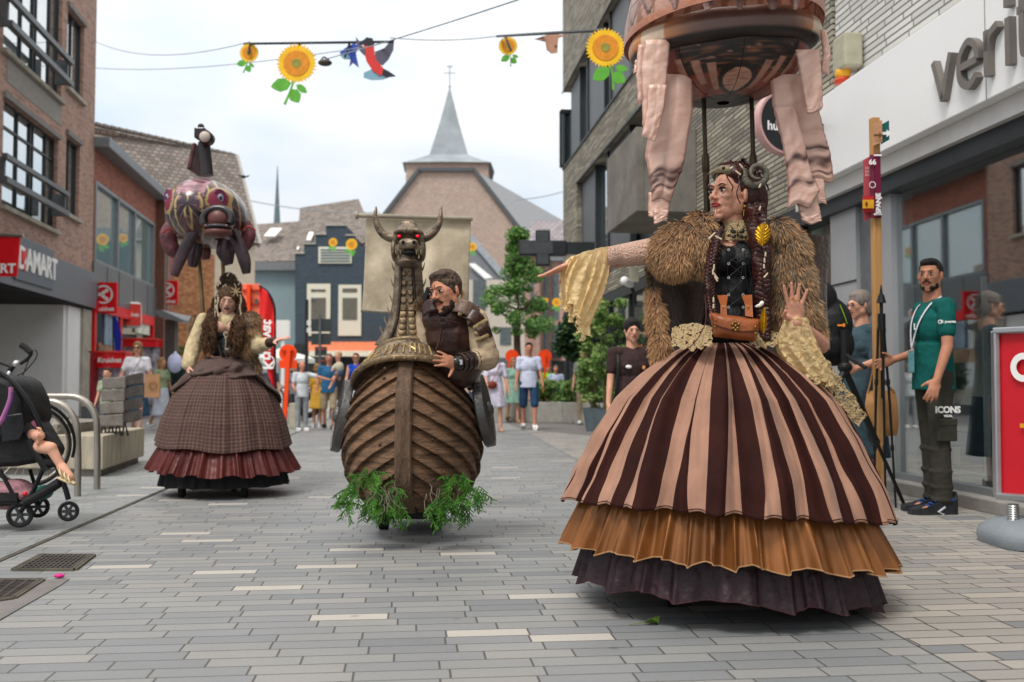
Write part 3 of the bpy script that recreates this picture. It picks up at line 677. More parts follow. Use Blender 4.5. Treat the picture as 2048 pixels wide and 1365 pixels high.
# --- left 3: tiled house with gable
L3 = thing('tiled_house', 'house with grey tiled roof and cream gable, behind the red brick building', 'house', (-13, 42, 0))
R1p = P(466, 315, 44); R0p = P(236, 262, 41); uu = Vector((.79, .61, 0)); vv = Vector((.61, -.79, 0))
w = 2.55; ez = 6.9
def hp(along, side, z): return Vector((R1p.x, R1p.y, z))+uu*along+vv*side
k0 = -6.5; zr0 = R1p.z+(R0p.z-R1p.z)*6.5/4.9
A = [hp(.1, w+.1, ez-.1), hp(.1, 0, R1p.z+.05), hp(.1, -w-.1, ez-.1)]; B = [hp(k0, w+.1, ez-.1), hp(k0, 0, zr0), hp(k0, -w-.1, ez-.1)]
def slope(name, a0, a1, b1, b0, m, par, th=.12):
    """roof slab with its own local axes so the tiles run along the eave"""
    x = (b0-a0).normalized(); y = (a1-a0); y = (y-x*y.dot(x)).normalized(); n = x.cross(y)
    R = Matrix((x, y, n)).transposed().to_4x4(); Mx = T(a0) @ R; inv = Mx.inverted()
    o = bpy.data.meshes.new(name); vs = [inv @ p for p in (a0, a1, b1, b0)]
    # object coords: x along eave, z up the slope -> swap so the tile shader (x+y, z) fits
    vs2 = [Vector((p.x, 0, p.y)) for p in vs]+[Vector((p.x, -th, p.y)) for p in vs]
    Q = Mx @ Matrix(((1, 0, 0, 0), (0, 0, 1, 0), (0, 1, 0, 0), (0, 0, 0, 1)))
    o.from_pydata([tuple(v) for v in vs2], [], [(0, 1, 2, 3), (7, 6, 5, 4), (0, 4, 5, 1), (1, 5, 6, 2), (2, 6, 7, 3), (3, 7, 4, 0)])
    o.materials.append(m); ob = bpy.data.objects.new(name, o); C.objects.link(ob); ob.parent = par
    ob.matrix_local = W[par.name].inverted() @ Q; W[ob.name] = W[par.name].copy(); return ob
slope('roof', A[0], A[1], B[1], B[0], tile, L3); slope('roof', A[2], A[1], B[1], B[2], tile, L3)
mb = MB(); mb.loft([[hp(0, w, 0), hp(0, w, ez), hp(0, 0, R1p.z-.1), hp(0, -w, ez), hp(0, -w, 0)], [hp(k0, w, 0), hp(k0, w, ez), hp(k0, 0, zr0-.2), hp(k0, -w, ez), hp(k0, -w, 0)]]); mb.build('wall', cream, L3)
mb = MB(); mb.beam(A[0]+uu*.05, A[1]+uu*.05, .12, .3); mb.beam(A[2]+uu*.05, A[1]+uu*.05, .12, .3); mb.build('verge', mat('verge', '#a8a59f', .6), L3)
mb = MB()
for k in range(22): p = A[1].lerp(B[1], k/22); q = A[1].lerp(B[1], (k+.9)/22); mb.tube([p, q], [.12, .15], 8)
mb.build('ridge_tiles', mat('ridge', '#67615a', .8, var=.2), L3)
bw = thing('brown_brick_wall', 'brown-orange block wall beside the smaller red shop sign', 'wall', P(380, 770, 38))
mb = MB(); a = P(318, 500, 37.5); b = P(424, 500, 39.5); mb.loft([[(a.x, a.y, 0), (b.x, b.y, 0), (b.x, b.y+.4, 0), (a.x, a.y+.4, 0)], [(a.x, a.y, 6.1), (b.x, b.y, 6.1), (b.x, b.y+.4, 6.1), (a.x, a.y+.4, 6.1)]])
o = mb.build('masonry', brickY, bw)
mb = MB(); a = P(318, 500, 37.4); b = P(426, 500, 39.4); mb.loft([[(a.x, a.y, 0), (b.x, b.y, 0), (b.x, b.y+.1, 0), (a.x, a.y+.1, 0)], [(a.x, a.y, 1.75), (b.x, b.y, 1.75), (b.x, b.y+.1, 1.75), (a.x, a.y+.1, 1.75)]])
mb.build('plinth', mat('grey_plinth', '#6c7478', .7), bw)

# ---------------------------------------------------------------- far buildings
def wallbox(mb, x0, x1, y0, y1, Y, d=6, mi=0):
    a = P(x0, y0, Y); b = P(x1, y1, Y); mb.box(a.x, Y, b.z, b.x, Y+d, a.z, mi)
# pale blue house
B1 = thing('blue_house', 'pale blue-grey house with large tiled hip roof and skylight, left of the navy gable', 'house', P(545, 770, 60))
mb = MB(); a = P(440, 538, 60); b = P(592, 538, 60); mb.box(a.x, 60, 0, b.x, 68, a.z); mb.build('wall', mat('blue_wall', '#7f9196', .8, var=.04, vs=1), B1)
mb = MB(); a = P(430, 524, 59.6); b = P(592, 541, 59.6); mb.box(a.x, 59.5, b.z, b.x, 60.2, a.z); mb.build('cornice', mat('cornice', '#6f7173', .7), B1)
e0, e1 = P(432, 524, 59.6), P(590, 522, 59.6); r0, r1 = P(470, 452, 64), P(600, 416, 64)
slope('roof', e0, r0, r1, e1, tile, B1); e2 = P(744, 520, 62); e3 = P(810, 500, 70)
slope('roof', e1, r1, P(725, 452, 66), P(752, 480, 61), tile, B1)
mb = MB(); mb.loft([[e1+V(0, .1, 0), r1+V(0, .1, 0), P(725, 452, 66), P(810, 510, 66), P(590, 560, 61)], [p+V(0, 1, 0) for p in (e1, r1, P(725, 452, 66), P(810, 510, 66), P(590, 560, 61))]]); mb.build('attic', mat('attic', '#8a7f77', .8, var=.1), B1)
for x0, y0, x1, y1, Y in ((528, 476, 565, 460, 61.5), (594, 503, 600, 493, 60.3), (613, 484, 628, 468, 60.6)):
    mb = MB(); A = [P(x0, y0, Y), P(x0+(x1-x0)*.6, y0, Y), P(x1, y1, Y+.9), P(x0+(x1-x0)*.4, y1, Y+.9)]; mb.loft([A, [p+V(0, -.1, .1) for p in A]]); mb.build('skylight', white_g, B1)
# navy stepped gable
B2 = thing('stepped_gable_house', 'navy brick house with stepped gable, white vent grille and two tall cream windows', 'house', P(680, 770, 58))
Y = 58; mb = MB(); yb = 770
steps = [(588, 612, 510), (612, 632, 486), (632, 652, 462+6), (652, 694, 452+0), (694, 713, 468), (713, 752, 492)]
prof = [(590, 514), (590, 508), (608, 508), (608, 489), (631, 489), (631, 470), (652, 470), (652, 452), (692, 452), (692, 472), (708, 472), (708, 492), (800, 492), (800, 800), (590, 800)]
pts = [P(x, y, Y) for x, y in prof]; n = len(pts)
mb.loft([pts, [p+V(0, 5, 0) for p in pts]]); mb.build('wall', brickN, B2)
mb = MB()
for (x0, y0), (x1, y1) in zip(prof[:-3], prof[1:-3]):
    if y0 == y1: a = P(x0-1, y0-2.5, Y); b = P(x1+1, y0, Y); mb.box(a.x, Y-.08, b.z, b.x, Y+.4, a.z)
mb.build('coping', mat('coping', '#a7a49c', .7), B2)
crm = mat('window_cream', '#cdc9b8', .6, var=.03)
def farwin(x0, x1, y0, y1, par, Y, panes, shut=None):
    mb = MB(); wallbox(mb, x0, x1, y0, y1, Y-.08, .06); f = mb.build('window', crm, par)
    for a in panes: mb = MB(); wallbox(mb, *a, Y-.11, .025); mb.build('pane', gl_dark, f)
farwin(614, 660, 568, 672, B2, Y, [(622, 651, 596, 660), (622, 651, 579, 584)])
farwin(677, 722, 570, 672, B2, Y, [(685, 714, 596, 640), (685, 714, 577, 585)])
mb = MB(); wallbox(mb, 637, 703, 494, 527, Y-.1, .09); f = mb.build('vent_grille', crm, B2)
mb = MB()
for k in range(5): wallbox(mb, 641, 700, 499+k*5.6, 501.5+k*5.6, Y-.13, .04)
mb.build('slats', mat('slat_teal', '#46606a', .7), B2)
mb = MB(); wallbox(mb, 588, 760, 688, 800, Y-.05, .04); mb.build('shopfront', mat('dark_shop', '#2b2c2d', .7, var=.3), B2)
mb = MB(); a = P(610, 684, Y-.05); b = P(757, 684, Y-.05); c = P(618, 702, Y-1.3); d = P(762, 702, Y-1.3)
mb.loft([[a, b, d, c], [p+V(0, 0, -.06) for p in (a, b, d, c)]]); mb.build('awning', mat('awning_orange', '#c8724f', .8), B2)
mb = MB(); mb.box(c.x, c.y-.03, c.z-.32, d.x, c.y, c.z); mb.build('valance', mat('valance', '#d9cfbb', .8), B2)
B3 = thing('grey_house', 'pale grey-blue shop house right of the navy gable, half hidden by the sail', 'house', P(790, 770, 59))
mb = MB(); wallbox(mb, 753, 860, 500, 800, 58.5, 5); mb.build('wall', mat('grey_wall', '#8f9b9d', .8), B3)
mb = MB(); wallbox(mb, 756, 792, 622, 668, 58.45, .04); mb.build('poster', mat('poster_pale', '#cfd2d2', .6, var=.1), B3)
mb = MB(); wallbox(mb, 753, 860, 700, 800, 58.44, .04); mb.build('shopfront', mat('dark_shop'), B3)
# church
CH = thing('church', 'old brick church with broad gable, slate roof with skylights and slate spire with cross', 'church', P(900, 770, 95))
Y = 95; g0 = [(740, 470), (838, 342), (948, 342), (1130, 575), (1130, 800), (740, 800)]
pts = [P(x, y, Y) for x, y in g0]; mb = MB(); mb.loft([pts, [p+V(0, 3, 0) for p in pts]]); mb.build('gable_wall', brickP, CH)
mb = MB()
for a, b in (((736, 472), (838, 340)), ((838, 340), (948, 340)), ((948, 340), (1132, 578))): mb.beam(P(*a, Y-.1)+V(0, 0, 0), P(*b, Y-.1), .5, .35)
mb.build('verge', mat('verge_dark', '#55585b', .8), CH)
slope('roof', P(1132, 574, Y+.4), P(948, 340, Y+.4), P(1240, 500, 120), P(1300, 600, 118), slate, CH)
slope('roof', P(736, 472, Y+.4), P(838, 340, Y+.4), P(850, 400, 120), P(760, 500, 120), slate, CH)
for x, y in ((985, 378), (1024, 402), (1062, 424), (1090, 440)):
    mb = MB(); Yk = 97+.11*(x-948); A = [P(x-5, y, Yk), P(x+6, y+1, Yk), P(x+22, y+22, Yk-1), P(x+10, y+22, Yk-1)]; mb.loft([A, [p+V(0, -.3, .3) for p in A]]); mb.build('skylight', white_g, CH)
cx = P(899, 340, 102); mb = MB()
a = P(820, 340, 102).x-cx.x
mb.box(cx.x+a, 98, 14, cx.x-a, 106, cx.z-.2); mb.build('tower', brickP, CH)
mb = MB(); z1 = P(901, 318, 102).z; z2 = P(901, 175, 102).z; r = abs(P(864, 318, 102).x-cx.x)
def sq(r_, z): return [(cx.x+r_*q[0], 102+r_*q[1], z) for q in ((-1, -1), (0, -1.06), (1, -1), (1.06, 0), (1, 1), (0, 1.06), (-1, 1), (-1.06, 0))]
mb.loft([sq(-a+.3, cx.z-.2), sq(-a*.8, cx.z+.35), sq(r*1.05, z1), sq(r*.5, (z1+z2)/2), sq(.04, z2)]); mb.build('spire', mat('spire_slate', '#8c9398', .7, var=.15, vs=.4), CH)
mb = MB(); p = V(cx.x, 102, z2); mb.tube([p, p+V(0, 0, 2.2)], .06, 6); mb.tube([p+V(-.6, 0, 1.5), p+V(.6, 0, 1.5)], .05, 6); mb.ell(p+V(0, 0, .1), .14); mb.tube([p+V(-.3, 0, 2.2), p+V(.3, 0, 2.2)], .07, 6); mb.build('cross', mat('cross_grey', '#a0a4a6', .5), CH)
# far thin spire
t = thing('church_spire', 'thin dark needle spire far off left of the hip roof', 'spire', P(555, 770, 160))
q = P(555, 332, 160); b = P(555, 450, 160); mb = MB(); r = 7*160/F
mb.lathe([(r, 10), (r, b.z), (r*.5, (b.z+q.z)/2), (.05, q.z)], 8, c=(q.x, 160, 0)); mb.build('spire', mat('spire_dark', '#5f7075', .7), t)
# lower church annexe roof
AX = thing('slate_annexe', 'grey slate-roofed annexe with a skylight in front of the church', 'house', P(980, 770, 80))
Y = 80; A = [P(930, 470, Y), P(945, 480, Y), P(1020, 575, Y), P(1020, 800, Y), P(860, 800, Y), P(860, 470, Y)]
mb = MB(); mb.loft([A, [p+V(0, 6, 0) for p in A]]); mb.build('wall', mat('slate_wall', '#7a7d82', .7, var=.06), AX)
mb = MB(); A = [P(936, 530, Y-.2), P(950, 530, Y-.2), P(985, 558, Y-.4), P(970, 560, Y-.4)]; mb.loft([A, [p+V(0, -.1, .1) for p in A]]); mb.build('skylight', white_g, AX)
mb = MB(); mb.beam(P(935, 468, Y-.1), P(1022, 570, Y-.1), .3, .5); mb.build('verge', mat('verge_pale', '#9aa0a6', .6), AX)
# cream low buildings
CB = thing('cream_building', 'low cream plastered building behind the street tree', 'house', P(1010, 770, 62))
mb = MB(); wallbox(mb, 935, 1078, 560, 800, 62, 5); mb.build('wall', mat('cream_far', '#c4bdb2', .8, var=.05), CB)
mb = MB(); wallbox(mb, 946, 972, 560, 620, 61.95, .04); wallbox(mb, 1000, 1022, 655, 690, 61.95, .04); wallbox(mb, 960, 1080, 716, 740, 61.9, .08); mb.build('window', gl_far, CB)
# pink brick terrace
PK = thing('pink_terrace', 'pink-brick terrace with tall windows, pipe and small balcony near the pharmacy cross', 'house', P(1100, 770, 48))
Y = 48; mb = MB(); wallbox(mb, 1052, 1180, 498, 800, Y+4, 6); wallbox(mb, 1076, 1180, 520, 800, Y, 4); mb.build('wall', brick('brick_rose', .22, .07, .01, ['#a88273', '#9c7668', '#b38d7e'], '#a79a90', bump=.2), PK)
e0, e1 = P(1040, 508, Y+3.8), P(1180, 508, Y+3.8)
slope('roof', e0, P(1064, 442, Y+7), P(1190, 440, Y+7), e1, tileP, PK)
mb = MB(); wallbox(mb, 1040, 1180, 504, 512, Y+3.6, .5); wallbox(mb, 1074, 1180, 514, 522, Y-.2, .4); mb.build('gutter', zinc, PK)
mb = MB()
for x0, x1, y0, y1 in ((1088, 1096, 540, 640), (1106, 1118, 535, 640), (1088, 1096, 655, 700), (1106, 1118, 650, 715), (1060, 1068, 560, 620)): wallbox(mb, x0, x1, y0, y1, Y-.04, .05)
mb.build('window', gl_far, PK)
mb = MB(); mb.tube([P(1084, 520, Y-.15), P(1084, 760, Y-.15)], .1, 6); mb.tube([P(1100, 520, Y-.15), P(1100, 760, Y-.15)], .1, 6); mb.build('downpipe', mat('pipe', '#5b4a42', .6), PK)
mb = MB()
for k in range(10): x = 1104+k*2; mb.tube([P(x, 685, Y-.6), P(x, 712, Y-.6)], .02, 4)
mb.tube([P(1103, 685, Y-.6), P(1124, 685, Y-.6)], .03, 4); a = P(1103, 712, Y-.6); b = P(1124, 716, Y-.6); mb.box(a.x, Y-.7, b.z, b.x, Y, a.z); mb.build('balcony', frame_d, PK)
mb = MB(); wallbox(mb, 1070, 1180, 722, 800, Y-.04, .03); mb.build('shopfront', mat('dark_shop'), PK)
# pier of the far corner, parked car behind
# ---------------------------------------------------------------- people library
skinA = mat('skin_fair', '#c98f74', .6, var=.08, vs=14, sub=.1, bump=.2, bs=150, spec=.35); skinB = mat('skin_tan', '#b98163', .6, var=.1, vs=14, sub=.1, bump=.2, bs=150, spec=.35)
skinC = mat('skin_pink', '#d29c82', .6, var=.1, vs=14, sub=.1, bump=.2, bs=150, spec=.35); skinR = mat('skin_rosy', '#c98970', .5, var=.07, vs=14, sub=.1)
eye_w = mat('eye_white', '#cfc6bd', .3, var=.02); eye_d = mat('eye_dark', '#1c120d', .15, var=.1)
lipN = mat('lip_natural', '#9c5346', .45, var=.05); lipR = mat('lip_red', '#8c0f16', .35, var=.05)
hairB = mat('hair_brown', '#3a2a20', .6, var=.4, vs=40, stretch=(3, 3, .6), bump=1, bs=45); hairK = mat('hair_black', '#1c1512', .6, var=.4, vs=40, stretch=(3, 3, .6), bump=1, bs=45)
hairG = mat('hair_grey', '#7b7069', .55, var=.3, vs=40, stretch=(3, 3, .6)); hairD = mat('hair_blond', '#8a6a45', .55, var=.3, vs=40, stretch=(3, 3, .6))
hairT = mat('hair_toddler', '#b3936c', .6, var=.2, vs=40)
def head_prims(mb, M, s=1.0, male=False, neck=True):
    k = mb.M; mb.M = M @ SC(s, s, s); j = 1.08 if male else 1.0
    mb.ell((0, .02, .03), (.074, .094, .088)); mb.ell((0, -.024, -.012), (.061*j, .064, .085))
    mb.ell((0, -.028, -.066), (.047*j, .050, .042)); mb.ell((0, -.066, -.099), (.021*j, .018, .016))
    mb.cap((0, -.086, .016), (0, -.111+.003*(not male), -.020), .0072, .0115 if male else .0088, 8); mb.ell((.010, -.098, -.026), .0085); mb.ell((-.010, -.098, -.026), .0085)
    mb.ell((0, -.080, .031), (.046, .012, .009)); mb.ell((0, -.080, -.052), (.024, .013, .012)); mb.ell((0, -.077, -.078), (.022, .010, .012))
    for q in (-1, 1):
        mb.ell((q*.036, -.058, -.014), (.022, .022, .018)); mb.ell((q*.076, .014, -.004), (.008, .019, .031), RZ(q*.35))
        mb.ell((q*.030, -.074, .008), (.017, .011, .012)); mb.ell((q*.05, .0, -.05), (.018, .035, .035))
    if neck: mb.cap((0, .026, -.06), (0, .034, -.17), .052*j, .056*j)
    mb.M = k
def face_parts(M, s, par, brow, lips=lipN, eyes=eye_d, blink=False, big=False):
    A = M @ SC(s, s, s); ex = 1.15 if big else 1.0
    for q in (-1, 1):
        if not blink:
            mb = MB(A); mb.ell((q*.030, -.0815, .007), (.0135*ex, .007, .0052*ex)); mb.build('eye', eye_w, par, smooth=60)
            mb = MB(A); mb.ell((q*.030, -.0862, .007), (.0066*ex, .0042, .0062*ex)); mb.build('iris', eyes, par, smooth=60)
        mb = MB(A); mb.tube(smooth_path([(q*.016, -.0855, .010), (q*.030, -.0895, .0150 if not blink else .004), (q*.044, -.083, .010)], 4), [.001]+[.0017*ex]*7+[.001], 5); mb.build('eyelid', eyes, par)
        mb = MB(A); mb.tube(smooth_path([(q*.013, -.0905, .026), (q*.031, -.0915, .033), (q*.050, -.077, .027)], 4), [.0015]+[.003]*6+[.002, .001], 6, flat=.6); mb.build('eyebrow', brow, par)
    mb = MB(A); mb.tube(smooth_path([(-.023, -.083, -.053), (-.008, -.0935, -.0475), (0, -.094, -.0495), (.008, -.0935, -.0475), (.023, -.083, -.053)], 4), [.001]+[.0032*ex]*15+[.001], 6)
    mb.tube(smooth_path([(-.022, -.083, -.0545), (0, -.0935, -.0605), (.022, -.083, -.0545)], 5), [.001]+[.0038*ex]*9+[.001], 6); mb.build('lips', lips, par, smooth=60)
def frame(pos, z, y):
    z = Vector(z).normalized(); y = Vector(y); y = (y-z*y.dot(z)).normalized(); x = y.cross(z)
    return T(pos) @ Matrix((x, y, z)).transposed().to_4x4()
def hand_prims(mb, M, s=1.0, side=1, curl=(20, 20, 20, 20), spread=1.0, thumb=(.75, -.15, .65), tcurl=.3, r=1.0, knuck=.5):
    k = mb.M; mb.M = M @ SC(side*s, s, s)
    mb.ell((0, 0, .045), (.040, .014, .054)); mb.ell((.004, 0, .07), (.036, .013, .024)); mb.cap((0, 0, -.03), (0, 0, .015), .026, .028, flat=.75, up=(0, 1, 0))
    for i, (x, L, sp) in enumerate(((.029, .072, 7), (.0098, .080, 1), (-.0098, .074, -5), (-.028, .060, -14))):
        a = radians(sp*spread); c = radians(curl[i]); p = V(x, 0, .082 if i < 3 else .074)
        for seg, (fl, rr) in enumerate(((.46, .0090), (.31, .0082), (.25, .0074))):
            cc = c*(seg*knuck*1.3+.35); d = V(sin(a)*cos(cc), -sin(cc), cos(a)*cos(cc)); q = p+d*L*fl
            mb.cap(p, q, rr*r, rr*.93*r, 8); p = q
    p = V(.026, -.004, .018); d = Vector(thumb).normalized(); mb.cap(p, p+d*.042, .0135*r, .0105*r, 8); p = p+d*.042
    d2 = (d*(1-tcurl)+V(-.4, -.5, .6)*tcurl).normalized(); mb.cap(p, p+d2*.030, .0102*r, .0082*r, 8)
    mb.M = k
def scalp(mb, M, s=1.0, puff=0.0, front=0.0):
    k = mb.M; mb.M = M @ SC(s, s, s)
    mb.ell((0, .032, .038+puff*.3), (.080+puff, .096+puff, .088+puff)); mb.ell((0, -.022-front, .088), (.058, .045, .024+puff*.6)); mb.M = k
def strands(mb, M, s, n, L, r, wav=.008, rnd=RND, lat=(.25, 1.0), down=1.0, side=.9, spread=.02, front=-.3):
    """locks of hair falling from the crown"""
    k = mb.M; mb.M = M @ SC(s, s, s)
    for i in range(n):
        a = rnd.uniform(front, pi-front); el = rnd.uniform(*lat)
        x = .083*cos(a)*cos(el*.6); y = .03+.098*sin(a)*cos(el*.6); z = .04+.088*sin(el)*.9
        LL = L*rnd.uniform(.75, 1.1); ph = rnd.uniform(0, 6.3); pts = []; f = rnd.uniform(5, 7)/.1*.3; ox = x*spread*20*.1; oy = (y-.03)*spread*2
        nn = max(6, int(LL/.022))
        for j in range(nn+1):
            u = j/nn; zz = z-LL*u; q = min(1, u*LL/.1); 
            pts.append((x*(1+.13*q)+ox*u+wav*sin(ph+f*LL*u)*min(1, u*3), y*(1+.05*q)+oy*u+wav*cos(ph*1.3+f*LL*u)*min(1, u*3), zz+.02*sin(q*pi)))
        mb.tube(pts, [r*(.6+.4*min(1, 4*j/nn)) if j < nn*.8 else r*(1-(j/nn-.8)*4) for j in range(nn+1)], 6)
    mb.M = k
def dirv(fwd, out, sgn):
    f = radians(fwd); o = radians(out); return V(sgn*sin(o)*cos(f)*1.0, -sin(f), -cos(f)*cos(o))
def shoe(mb, M, s, yaw=0, pitch=0, L=.26):
    k = mb.M; mb.M = M @ SC(s, s, s) @ RZ(yaw) @ RX(pitch)
    mb.loft([[(x*w, y, max(z0, z)) for x, z in ((-1, z0), (-1, h*.6), (-.6, h), (.6, h), (1, h*.6), (1, z0))] for y, w, h, z0 in ((.07, .03, .06, -.075), (.055, .038, .03, -.08), (0, .04, .02, -.08), (-.06, .044, -.005, -.08), (-.11, .05, -.03, -.08), (-.155, .047, -.045, -.08), (-.19, .028, -.055, -.078))])
    mb.M = k
def person(label, ground, hgt, yaw=0, skin=skinA, hair=('short', hairB), top=('tee', '#888888'), bottom=('trousers', '#30343a'), armL=(5, 8, 15), armR=(5, 8, 15),
           legL=(0, 0), legR=(0, 0), shoes='#dddddd', build=1.0, head=(0, 0), vox=.011, face=True, group=None, cat='person', male=False, lean=0, glasses=None, extra=None, hs=1.0, handcurl=35, lean_s=0, wrist=None):
    k = hgt/1.75; t = thing('person', label, cat, ground, yaw, group)
    M0 = T(ground) @ RZ(yaw) @ SC(k, k, k); b = build; UP = M0 @ T(0, 0, .95) @ RX(radians(lean)) @ RY(radians(lean_s)) @ T(0, 0, -.95)
    Y0 = {}
    def torso(mb, e=0.0, top_=1.45, arm=False):
        mb.M = UP
        mb.ell((0, 0, .97), (.158*b+e, .112*b+e, .11+e)); mb.ell((0, -.005, 1.10), (.132*b+e, .10*b+e, .13+e)); mb.ell((0, 0, 1.27), (.158*b+e, .112*b+e, .165+e))
        mb.cap((-.135*b, .01, 1.405), (.135*b, .01, 1.405), .052+e, .052+e, flat=.95)
        if not male:
            for q in (-1, 1): mb.ell((q*.068, -.075, 1.27), (.058+e*.5, .05+e*.5, .055+e*.5))
        mb.M = Matrix()
    J = {}
    for sgn, nm, A in ((1, 'L', armL), (-1, 'R', armR)):
        sh = UP @ V(sgn*.175*b, .01, 1.405); R3 = UP.to_3x3(); ud = dirv(A[0], A[1], sgn)
        el = sh+R3 @ (ud*.285); fd = dirv(A[0]+A[2], A[1]-(A[3] if len(A) > 3 else 0), sgn); wr = el+R3 @ (fd*.25)
        J[nm] = (sh, el, wr, (R3 @ fd).normalized(), sgn)
    Lg = {}
    for sgn, nm, A in ((1, 'L', legL), (-1, 'R', legR)):
        hp_ = V(sgn*.09*b, 0, .93); d1 = V(sgn*.02, -sin(radians(A[0])), -cos(radians(A[0]))); kn = hp_+d1*.43
        a2 = A[0]-A[1]; d2 = V(0, -sin(radians(a2)), -cos(radians(a2))); an = kn+d2*.42; Lg[nm] = (M0 @ hp_, M0 @ kn, M0 @ an, a2, A)
    # body, one continuous mesh
    HM = UP @ T(0, -.012, 1.628) @ RZ(radians(head[0])) @ RX(radians(head[1]))
    mb = MB(); torso(mb)
    mb.M = UP; mb.cap((0, .015, 1.40), (0, .012, 1.53), .058, .05); mb.M = Matrix()
    head_prims(mb, HM, hs, male)
    for nm in 'LR':
        sh, el, wr, fd, sg = J[nm]; mb.cap(sh, el, .046*k*b**.5, .037*k); mb.cap(el, wr, .038*k, .025*k)
        hand_prims(mb, frame(wr, fd, (UP.to_3x3() @ V(sg*1, -.2, 0))), k, -sg, curl=(handcurl,)*4, r=1.12)
        h_, kn, an, a2, A = Lg[nm]; mb.cap(h_, kn, .078*k*b, .05*k); mb.cap(kn, an, .052*k, .034*k); mb.ell(kn.lerp(an, .3)+Vector((0, .012*k, 0)), (.047*k, .05*k, .09*k))
        mb.M = T(an) @ RZ(yaw) @ RX(radians(a2*.6)); mb.cap((0, .01*k, -.03*k), (0, -.12*k, -.05*k), .032*k, .026*k); mb.M = Matrix()
    mb.rem('body', skin, t, vox*k, 2)
    # shoes
    if shoes:
        for nm in 'LR':
            h_, kn, an, a2, A = Lg[nm]; mb = MB(); shoe(mb, T(an) @ RZ(yaw), k*1.02, 0, radians(max(-30, min(35, a2*.75))))
            mb.build('shoe', mat('shoe'+shoes, shoes, .6, var=.15), t, smooth=50)
    # top
    kind, colr = top[0], top[1]; tm = colr if not isinstance(colr, str) else mat('cloth'+colr, colr, .9, var=.12, vs=9, bump=.9, bs=11, spec=.2)
    mb = MB(); torso(mb, .014)
    sl_ = {'tee': .62, 'tank': 0, 'shirt': .8, 'long': 1.0, 'dress': .85, 'sdress': .3}[kind]
    if sl_:
        for nm in 'LR':
            sh, el, wr, fd, sg = J[nm]; mb.cap(sh, sh.lerp(el, sl_), .062*k*b**.5, .058*k)
            if kind == 'long': mb.cap(el, wr, .052*k, .036*k)
    if kind in ('tank', 'sdress'): mb.M = UP; mb.M = Matrix()
    zb = {'tee': .84, 'shirt': .80, 'long': .84, 'tank': .86, 'dress': .9, 'sdress': .9}[kind]
    mb.M = M0; mb.loft([[(rx*cos(i*pi/10), ry*sin(i*pi/10), z) for i in range(20)] for z, rx, ry in ((1.15, .145*b, .115*b), (.98, .172*b, .126*b), (zb, .178*b, .132*b))]); mb.M = Matrix()
    o = mb.rem('dress' if 'dress' in kind else 'shirt', tm, t, vox*k, 3)
    bt, bc = bottom; bm = bc if not isinstance(bc, str) else mat('cloth'+bc, bc, .9, var=.14, vs=9, bump=.9, bs=12, spec=.2)
    mb = MB()
    if bt in ('trousers', 'shorts', 'cargo'):
        mb.M = M0; mb.ell((0, 0, .95), (.168*b, .122*b, .11)); mb.M = Matrix()
        for nm in 'LR':
            h_, kn, an, a2, A = Lg[nm]; mb.cap(h_, kn, .094*k*b, .068*k if bt != 'shorts' else .082*k)
            if bt != 'shorts': mb.cap(kn, kn.lerp(an, .93), .068*k, .056*k if bt == 'trousers' else .066*k)
            if bt == 'cargo':
                for u in (.15, .5, .75, .95): mb.ell(kn.lerp(an, u)+Vector((0, .01*k, 0)), (.078*k, .08*k, .035*k))
        mb.rem('shorts' if bt == 'shorts' else 'trousers', bm, t, vox*k, 2)
    elif bt in ('skirt', 'long_skirt'):
        z1 = .52 if bt == 'skirt' else .34; n = 40; mb.M = M0; off = -sin(radians((legL[0]+legR[0])/2))*.4
        mb.grid(lambda u, v: ((lerp(.15, .235, v**.8)*b*(1+.05*v*sin(11*2*pi*u)))*cos(2*pi*u), (lerp(.115, .19, v**.8)*b*(1+.05*v*sin(9*2*pi*u)))*sin(2*pi*u)+off*v*.3, lerp(1.04, z1, v)), n*2, 14, True)
        mb.build('skirt', bm, t, smooth=70, thick=.006)
    # head: face, hair
    hk = HM @ SC(hs, hs, hs)
    if face: face_parts(HM, hs, t, hair[1])
    if glasses:
        mb = MB(HM @ SC(hs, hs, hs))
        for q in (-1, 1):
            mb.ell((q*.031, -.092, .006), (.024, .006, .018)) if glasses == 'sun' else mb.tube([(q*.031+.02*cos(a*pi/6), -.094, .004+.017*sin(a*pi/6)) for a in range(13)], .0015, 5)
            mb.tube([(q*.05, -.09, .01), (q*.078, .0, .006)], .0018, 5)
        mb.tube([(-.012, -.096, .01), (.012, -.096, .01)], .0018, 5); mb.build('glasses', black, t, smooth=60)
    st, hm = hair; mb = MB()
    if st != 'bald':
        scalp(mb, HM, hs*1.0, .001 if st == 'short' else .009)
        if st == 'short': mb.M = hk; mb.ell((0, -.026, .090), (.060, .05, .030)); mb.M = Matrix()
        if st == 'bob': mb.M = hk; mb.ell((.066, .06, -.02), (.026, .05, .075)); mb.ell((-.066, .06, -.02), (.026, .05, .075)); mb.ell((0, .085, -.03), (.07, .045, .085)); mb.M = Matrix()
        if st == 'long': mb.M = hk; mb.ell((.068, .035, -.06), (.026, .055, .12)); mb.ell((-.068, .035, -.06), (.026, .055, .12)); mb.ell((0, .085, -.07), (.075, .045, .14)); mb.M = Matrix()
        if st == 'tail': mb.M = hk; mb.cap((0, .12, .02), (.03, .15, -.14), .032, .02); mb.M = Matrix()
        mb.rem('hair', hm, t, .008*k, 1)
    t['_'] = 0; del t['_']
    return t, dict(M0=M0, UP=UP, HM=HM, J=J, L=Lg, k=k)
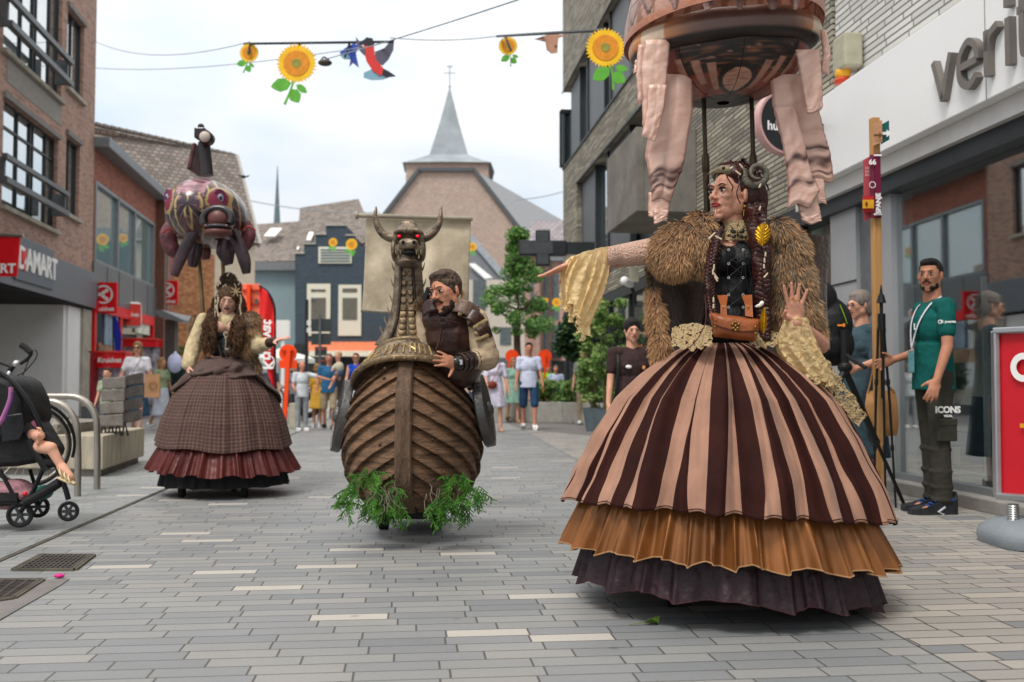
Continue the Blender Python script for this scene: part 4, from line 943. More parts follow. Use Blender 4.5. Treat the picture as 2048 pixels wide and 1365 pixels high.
# ---------------------------------------------------------------- fur, braids, lace
def furmat(name):
    return vcol(name, rough=.75, sheen=.2)
def fur(mb, surf, n, L, flow, cols, rnd=RND, w=.0026, lift=.5, curl=.25):
    """surf() -> point, normal; flow: direction the hair lies; cols: list of (root, mid, tip)"""
    for i in range(n):
        p, nr = surf(rnd); f = Vector(flow(p) if callable(flow) else flow)
        d = (nr*lift+f*(1-lift)+V(rnd.uniform(-1, 1), rnd.uniform(-1, 1), rnd.uniform(-1, 1))*curl).normalized()
        l = L*rnd.uniform(.55, 1.15); side = d.cross(V(rnd.uniform(-.5, .5), -1, rnd.uniform(-.3, .3))).normalized()*w
        b = V(0, 0, -1)*l*.25; c = cols[min(len(cols)-1, int((noise.noise(p*9)*.5+.5+rnd.uniform(-.25, .25))*len(cols)))] if True else None
        q = .75+.5*rnd.random(); c = [tuple(x*q for x in cc) for cc in c]
        mb.add([p-side, p+side, p+d*l*.5+side*.8+b*.3, p+d*l*.5-side*.8+b*.3, p+d*l+b], [(0, 1, 2, 3), (3, 2, 4)], 0, [c[0], c[0], c[1], c[1], c[2]])
def ellsurf(parts):
    """random point on a union of ellipsoids (centre, radii)"""
    ws = [max(r) for _, r in parts]
    def f(rnd):
        while True:
            c, r = rnd.choices(parts, ws)[0]; v = V(rnd.gauss(0, 1), rnd.gauss(0, 1), rnd.gauss(0, 1)).normalized()
            if v.y > .45: continue
            p = V(c[0]+v.x*r[0], c[1]+v.y*r[1], c[2]+v.z*r[2])
            if any(sum(((p[i]-c2[i])/r2[i])**2 for i in range(3)) < .9 for c2, r2 in parts if c2 is not c): continue
            return p, V(v.x/r[0], v.y/r[1], v.z/r[2]).normalized()
    return f
def braid(mb, path, r, turns):
    pp = smooth_path(path, 14); n = len(pp)
    for s_ in range(3):
        ph = 2*pi*s_/3; pts = []
        for i, p in enumerate(pp):
            a = ph+2*pi*turns*i/n; rr = r if not callable(r) else r(i/n)
            pts.append(p+V(rr*.62*sin(a), rr*.42*sin(2*a)-.002, 0))
        mb.tube(pts, [(r if not callable(r) else r(i/n))*.60 for i in range(n)], 8)
# ---------------------------------------------------------------- performer in the striped crinoline
YC = 4.2; c0 = P(1446, 770, YC); cx1 = c0.x
P1 = thing('person', 'woman in fur mantle and ram horns, one arm stretched out, in huge striped skirt', 'person', (cx1, YC, 0))
pk = '#b98b76'; dk = '#3c1a17'
velP = mat('velvet_pink', '#956f5c', .85, var=.12, vs=9, bump=.6, bs=11, sheen=.1, stretch=(1, 1, .35)); velD = mat('velvet_brown', '#2b100c', .85, var=.2, vs=9, bump=.6, bs=11, spec=.15, stretch=(1, 1, .35))
satin = mat('satin_gold', '#7d4e28', .3, metal=.35, var=.22, vs=3, bump=.25, bs=12, stretch=(1, 1, .3)); taff = mat('taffeta_plum', '#2c191f', .45, var=.25, vs=7, bump=.7, bs=16, spec=.3)
prof1 = [(0, .13), (.03, .185), (.092, .255), (.187, .34), (.335, .445), (.547, .54), (.79, .625), (1, .682)]
def fold(u, k, a, seed=0): return a*(sin(k*u*2*pi+seed)+.55*sin(k*1.7*u*2*pi+seed*2.3+1.1)+.4*sin(k*.53*u*2*pi+2.1*seed))
def hem_tilt(ang): return .045*(-cos(ang))  # left side rides higher
def nz(x, s=0): return noise.noise(V(x*3.1, s, 7.7))
def skirt1(u, v):
    a = 2*pi*u-pi/2
    w = u+.0062*sin(2*pi*u*23+2*v)*(1-v)**.7+.012*nz(u*14, 3+v*.6)*(1-v)**.6
    r = .975*interp(prof1, v); f = (fold(u, 17, .021, .7)+.014*nz(u*40, 1))*(1.2*sin(min(1, v*1.9+.08)*pi*.62))+.008*sin(2*pi*44*u+3*nz(u*9,2))*(1-v)**2*min(1,v*12) ; z = lerp(1.07, .375, v)
    sh = .022*nz(u*9, v*5)*v
    aa = 2*pi*w-pi/2
    front = max(0, -sin(aa)); rr = r+f+sh
    return (cx1+rr*cos(aa), YC+rr*sin(aa), z+v*v*(hem_tilt(aa)+.055*front)+.006*sin(2*pi*32*u)*v**6)
NS = 64
mb = MB(); mb.grid(skirt1, NS*10, 80, True, mfn=lambda u, v: int((u+.002)*NS) % 2)
mb.build('striped_skirt', [velP, velD], P1, smooth=80, thick=.004)
mb = MB()
hemt = [Vector(skirt1(i/440, .985))+V(0, 0, 0) for i in range(441)]
mb.tube([p+(p-V(cx1, YC, p.z)).normalized()*.003 for p in hemt], .0018, 4); mb.build('hem_stitch', velD, P1)
def flounce(cx, cy, z0, z1, r0, r1, nf, amp, seed, tilt=hem_tilt, wav=.012, hemw=.0):
    def f(u, v):
        a = 2*pi*u-pi/2; k = v**.8
        ph = nf*u*2*pi+2.2*sin(3*2*pi*u+seed)+1.1*sin(7*2*pi*u+seed)
        s = sin(ph); s = s*(1.35-.35*s*s)*(.75+1.1*abs(noise.noise(V(u*23, seed, 2)))); r = lerp(r0, r1, v)+amp*(.25+.75*k)*s+amp*.4*sin(2.3*ph+seed)*k
        front = max(0, -sin(a)); da = .5*amp/r1*cos(ph)*k
        return (cx+r*cos(a+da), cy+r*sin(a+da), lerp(z0, z1, v)+tilt(a)+.055*front*(1)+wav*sin(ph*.5+seed)*v+hemw*nz(u*20, seed)*v)
    return f
f1 = flounce(cx1, YC, .43, .195, .57, .672, 42, .020, 1.3)
mb = MB(); mb.grid(f1, 900, 16, True); mb.build('gold_flounce', satin, P1, smooth=80)
mb = MB(); mb.tube([Vector(f1(i/900, 1)) for i in range(901)], .0028, 5); mb.build('flounce_edge', mat('thread_tan', '#a07a55', .8), P1)
f2 = flounce(cx1, YC, .30, .05, .55, .615, 26, .018, 4.1, wav=.014)
mb = MB(); mb.grid(f2, 700, 14, True); mb.build('plum_petticoat', taff, P1, smooth=80)
mb = MB(); mb.tube([Vector(f2(i/700, 1)) for i in range(701)], .002, 4); mb.build('petticoat_edge', mat('thread_plum', '#3f2026', .8), P1)
mb = MB()
for a, b in ((-.25, -.1), (.3, .1), (0, .25)): mb.lathe([(.02, -.025), (.06, -.022), (.06, .022), (.02, .025)], 16)
mb.v = []; mb.f = []; mb.m = []
for dx, dy in ((-.25, -.12), (.28, .1), (-.1, .3)):
    mb = MB(T(cx1+dx, YC+dy, .06) @ RY(pi/2)); mb.lathe([(.02, -.02), (.06, -.018), (.06, .018), (.02, .02)], 18); mb.build('wheel', rubber, P1, smooth=40)
# torso, head, arms
HM1 = P(1459, 392, 4.17); HM = T(HM1) @ RZ(radians(-52)) @ RX(radians(-3)) @ RY(radians(2)); hs1 = .99
sR = P(1392, 497, 4.2); eR = P(1236, 513, 4.2); wR = P(1150, 527, 4.04); sL = P(1540, 497, 4.2); eL = P(1640, 690, 4.16); wL = P(1592, 646, 3.96)
def t1(mb, e=0):
    mb.ell(P(1467, 525, 4.2), (.125+e, .09+e, .11+e)); mb.ell(P(1467, 590, 4.2), (.105+e, .08+e, .12+e)); mb.ell(P(1462, 655, 4.2), (.115+e, .09+e, .12+e))
    for x in (1446, 1492): mb.ell(P(x, 522, 4.13), (.05+e, .045+e, .05+e))
mb = MB(); t1(mb); head_prims(mb, HM, hs1); mb.cap(P(1470, 440, 4.2), P(1468, 490, 4.21), .052, .07); mb.cap(P(1420, 490, 4.21), P(1515, 490, 4.21), .045)
mb.cap(sR, eR, .052, .043); mb.cap(eR, wR, .042, .027); mb.cap(sL, eL, .05, .04); mb.cap(eL, wL, .04, .026)
hand_prims(mb, frame(wR, P(1092, 553, 3.99)-P(1146, 533, 4.03), (-.1, .2, 1)), 1.0, -1, curl=(-8, -2, 4, 8), spread=.7, thumb=(.5, -.5, .75), tcurl=.2)
dL = P(1588, 565, 3.93)-wL
hand_prims(mb, frame(wL, dL, (0, 1, 0.05)), .98, -1, curl=(4, 3, 5, 8), spread=1.5, thumb=(.62, -.45, .35), tcurl=.75)
mb.rem('body', mat('skin_performer', '#c08a72', .58, var=.09, vs=16, sub=.12, bump=.2, bs=160, spec=.35), P1, .0042, 3)
face_parts(HM, hs1, P1, mat('brow_dark', '#3a221b', .6), lipR, eye_d, big=True)
# eye shadow, white face lines
A1 = HM @ SC(hs1, hs1, hs1)
mb = MB(A1)
for q in (-1, 1): mb.tube(smooth_path([(q*.014, -.0865, .012), (q*.030, -.0888, .0185), (q*.047, -.080, .013)], 4), [.002]+[.0042]*7+[.002], 6, flat=.5)
mb.build('eye_shadow', mat('eye_shadow', '#4a2d2b', .5), P1, smooth=60)
wl = mat('face_paint_white', '#d9cfc8', .6)
mb = MB(A1)
for q in (1, -1):
    mb.tube(smooth_path([(q*.006, -.0945, .030), (q*.022, -.0955, .041), (q*.048, -.083, .038), (q*.056, -.070, .030)], 4), .0011, 4)
    mb.tube([(q*.024, -.0865, -.013), (q*.038, -.0835, -.013), (q*.056, -.063, -.007)], .0011, 4); mb.tube([(q*.034, -.086, -.019), (q*.058, -.061, -.012)], .0011, 4)
    for x in (.026, .031): mb.tube([(q*x, -.0875, -.004), (q*x, -.0865, -.015)], .0012, 4)
mb.tube([(0.003, -.088, -.070), (0.003, -.087, -.094)], .0014, 4); mb.tube([(0, -.094, .022), (0, -.094, .045)], .0012, 4)
mb.build('face_paint', wl, P1)
# hair
hairP = mat('hair_burgundy', '#33130f', .4, var=.4, vs=30, bump=.4, bs=60, coat=.1)
mb = MB(); scalp(mb, HM @ T(0, .016, .010), hs1, .012); mb.M = HM
mb.ell((.02, .105, -.01), (.085, .075, .11)); mb.ell((.062, .075, .02), (.05, .06, .08)); mb.ell((0, -.005, .108), (.068, .065, .034)); mb.ell((.045, -.01, .085), (.035, .05, .03)); mb.M = Matrix()
mb.rem('hair', hairP, P1, .006, 1)
mb = MB(HM); rn = random.Random(3)
for i in range(150):
    a = rn.uniform(-.45, pi+.45); el = rn.uniform(-.1 if .1 < a < 3 else .75, 1.45); rr = .106
    b = V(rr*.93*cos(a)*cos(el), .047+.115*sin(a)*cos(el), .045+.105*sin(el)); b2 = V(rn.uniform(-1, 1), rn.uniform(-1, 1), rn.uniform(-1.3, .3))*.03
    R_ = rn.uniform(.006, .011); ph = rn.uniform(0, 6)
    nrm = (b-V(0, .035, .045)).normalized(); t1_ = nrm.orthogonal().normalized(); t2_ = nrm.cross(t1_)
    mb.tube([b+b2*j/9+(t1_*cos(ph+j*.8)+t2_*sin(ph+j*.8))*R_+nrm*.004 for j in range(10)], [.001]+[.0035]*8+[.001], 5)
for pth in (((-.03, -.07, .105), (-.052, -.092, .075), (-.057, -.088, .045), (-.06, -.07, .03)), ((.01, -.085, .10), (.004, -.102, .075), (-.004, -.102, .055)), ((.035, -.08, .10), (.05, -.088, .07), (.06, -.075, .04), (.066, -.06, .02), (.06, -.06, 0)),
            ((.07, -.04, .08), (.082, -.04, .04), (.08, -.05, -.01), (.086, -.03, -.05))):
    mb.tube(smooth_path(pth, 5), [.0028]*(5*(len(pth)-1))+[.001], 5)
mb.build('curls', hairP, P1, smooth=60)
mb = MB(); braid(mb, [P(1438, 448, 4.2), P(1431, 474, 4.09), P(1424, 520, 4.03), P(1420, 570, 4.04), P(1424, 615, 4.04), P(1431, 650, 4.02)], lambda u: .024*(1-.35*u), 12); mb.build('braid', hairP, P1, smooth=60)
mb = MB(); braid(mb, [P(1505, 412, 4.16), P(1515, 450, 4.1), P(1521, 500, 4.06), P(1524, 560, 4.04), P(1526, 620, 4.04), P(1530, 680, 4.02)], lambda u: .046*(1-.5*u), 11)
mb.build('braid', hairP, P1, smooth=60)
mb = MB()
for i in range(16):
    p = P(1508+rn.uniform(-8, 14), 420+rn.uniform(0, 45), 4.08); ph = rn.uniform(0, 6)
    mb.tube([p+V(.012*cos(ph+j*.9), .012*sin(ph+j*.9)*.6, -.007*j) for j in range(9)], .004, 5)
mb.build('loose_curls', hairP, P1, smooth=60)
# ram horn, bird skull, bones, leaves
bone = mat('bone', '#85775f', .5, var=.25, vs=18, bump=.4, bs=30); hornm = mat('ram_horn', '#5d584c', .55, var=.3, vs=20, bump=.3, bs=50)
def ramhorn(cpx, Y, sg, s=1.0):
    c = P(*cpx, Y); pts = []; rs = []
    for i in range(90):
        u = i/89; a = pi*.15+sg*0-2.75*pi*u; r = .052*(1-.55*u)*s
        pts.append(c+V(-r*cos(a)*sg, -.055*u, r*sin(a))); rs.append(.0185*(1-.75*u)*(1+.09*sin(i*2.1))*s)
    mb = MB(); mb.tube(pts, rs, 12); mb.build('horn', hornm, P1, smooth=70)
ramhorn((1511, 351), 4.12, 1); ramhorn((1440, 347), 4.30, -1, .8)
mb = MB(T(P(1446, 338, 4.05)) @ RZ(radians(-35)) @ RY(radians(22)) @ SC(.8, .8, .8))
mb.ell((.02, 0, 0), (.034, .024, .022)); mb.tube([(0, 0, 0), (-.03, 0, -.012), (-.06, 0, -.036), (-.07, 0, -.05)], [.02, .013, .007, .001], 8); mb.tube([(0, 0, -.012), (-.04, 0, -.03), (-.055, 0, -.045)], [.01, .006, .001], 6)
mb.rem('bird_skull', bone, P1, .0035, 1)
mb = MB(T(P(1446, 338, 4.05)) @ RZ(radians(-35)) @ RY(radians(22)) @ SC(.8, .8, .8)); mb.ell((.012, -.022, .003), (.010, .006, .009)); mb.build('skull_socket', eye_d, P1, smooth=60)
def bead(px, py, Y, L=.012, r=.0045, rot=0, m=bone, nm='bead'):
    p = P(px, py, Y); d = V(sin(rot), 0, cos(rot))*L; mb = MB(); mb.cap(p-d, p+d, r, r*.8, 8); mb.build(nm, m, P1, smooth=60)
ivory = mat('ivory', '#c2b197', .4, var=.15)
for px, py, r_, L in ((1428, 535, .1, .012), (1426, 545, -.1, .01), (1431, 552, -.6, .018), (1432, 558, -.5, .012), (1427, 600, 0, .01), (1427, 613, 0, .008), (1531, 509, .1, .008), (1529, 521, 0, .009), (1528, 533, 0, .008), (1532, 551, .7, .012), (1424, 472, .8, .02), (1437, 476, -1.1, .016), (1520, 417, .3, .008), (1476, 346, -.9, .014), (1482, 332, -.7, .01), (1520, 372, .4, .008), (1463, 336, .9, .006)):
    bead(px, py, 3.965 if py > 460 else 4.02, L*.8, .004, r_, ivory)
mb = MB(); pts = smooth_path([P(1510, 614, 3.95), P(1520, 611, 3.94), P(1526, 603, 3.94)], 5); mb.tube(pts, [.002, .004, .006, .007, .0075, .008, .0085, .009, .0085, .007, .004][:len(pts)], 8); mb.build('tooth', mat('tooth_white', '#d6d2c8', .35), P1, smooth=60)
gold = mat('gold_leaf', '#b98a1c', .32, metal=.75, var=.2, vs=30)
def leaf(px, py, Y, h, w, roll, nm='gold_leaf'):
    M = face(P(px, py, Y), 0, roll); n = 22; mb = MB(M)
    def f(u, v):
        ww = w*sin(pi*(v**.8))**.7*(1+.16*(((v*n) % 1)-.5)); x = (u-.5)*2*ww
        return (x, (v-.5)*h, .012*cos((u-.5)*pi)-.5*abs(x)*.35+.003*sin(40*(v+abs(u-.5)*.6)))
    mb.grid(f, 12, n*3); mb.tube([(0, -h*.52, .012), (0, h*.5, .014)], .002, 5); mb.build(nm, gold, P1, smooth=50, thick=.0015)
leaf(1526, 470, 3.98, .095, .032, radians(172)); leaf(1527, 641, 3.90, .10, .015, radians(-3))
# earring
mb = MB(); mb.ell(P(1489, 413, 4.08), .005); mb.cap(P(1488, 420, 4.08), P(1487, 432, 4.08), .0015); mb.build('earring', gold, P1)
# choker
laceM = mat('lace_cream', '#dbc6a0', .8, var=.2, vs=60, bump=1, bs=110, col2='#b0905f'); laceP = mat('lace_pink', '#ecd0bd', .8, var=.2, vs=70, bump=1.0, bs=120, col2='#cf9f8a')
def rough_grid(name, f, nu, nv, m, par, amp=.004, sc_=60, closed=False, thick=0, holes=0, seed=0):
    """cloth sheet with lumpy surface; holes>0 punches lace openings"""
    mb = MB()
    def g(u, v):
        p = Vector(f(u, v)); n = noise.noise_vector(p*sc_); return p+n*amp
    mb.grid(g, nu, nv, closed)
    if holes:
        fs = []; ms = []
        for fc, mi in zip(mb.f, mb.m):
            c = sum((Vector(mb.v[i]) for i in fc), Vector())/len(fc)
            if noise.noise(c*95+V(seed, 0, 0)) < holes: fs.append(fc); ms.append(mi)
        mb.f = fs; mb.m = ms
    return mb.build(name, m, par, smooth=80, thick=thick)
cN = P(1472, 460, 4.19)
rough_grid('choker', lambda u, v: (cN.x+(.064+.012*v+.006*sin(26*pi*u)*(v > .7))*cos(2*pi*u), cN.y+(.062+.012*v)*sin(2*pi*u), cN.z+.032-.072*v-.014*cos(2*pi*u+pi/2)*v), 110, 14, laceM, P1, .003, 80, True, holes=.33)
q = P(1475, 468, 4.105)
mb = MB(face(q, 0)); 
for sx in (-1, 1): mb.ell((sx*.018, .010, 0), (.014, .009, .004), RZ(sx*.5)); mb.ell((sx*.014, -.010, 0), (.011, .007, .004), RZ(-sx*.5))
mb.ell((0, 0, 0), (.004, .014, .005)); mb.build('butterfly_clasp', mat('clasp_dark', '#3b3830', .35, metal=.7, var=.3), P1, smooth=50)
# corset
cor = mat('corset_black', '#0d0d0f', .55, var=.3, vs=12, bump=.4, bs=40); rib = mat('ribbon_black', '#1a1a1d', .35, var=.1)
mb = MB(); t1(mb, .012); o = mb.rem('corset', cor, P1, .006, 14)
zc = P(1470, 492, 4.2).z
me = o.data; bm = bmesh.new(); bm.from_mesh(me)
zw = zc-W[P1.name].translation.z
bmesh.ops.delete(bm, geom=[v for v in bm.verts if v.co.z > zw+.012*cos((v.co.x-(P(1470, 0, 4.2).x-cx1))*60)], context='VERTS'); bm.to_mesh(me); bm.free()
mb = MB()
for px in (1418, 1436, 1454, 1488, 1506): mb.tube(smooth_path([P(px, 498, 4.085), P(px+1, 530, 4.065), P(px+(1470-px)*.12, 590, 4.10), P(px, 640, 4.09)], 4), .0022, 5)
mb.build('boning', rib, P1)
ys = [500, 528, 556, 590, 615]
for i in range(4):
    a, b = P(1457, ys[i], 4.065), P(1484, ys[i+1]-8, 4.065); mb = MB(); mb.tube([a, b], .0028, 5, flat=.4); mb.tube([P(1484, ys[i]+4, 4.062), P(1457, ys[i+1]-2, 4.062)], .0028, 5, flat=.4); mb.build('lacing', mat('lace_grey', '#4a4a4e', .4), P1)
silver = mat('silver', '#b9b9b9', .25, metal=.9)
for y in ys:
    for x in (1457, 1486): mb = MB(T(P(x, y, 4.06)) @ RX(pi/2)); mb.lathe([(.003, 0), (.0055, 0), (.0055, .003), (.003, .003)], 10, caps=False); mb.build('eyelet', silver, P1)
mb = MB()
for pth in (((1490, 515), (1484, 540), (1478, 575)), ((1491, 515), (1492, 560), (1502, 600)), ((1494, 515), (1502, 555), (1500, 585)), ((1490, 514), (1504, 530), (1506, 560), (1505, 612)), ((1492, 513), (1475, 524), (1462, 520))):
    mb.tube(smooth_path([P(x, y, 4.045) for x, y in pth], 5), .0042, 5, flat=.25)
mb.build('ribbon_bow', mat('ribbon_grey', '#333338', .35), P1, smooth=50)
# hip lace
for (x0, y0, x1, y1, nm) in ((1343, 655, 1424, 700, 1), (1498, 668, 1562, 696, 2)):
    def f(u, v, x0=x0, y0=y0, x1=x1, y1=y1, nm=nm):
        px = lerp(x0, x1, u); top = y0+8*sin(u*pi)*(-1); py = lerp(top, y1-10*(1-sin(u*pi)), v)
        a = (px-1455)/100
        return P(px, py+2.5*sin(u*28)*v, 4.2-.20*cos(max(-1.4, min(1.4, a)))-.10*v-.02*sin(u*9))
    rough_grid('hip_lace', f, 60, 26, laceM, P1, .006, 55, holes=.35)
# lace trail down the right of the skirt
def f(u, v):
    px = lerp(1590, 1722, v)+lerp(-12, 26, u)*(1-.5*v); py = lerp(690, 852, v**1.1)-lerp(-4, 18, u)+3*sin(v*30)
    return P(px, py, 3.99+.06*v)
rough_grid('lace_trail', f, 26, 90, laceM, P1, .006, 50, holes=.38)
# bag
leather = mat('leather_tan', '#8a4a26', .42, var=.12, vs=12, bump=.25, bs=50, coat=.15)
bx = [P(1418, 628, 3.93), P(1522, 642, 3.93), P(1511, 684, 3.93), P(1428, 674, 3.93)]
mb = MB(); cc = sum(bx, Vector())/4
def bagf(u, v, front=True):
    p = (bx[0]*(1-u)+bx[1]*u)*(1-v)+(bx[3]*(1-u)+bx[2]*u)*v
    e = (1-abs(2*u-1)**5)*(1-abs(2*v-1)**5); return p+V(0, -.045*e if front else .03*e, 0)
mb.grid(lambda u, v: bagf(u, v), 24, 14); mb.grid(lambda u, v: bagf(1-u, v, False), 24, 14); mb.build('bag', leather, P1, smooth=60)
def flap(u, v):
    lim = .50+.18*sin(pi*u); p = bagf(.02+.96*u, v*lim); return p+V(0, -.006, .004*(1-v))
mb = MB(); mb.grid(flap, 24, 8); mb.build('bag_flap', leather, P1, smooth=60, thick=.004)
mb = MB(); mb.tube([Vector(flap(i/24, 1))+V(0, -.004, 0) for i in range(25)], .0012, 4); mb.build('bag_stitch', mat('dark_thread', '#2c1711', .7), P1)
for xa, xb, xc, xd in ((1434, 1456, 1441, 1452), (1483, 1504, 1490, 1504)):
    mb = MB(); mb.loft([[P(xa, 591, 4.0), P(xb, 590, 4.0), P(xb, 590, 4.01), P(xa, 591, 4.01)], [P(xc, 610, 3.93), P(xd+1, 611, 3.93), P(xd+1, 611, 3.94), P(xc, 610, 3.94)], [P(xc, 632, 3.9), P(xd+2, 635, 3.9), P(xd+2, 635, 3.91), P(xc, 632, 3.91)]])
    mb.build('bag_strap', leather, P1); mb = MB(); mb.ell(P((xc+xd)/2, 614, 3.918), .004); mb.build('rivet', gold, P1)
brass = mat('brass', '#8c6a35', .35, metal=.8, var=.2)
for x, y in ((1431, 641), (1430, 654), (1511, 654), (1511, 667)): mb = MB(); mb.ell(P(x, y, 3.885), .0045); mb.build('rivet', brass, P1)
mb = MB()
for dx, dy in ((0, 0), (-6, -3), (6, -3), (-4, 5), (4, 5), (0, 9), (0, -7)): mb.ell(P(1471+dx, 652+dy, 3.872), .0062)
mb.build('bag_clasp', brass, P1, smooth=60)
# lace arm sleeve + drape sleeve
mb = MB(); mb.cap(P(1300, 503, 4.2), eR, .056, .049, 16); mb.cap(eR, P(1212, 517, 4.15), .049, .045, 16); mb.rem('lace_sleeve', laceP, P1, .005, 1)
chif = mat('chiffon_cream', '#f5dba6', .75, var=.12, vs=20, bump=.9, bs=60, sub=0)
def sleeve(u, v):   # drape hanging from the forearm, u round it
    a = 2*pi*u; p0 = P(1219, 494, 4.17).lerp(P(1150, 512, 3.98), .5+.5*cos(a)); e = V(0, -.055*sin(a), 0)
    xb = lerp(1172, 1128, .5+.5*cos(a))+6*sin(5*a); yb = lerp(655, 592, .5+.5*cos(a))+7*sin(9*a)+5*sin(4*a)
    q = P(xb, yb, 4.08-.06*sin(a)); k = v
    pp = p0.lerp(q, k)+e*(1-.2*k); w = sin(pi*min(1, v*1.3))*.015
    fo = .010*sin(13*a+3*v)*min(1, v*3)
    return pp+V(-w*cos(a)*.2, -fo, .02*sin(pi*.5*min(1, v*4))*(1-v))+V(-.028*sin(pi*v)*cos(a), 0, 0)
rough_grid('chiffon_sleeve', sleeve, 150, 60, chif, P1, .004, 45, True)
def sfr(u, v):
    p = Vector(sleeve(u, 1)); a = 2*pi*u
    return p+V(.012*sin(a*31)*v, .014*cos(a*23)*v, -.030*v+.012*sin(17*a)*v)
rough_grid('sleeve_ruffle', sfr, 260, 10, laceM if False else chif, P1, .007, 70, True, holes=.3)
def sleeve2(u, v):
    a = 2*pi*u; c = lerp(1594, 1622, v**1.2); p0 = P(c+lerp(22, 50, min(1, v*1.6))*cos(a)*(1-.25*max(0, v-.7)), lerp(636, 750+16*cos(a), v), 3.985-.05*sin(a)*(1+.3*v)+.05*v)
    fo = .009*sin(9*a+6*v)*min(1, v*2); return p0+V(-.02*sin(pi*v), -fo, .006*sin(7*a)*v)
rough_grid('chiffon_sleeve', sleeve2, 120, 60, chif, P1, .005, 40, True)
def sf2(u, v):
    p = Vector(sleeve2(u, 1)); a = 2*pi*u; return p+V(.010*sin(a*21)*v, .012*cos(a*17)*v, -.022*v+.008*sin(13*a)*v)
rough_grid('sleeve_ruffle', sf2, 160, 8, chif, P1, .006, 60, True, holes=.3)
for (x, y) in ((1583, 598), (1596, 602)): mb = MB(T(P(x-1, y, 3.93)) @ RY(radians(6))); mb.lathe([(.0085, -.0015), (.0105, -.0015), (.0105, .0015), (.0085, .0015)], 14, caps=False); mb.build('ring', gold, P1)
# fur mantle
g1 = (srgb('#33241a'), srgb('#7d5636'), srgb('#b98f60')); g2 = (srgb('#241b16'), srgb('#54402f'), srgb('#94734f')); g3 = (srgb('#2a2723'), srgb('#4a4238'), srgb('#8d7c63')); g4 = (srgb('#4a301c'), srgb('#94653a'), srgb('#cda376'))
fm = furmat('fur_strands'); fb = mat('fur_base', '#4a3626', .9, var=.4, vs=20, bump=1, bs=60)
def furpart(name, parts, n, L, flow, cols, par=P1, w=.0026, lift=.45, m=fm, base=fb, vox=.012):
    mb = MB()
    for c, r in parts: mb.ell(c, tuple(x*.96 for x in r))
    o = mb.rem(name, base, par, vox, 2)
    mb = MB(); fur(mb, ellsurf([(tuple(c), r) for c, r in parts]), n, L, flow, cols, w=w, lift=lift); mb.build('fur', m, o) if False else None
    f = mb.build('fur', m, par); f.parent = o; W[f.name] = W[par.name]
    return o
furpart('fur_collar', [(P(1365, 487, 4.17), (.105, .10, .085)), (P(1338, 500, 4.17), (.07, .10, .07)), (P(1400, 455, 4.19), (.055, .08, .055)), (P(1402, 500, 4.15), (.045, .08, .08)), (P(1350, 520, 4.15), (.065, .09, .05))], 13000, .046, lambda p: V(-.5, -.15, -1) if p.x < P(1385, 0, 4.2).x else V(-.2, -.3, -.9), [g4, g1, g4, g4, g2, g1, g3])
furpart('fur_collar', [(P(1556, 462, 4.2), (.055, .09, .05)), (P(1580, 500, 4.19), (.055, .09, .085)), (P(1590, 560, 4.17), (.058, .08, .10)), (P(1560, 540, 4.17), (.035, .06, .09)), (P(1598, 620, 4.17), (.065, .075, .09)), (P(1565, 610, 4.18), (.035, .06, .09)), (P(1620, 655, 4.2), (.035, .06, .06))], 15000, .05, V(.35, -.2, -1), [g2, g1, g3, g4, g2, g3])
furpart('fur_tail', [(P(1314, 640, 4.22), (.026, .05, .075)), (P(1320, 690, 4.2), (.026, .05, .07)), (P(1306, 600, 4.25), (.012, .04, .06))], 3800, .04, V(-.15, -.2, -1), [g4, g1, g2])
suede = mat('suede_taupe', '#4a3b33', .95, var=.15, vs=9, bump=.5, bs=60, sheen=.3)
def cape(u, v):
    px = lerp(lerp(1297, 1325, v), lerp(1420, 1400, v), u); py = lerp(530, 712-10*u, v)
    return P(px, py, 4.30-.05*sin(u*pi*2.2+.3)-.05*v+.03*u)
mb = MB(); mb.grid(cape, 40, 30); mb.build('cape', suede, P1, smooth=80, thick=.012)
mb = MB()
def cedge(rnd):
    v = rnd.random(); p = Vector(cape(0, v)); return p+V(rnd.uniform(-.005, .01), rnd.uniform(-.02, .02), 0), V(-1, -.3, 0).normalized()
fur(mb, cedge, 1500, .022, V(-.5, -.1, -.8), [g2, g3, g1], w=.002); mb.build('cape_fringe', fm, P1)
def cape2(u, v):
    px = lerp(1560, 1660, u); py = lerp(470, 700, v); return P(px-8*sin(v*3), py, 4.34+.03*sin(u*7))
mb = MB(); mb.grid(cape2, 20, 20); mb.build('cape_back', suede, P1, smooth=80, thick=.012)
# thin cord
mb = MB(); mb.tube(smooth_path([P(1410, 590, 4.02), P(1412, 640, 3.97), P(1400, 670, 3.93), P(1385, 690, 3.9), P(1375, 697, 3.86)], 6), .0022, 5); mb.build('cord', mat('cord_red', '#4a1e1e', .7), P1)

# ---------------------------------------------------------------- inflatable fish balloon above
IB = thing('inflatable_fish', 'big brown and pink inflatable fish above the woman in the striped skirt', 'balloon', P(1455, 240, 4.35))
vb = vcol('inflatable_print', .42, bump=.5, bs=28, coat=.05)
cb = P(1455, 100, 4.35); u_ = 4.35/F
def mixc(a, b, t): t = max(0, min(1, t)); return tuple(x*(1-t)+y*t for x, y in zip(a, b))
cR = srgb('#5a2317'); cK = srgb('#17100f'); cPk = srgb('#b98b78'); cOr = srgb('#b0703f'); cGy = srgb('#54423c'); cWh = srgb('#e8d6bd'); cBr = srgb('#7a4a30')
def bowl(u, v):
    a = 2*pi*u-pi/2; th = v*pi/2; r = .372*cos(th*.97)**.85; z = -.24*sin(th)
    d = 1.15
    return V(cb.x+r*cos(a), cb.y+.1+r*d*sin(a), cb.z+.03+z+(.025*cos(a)+.055*sin(a))*(1-v))
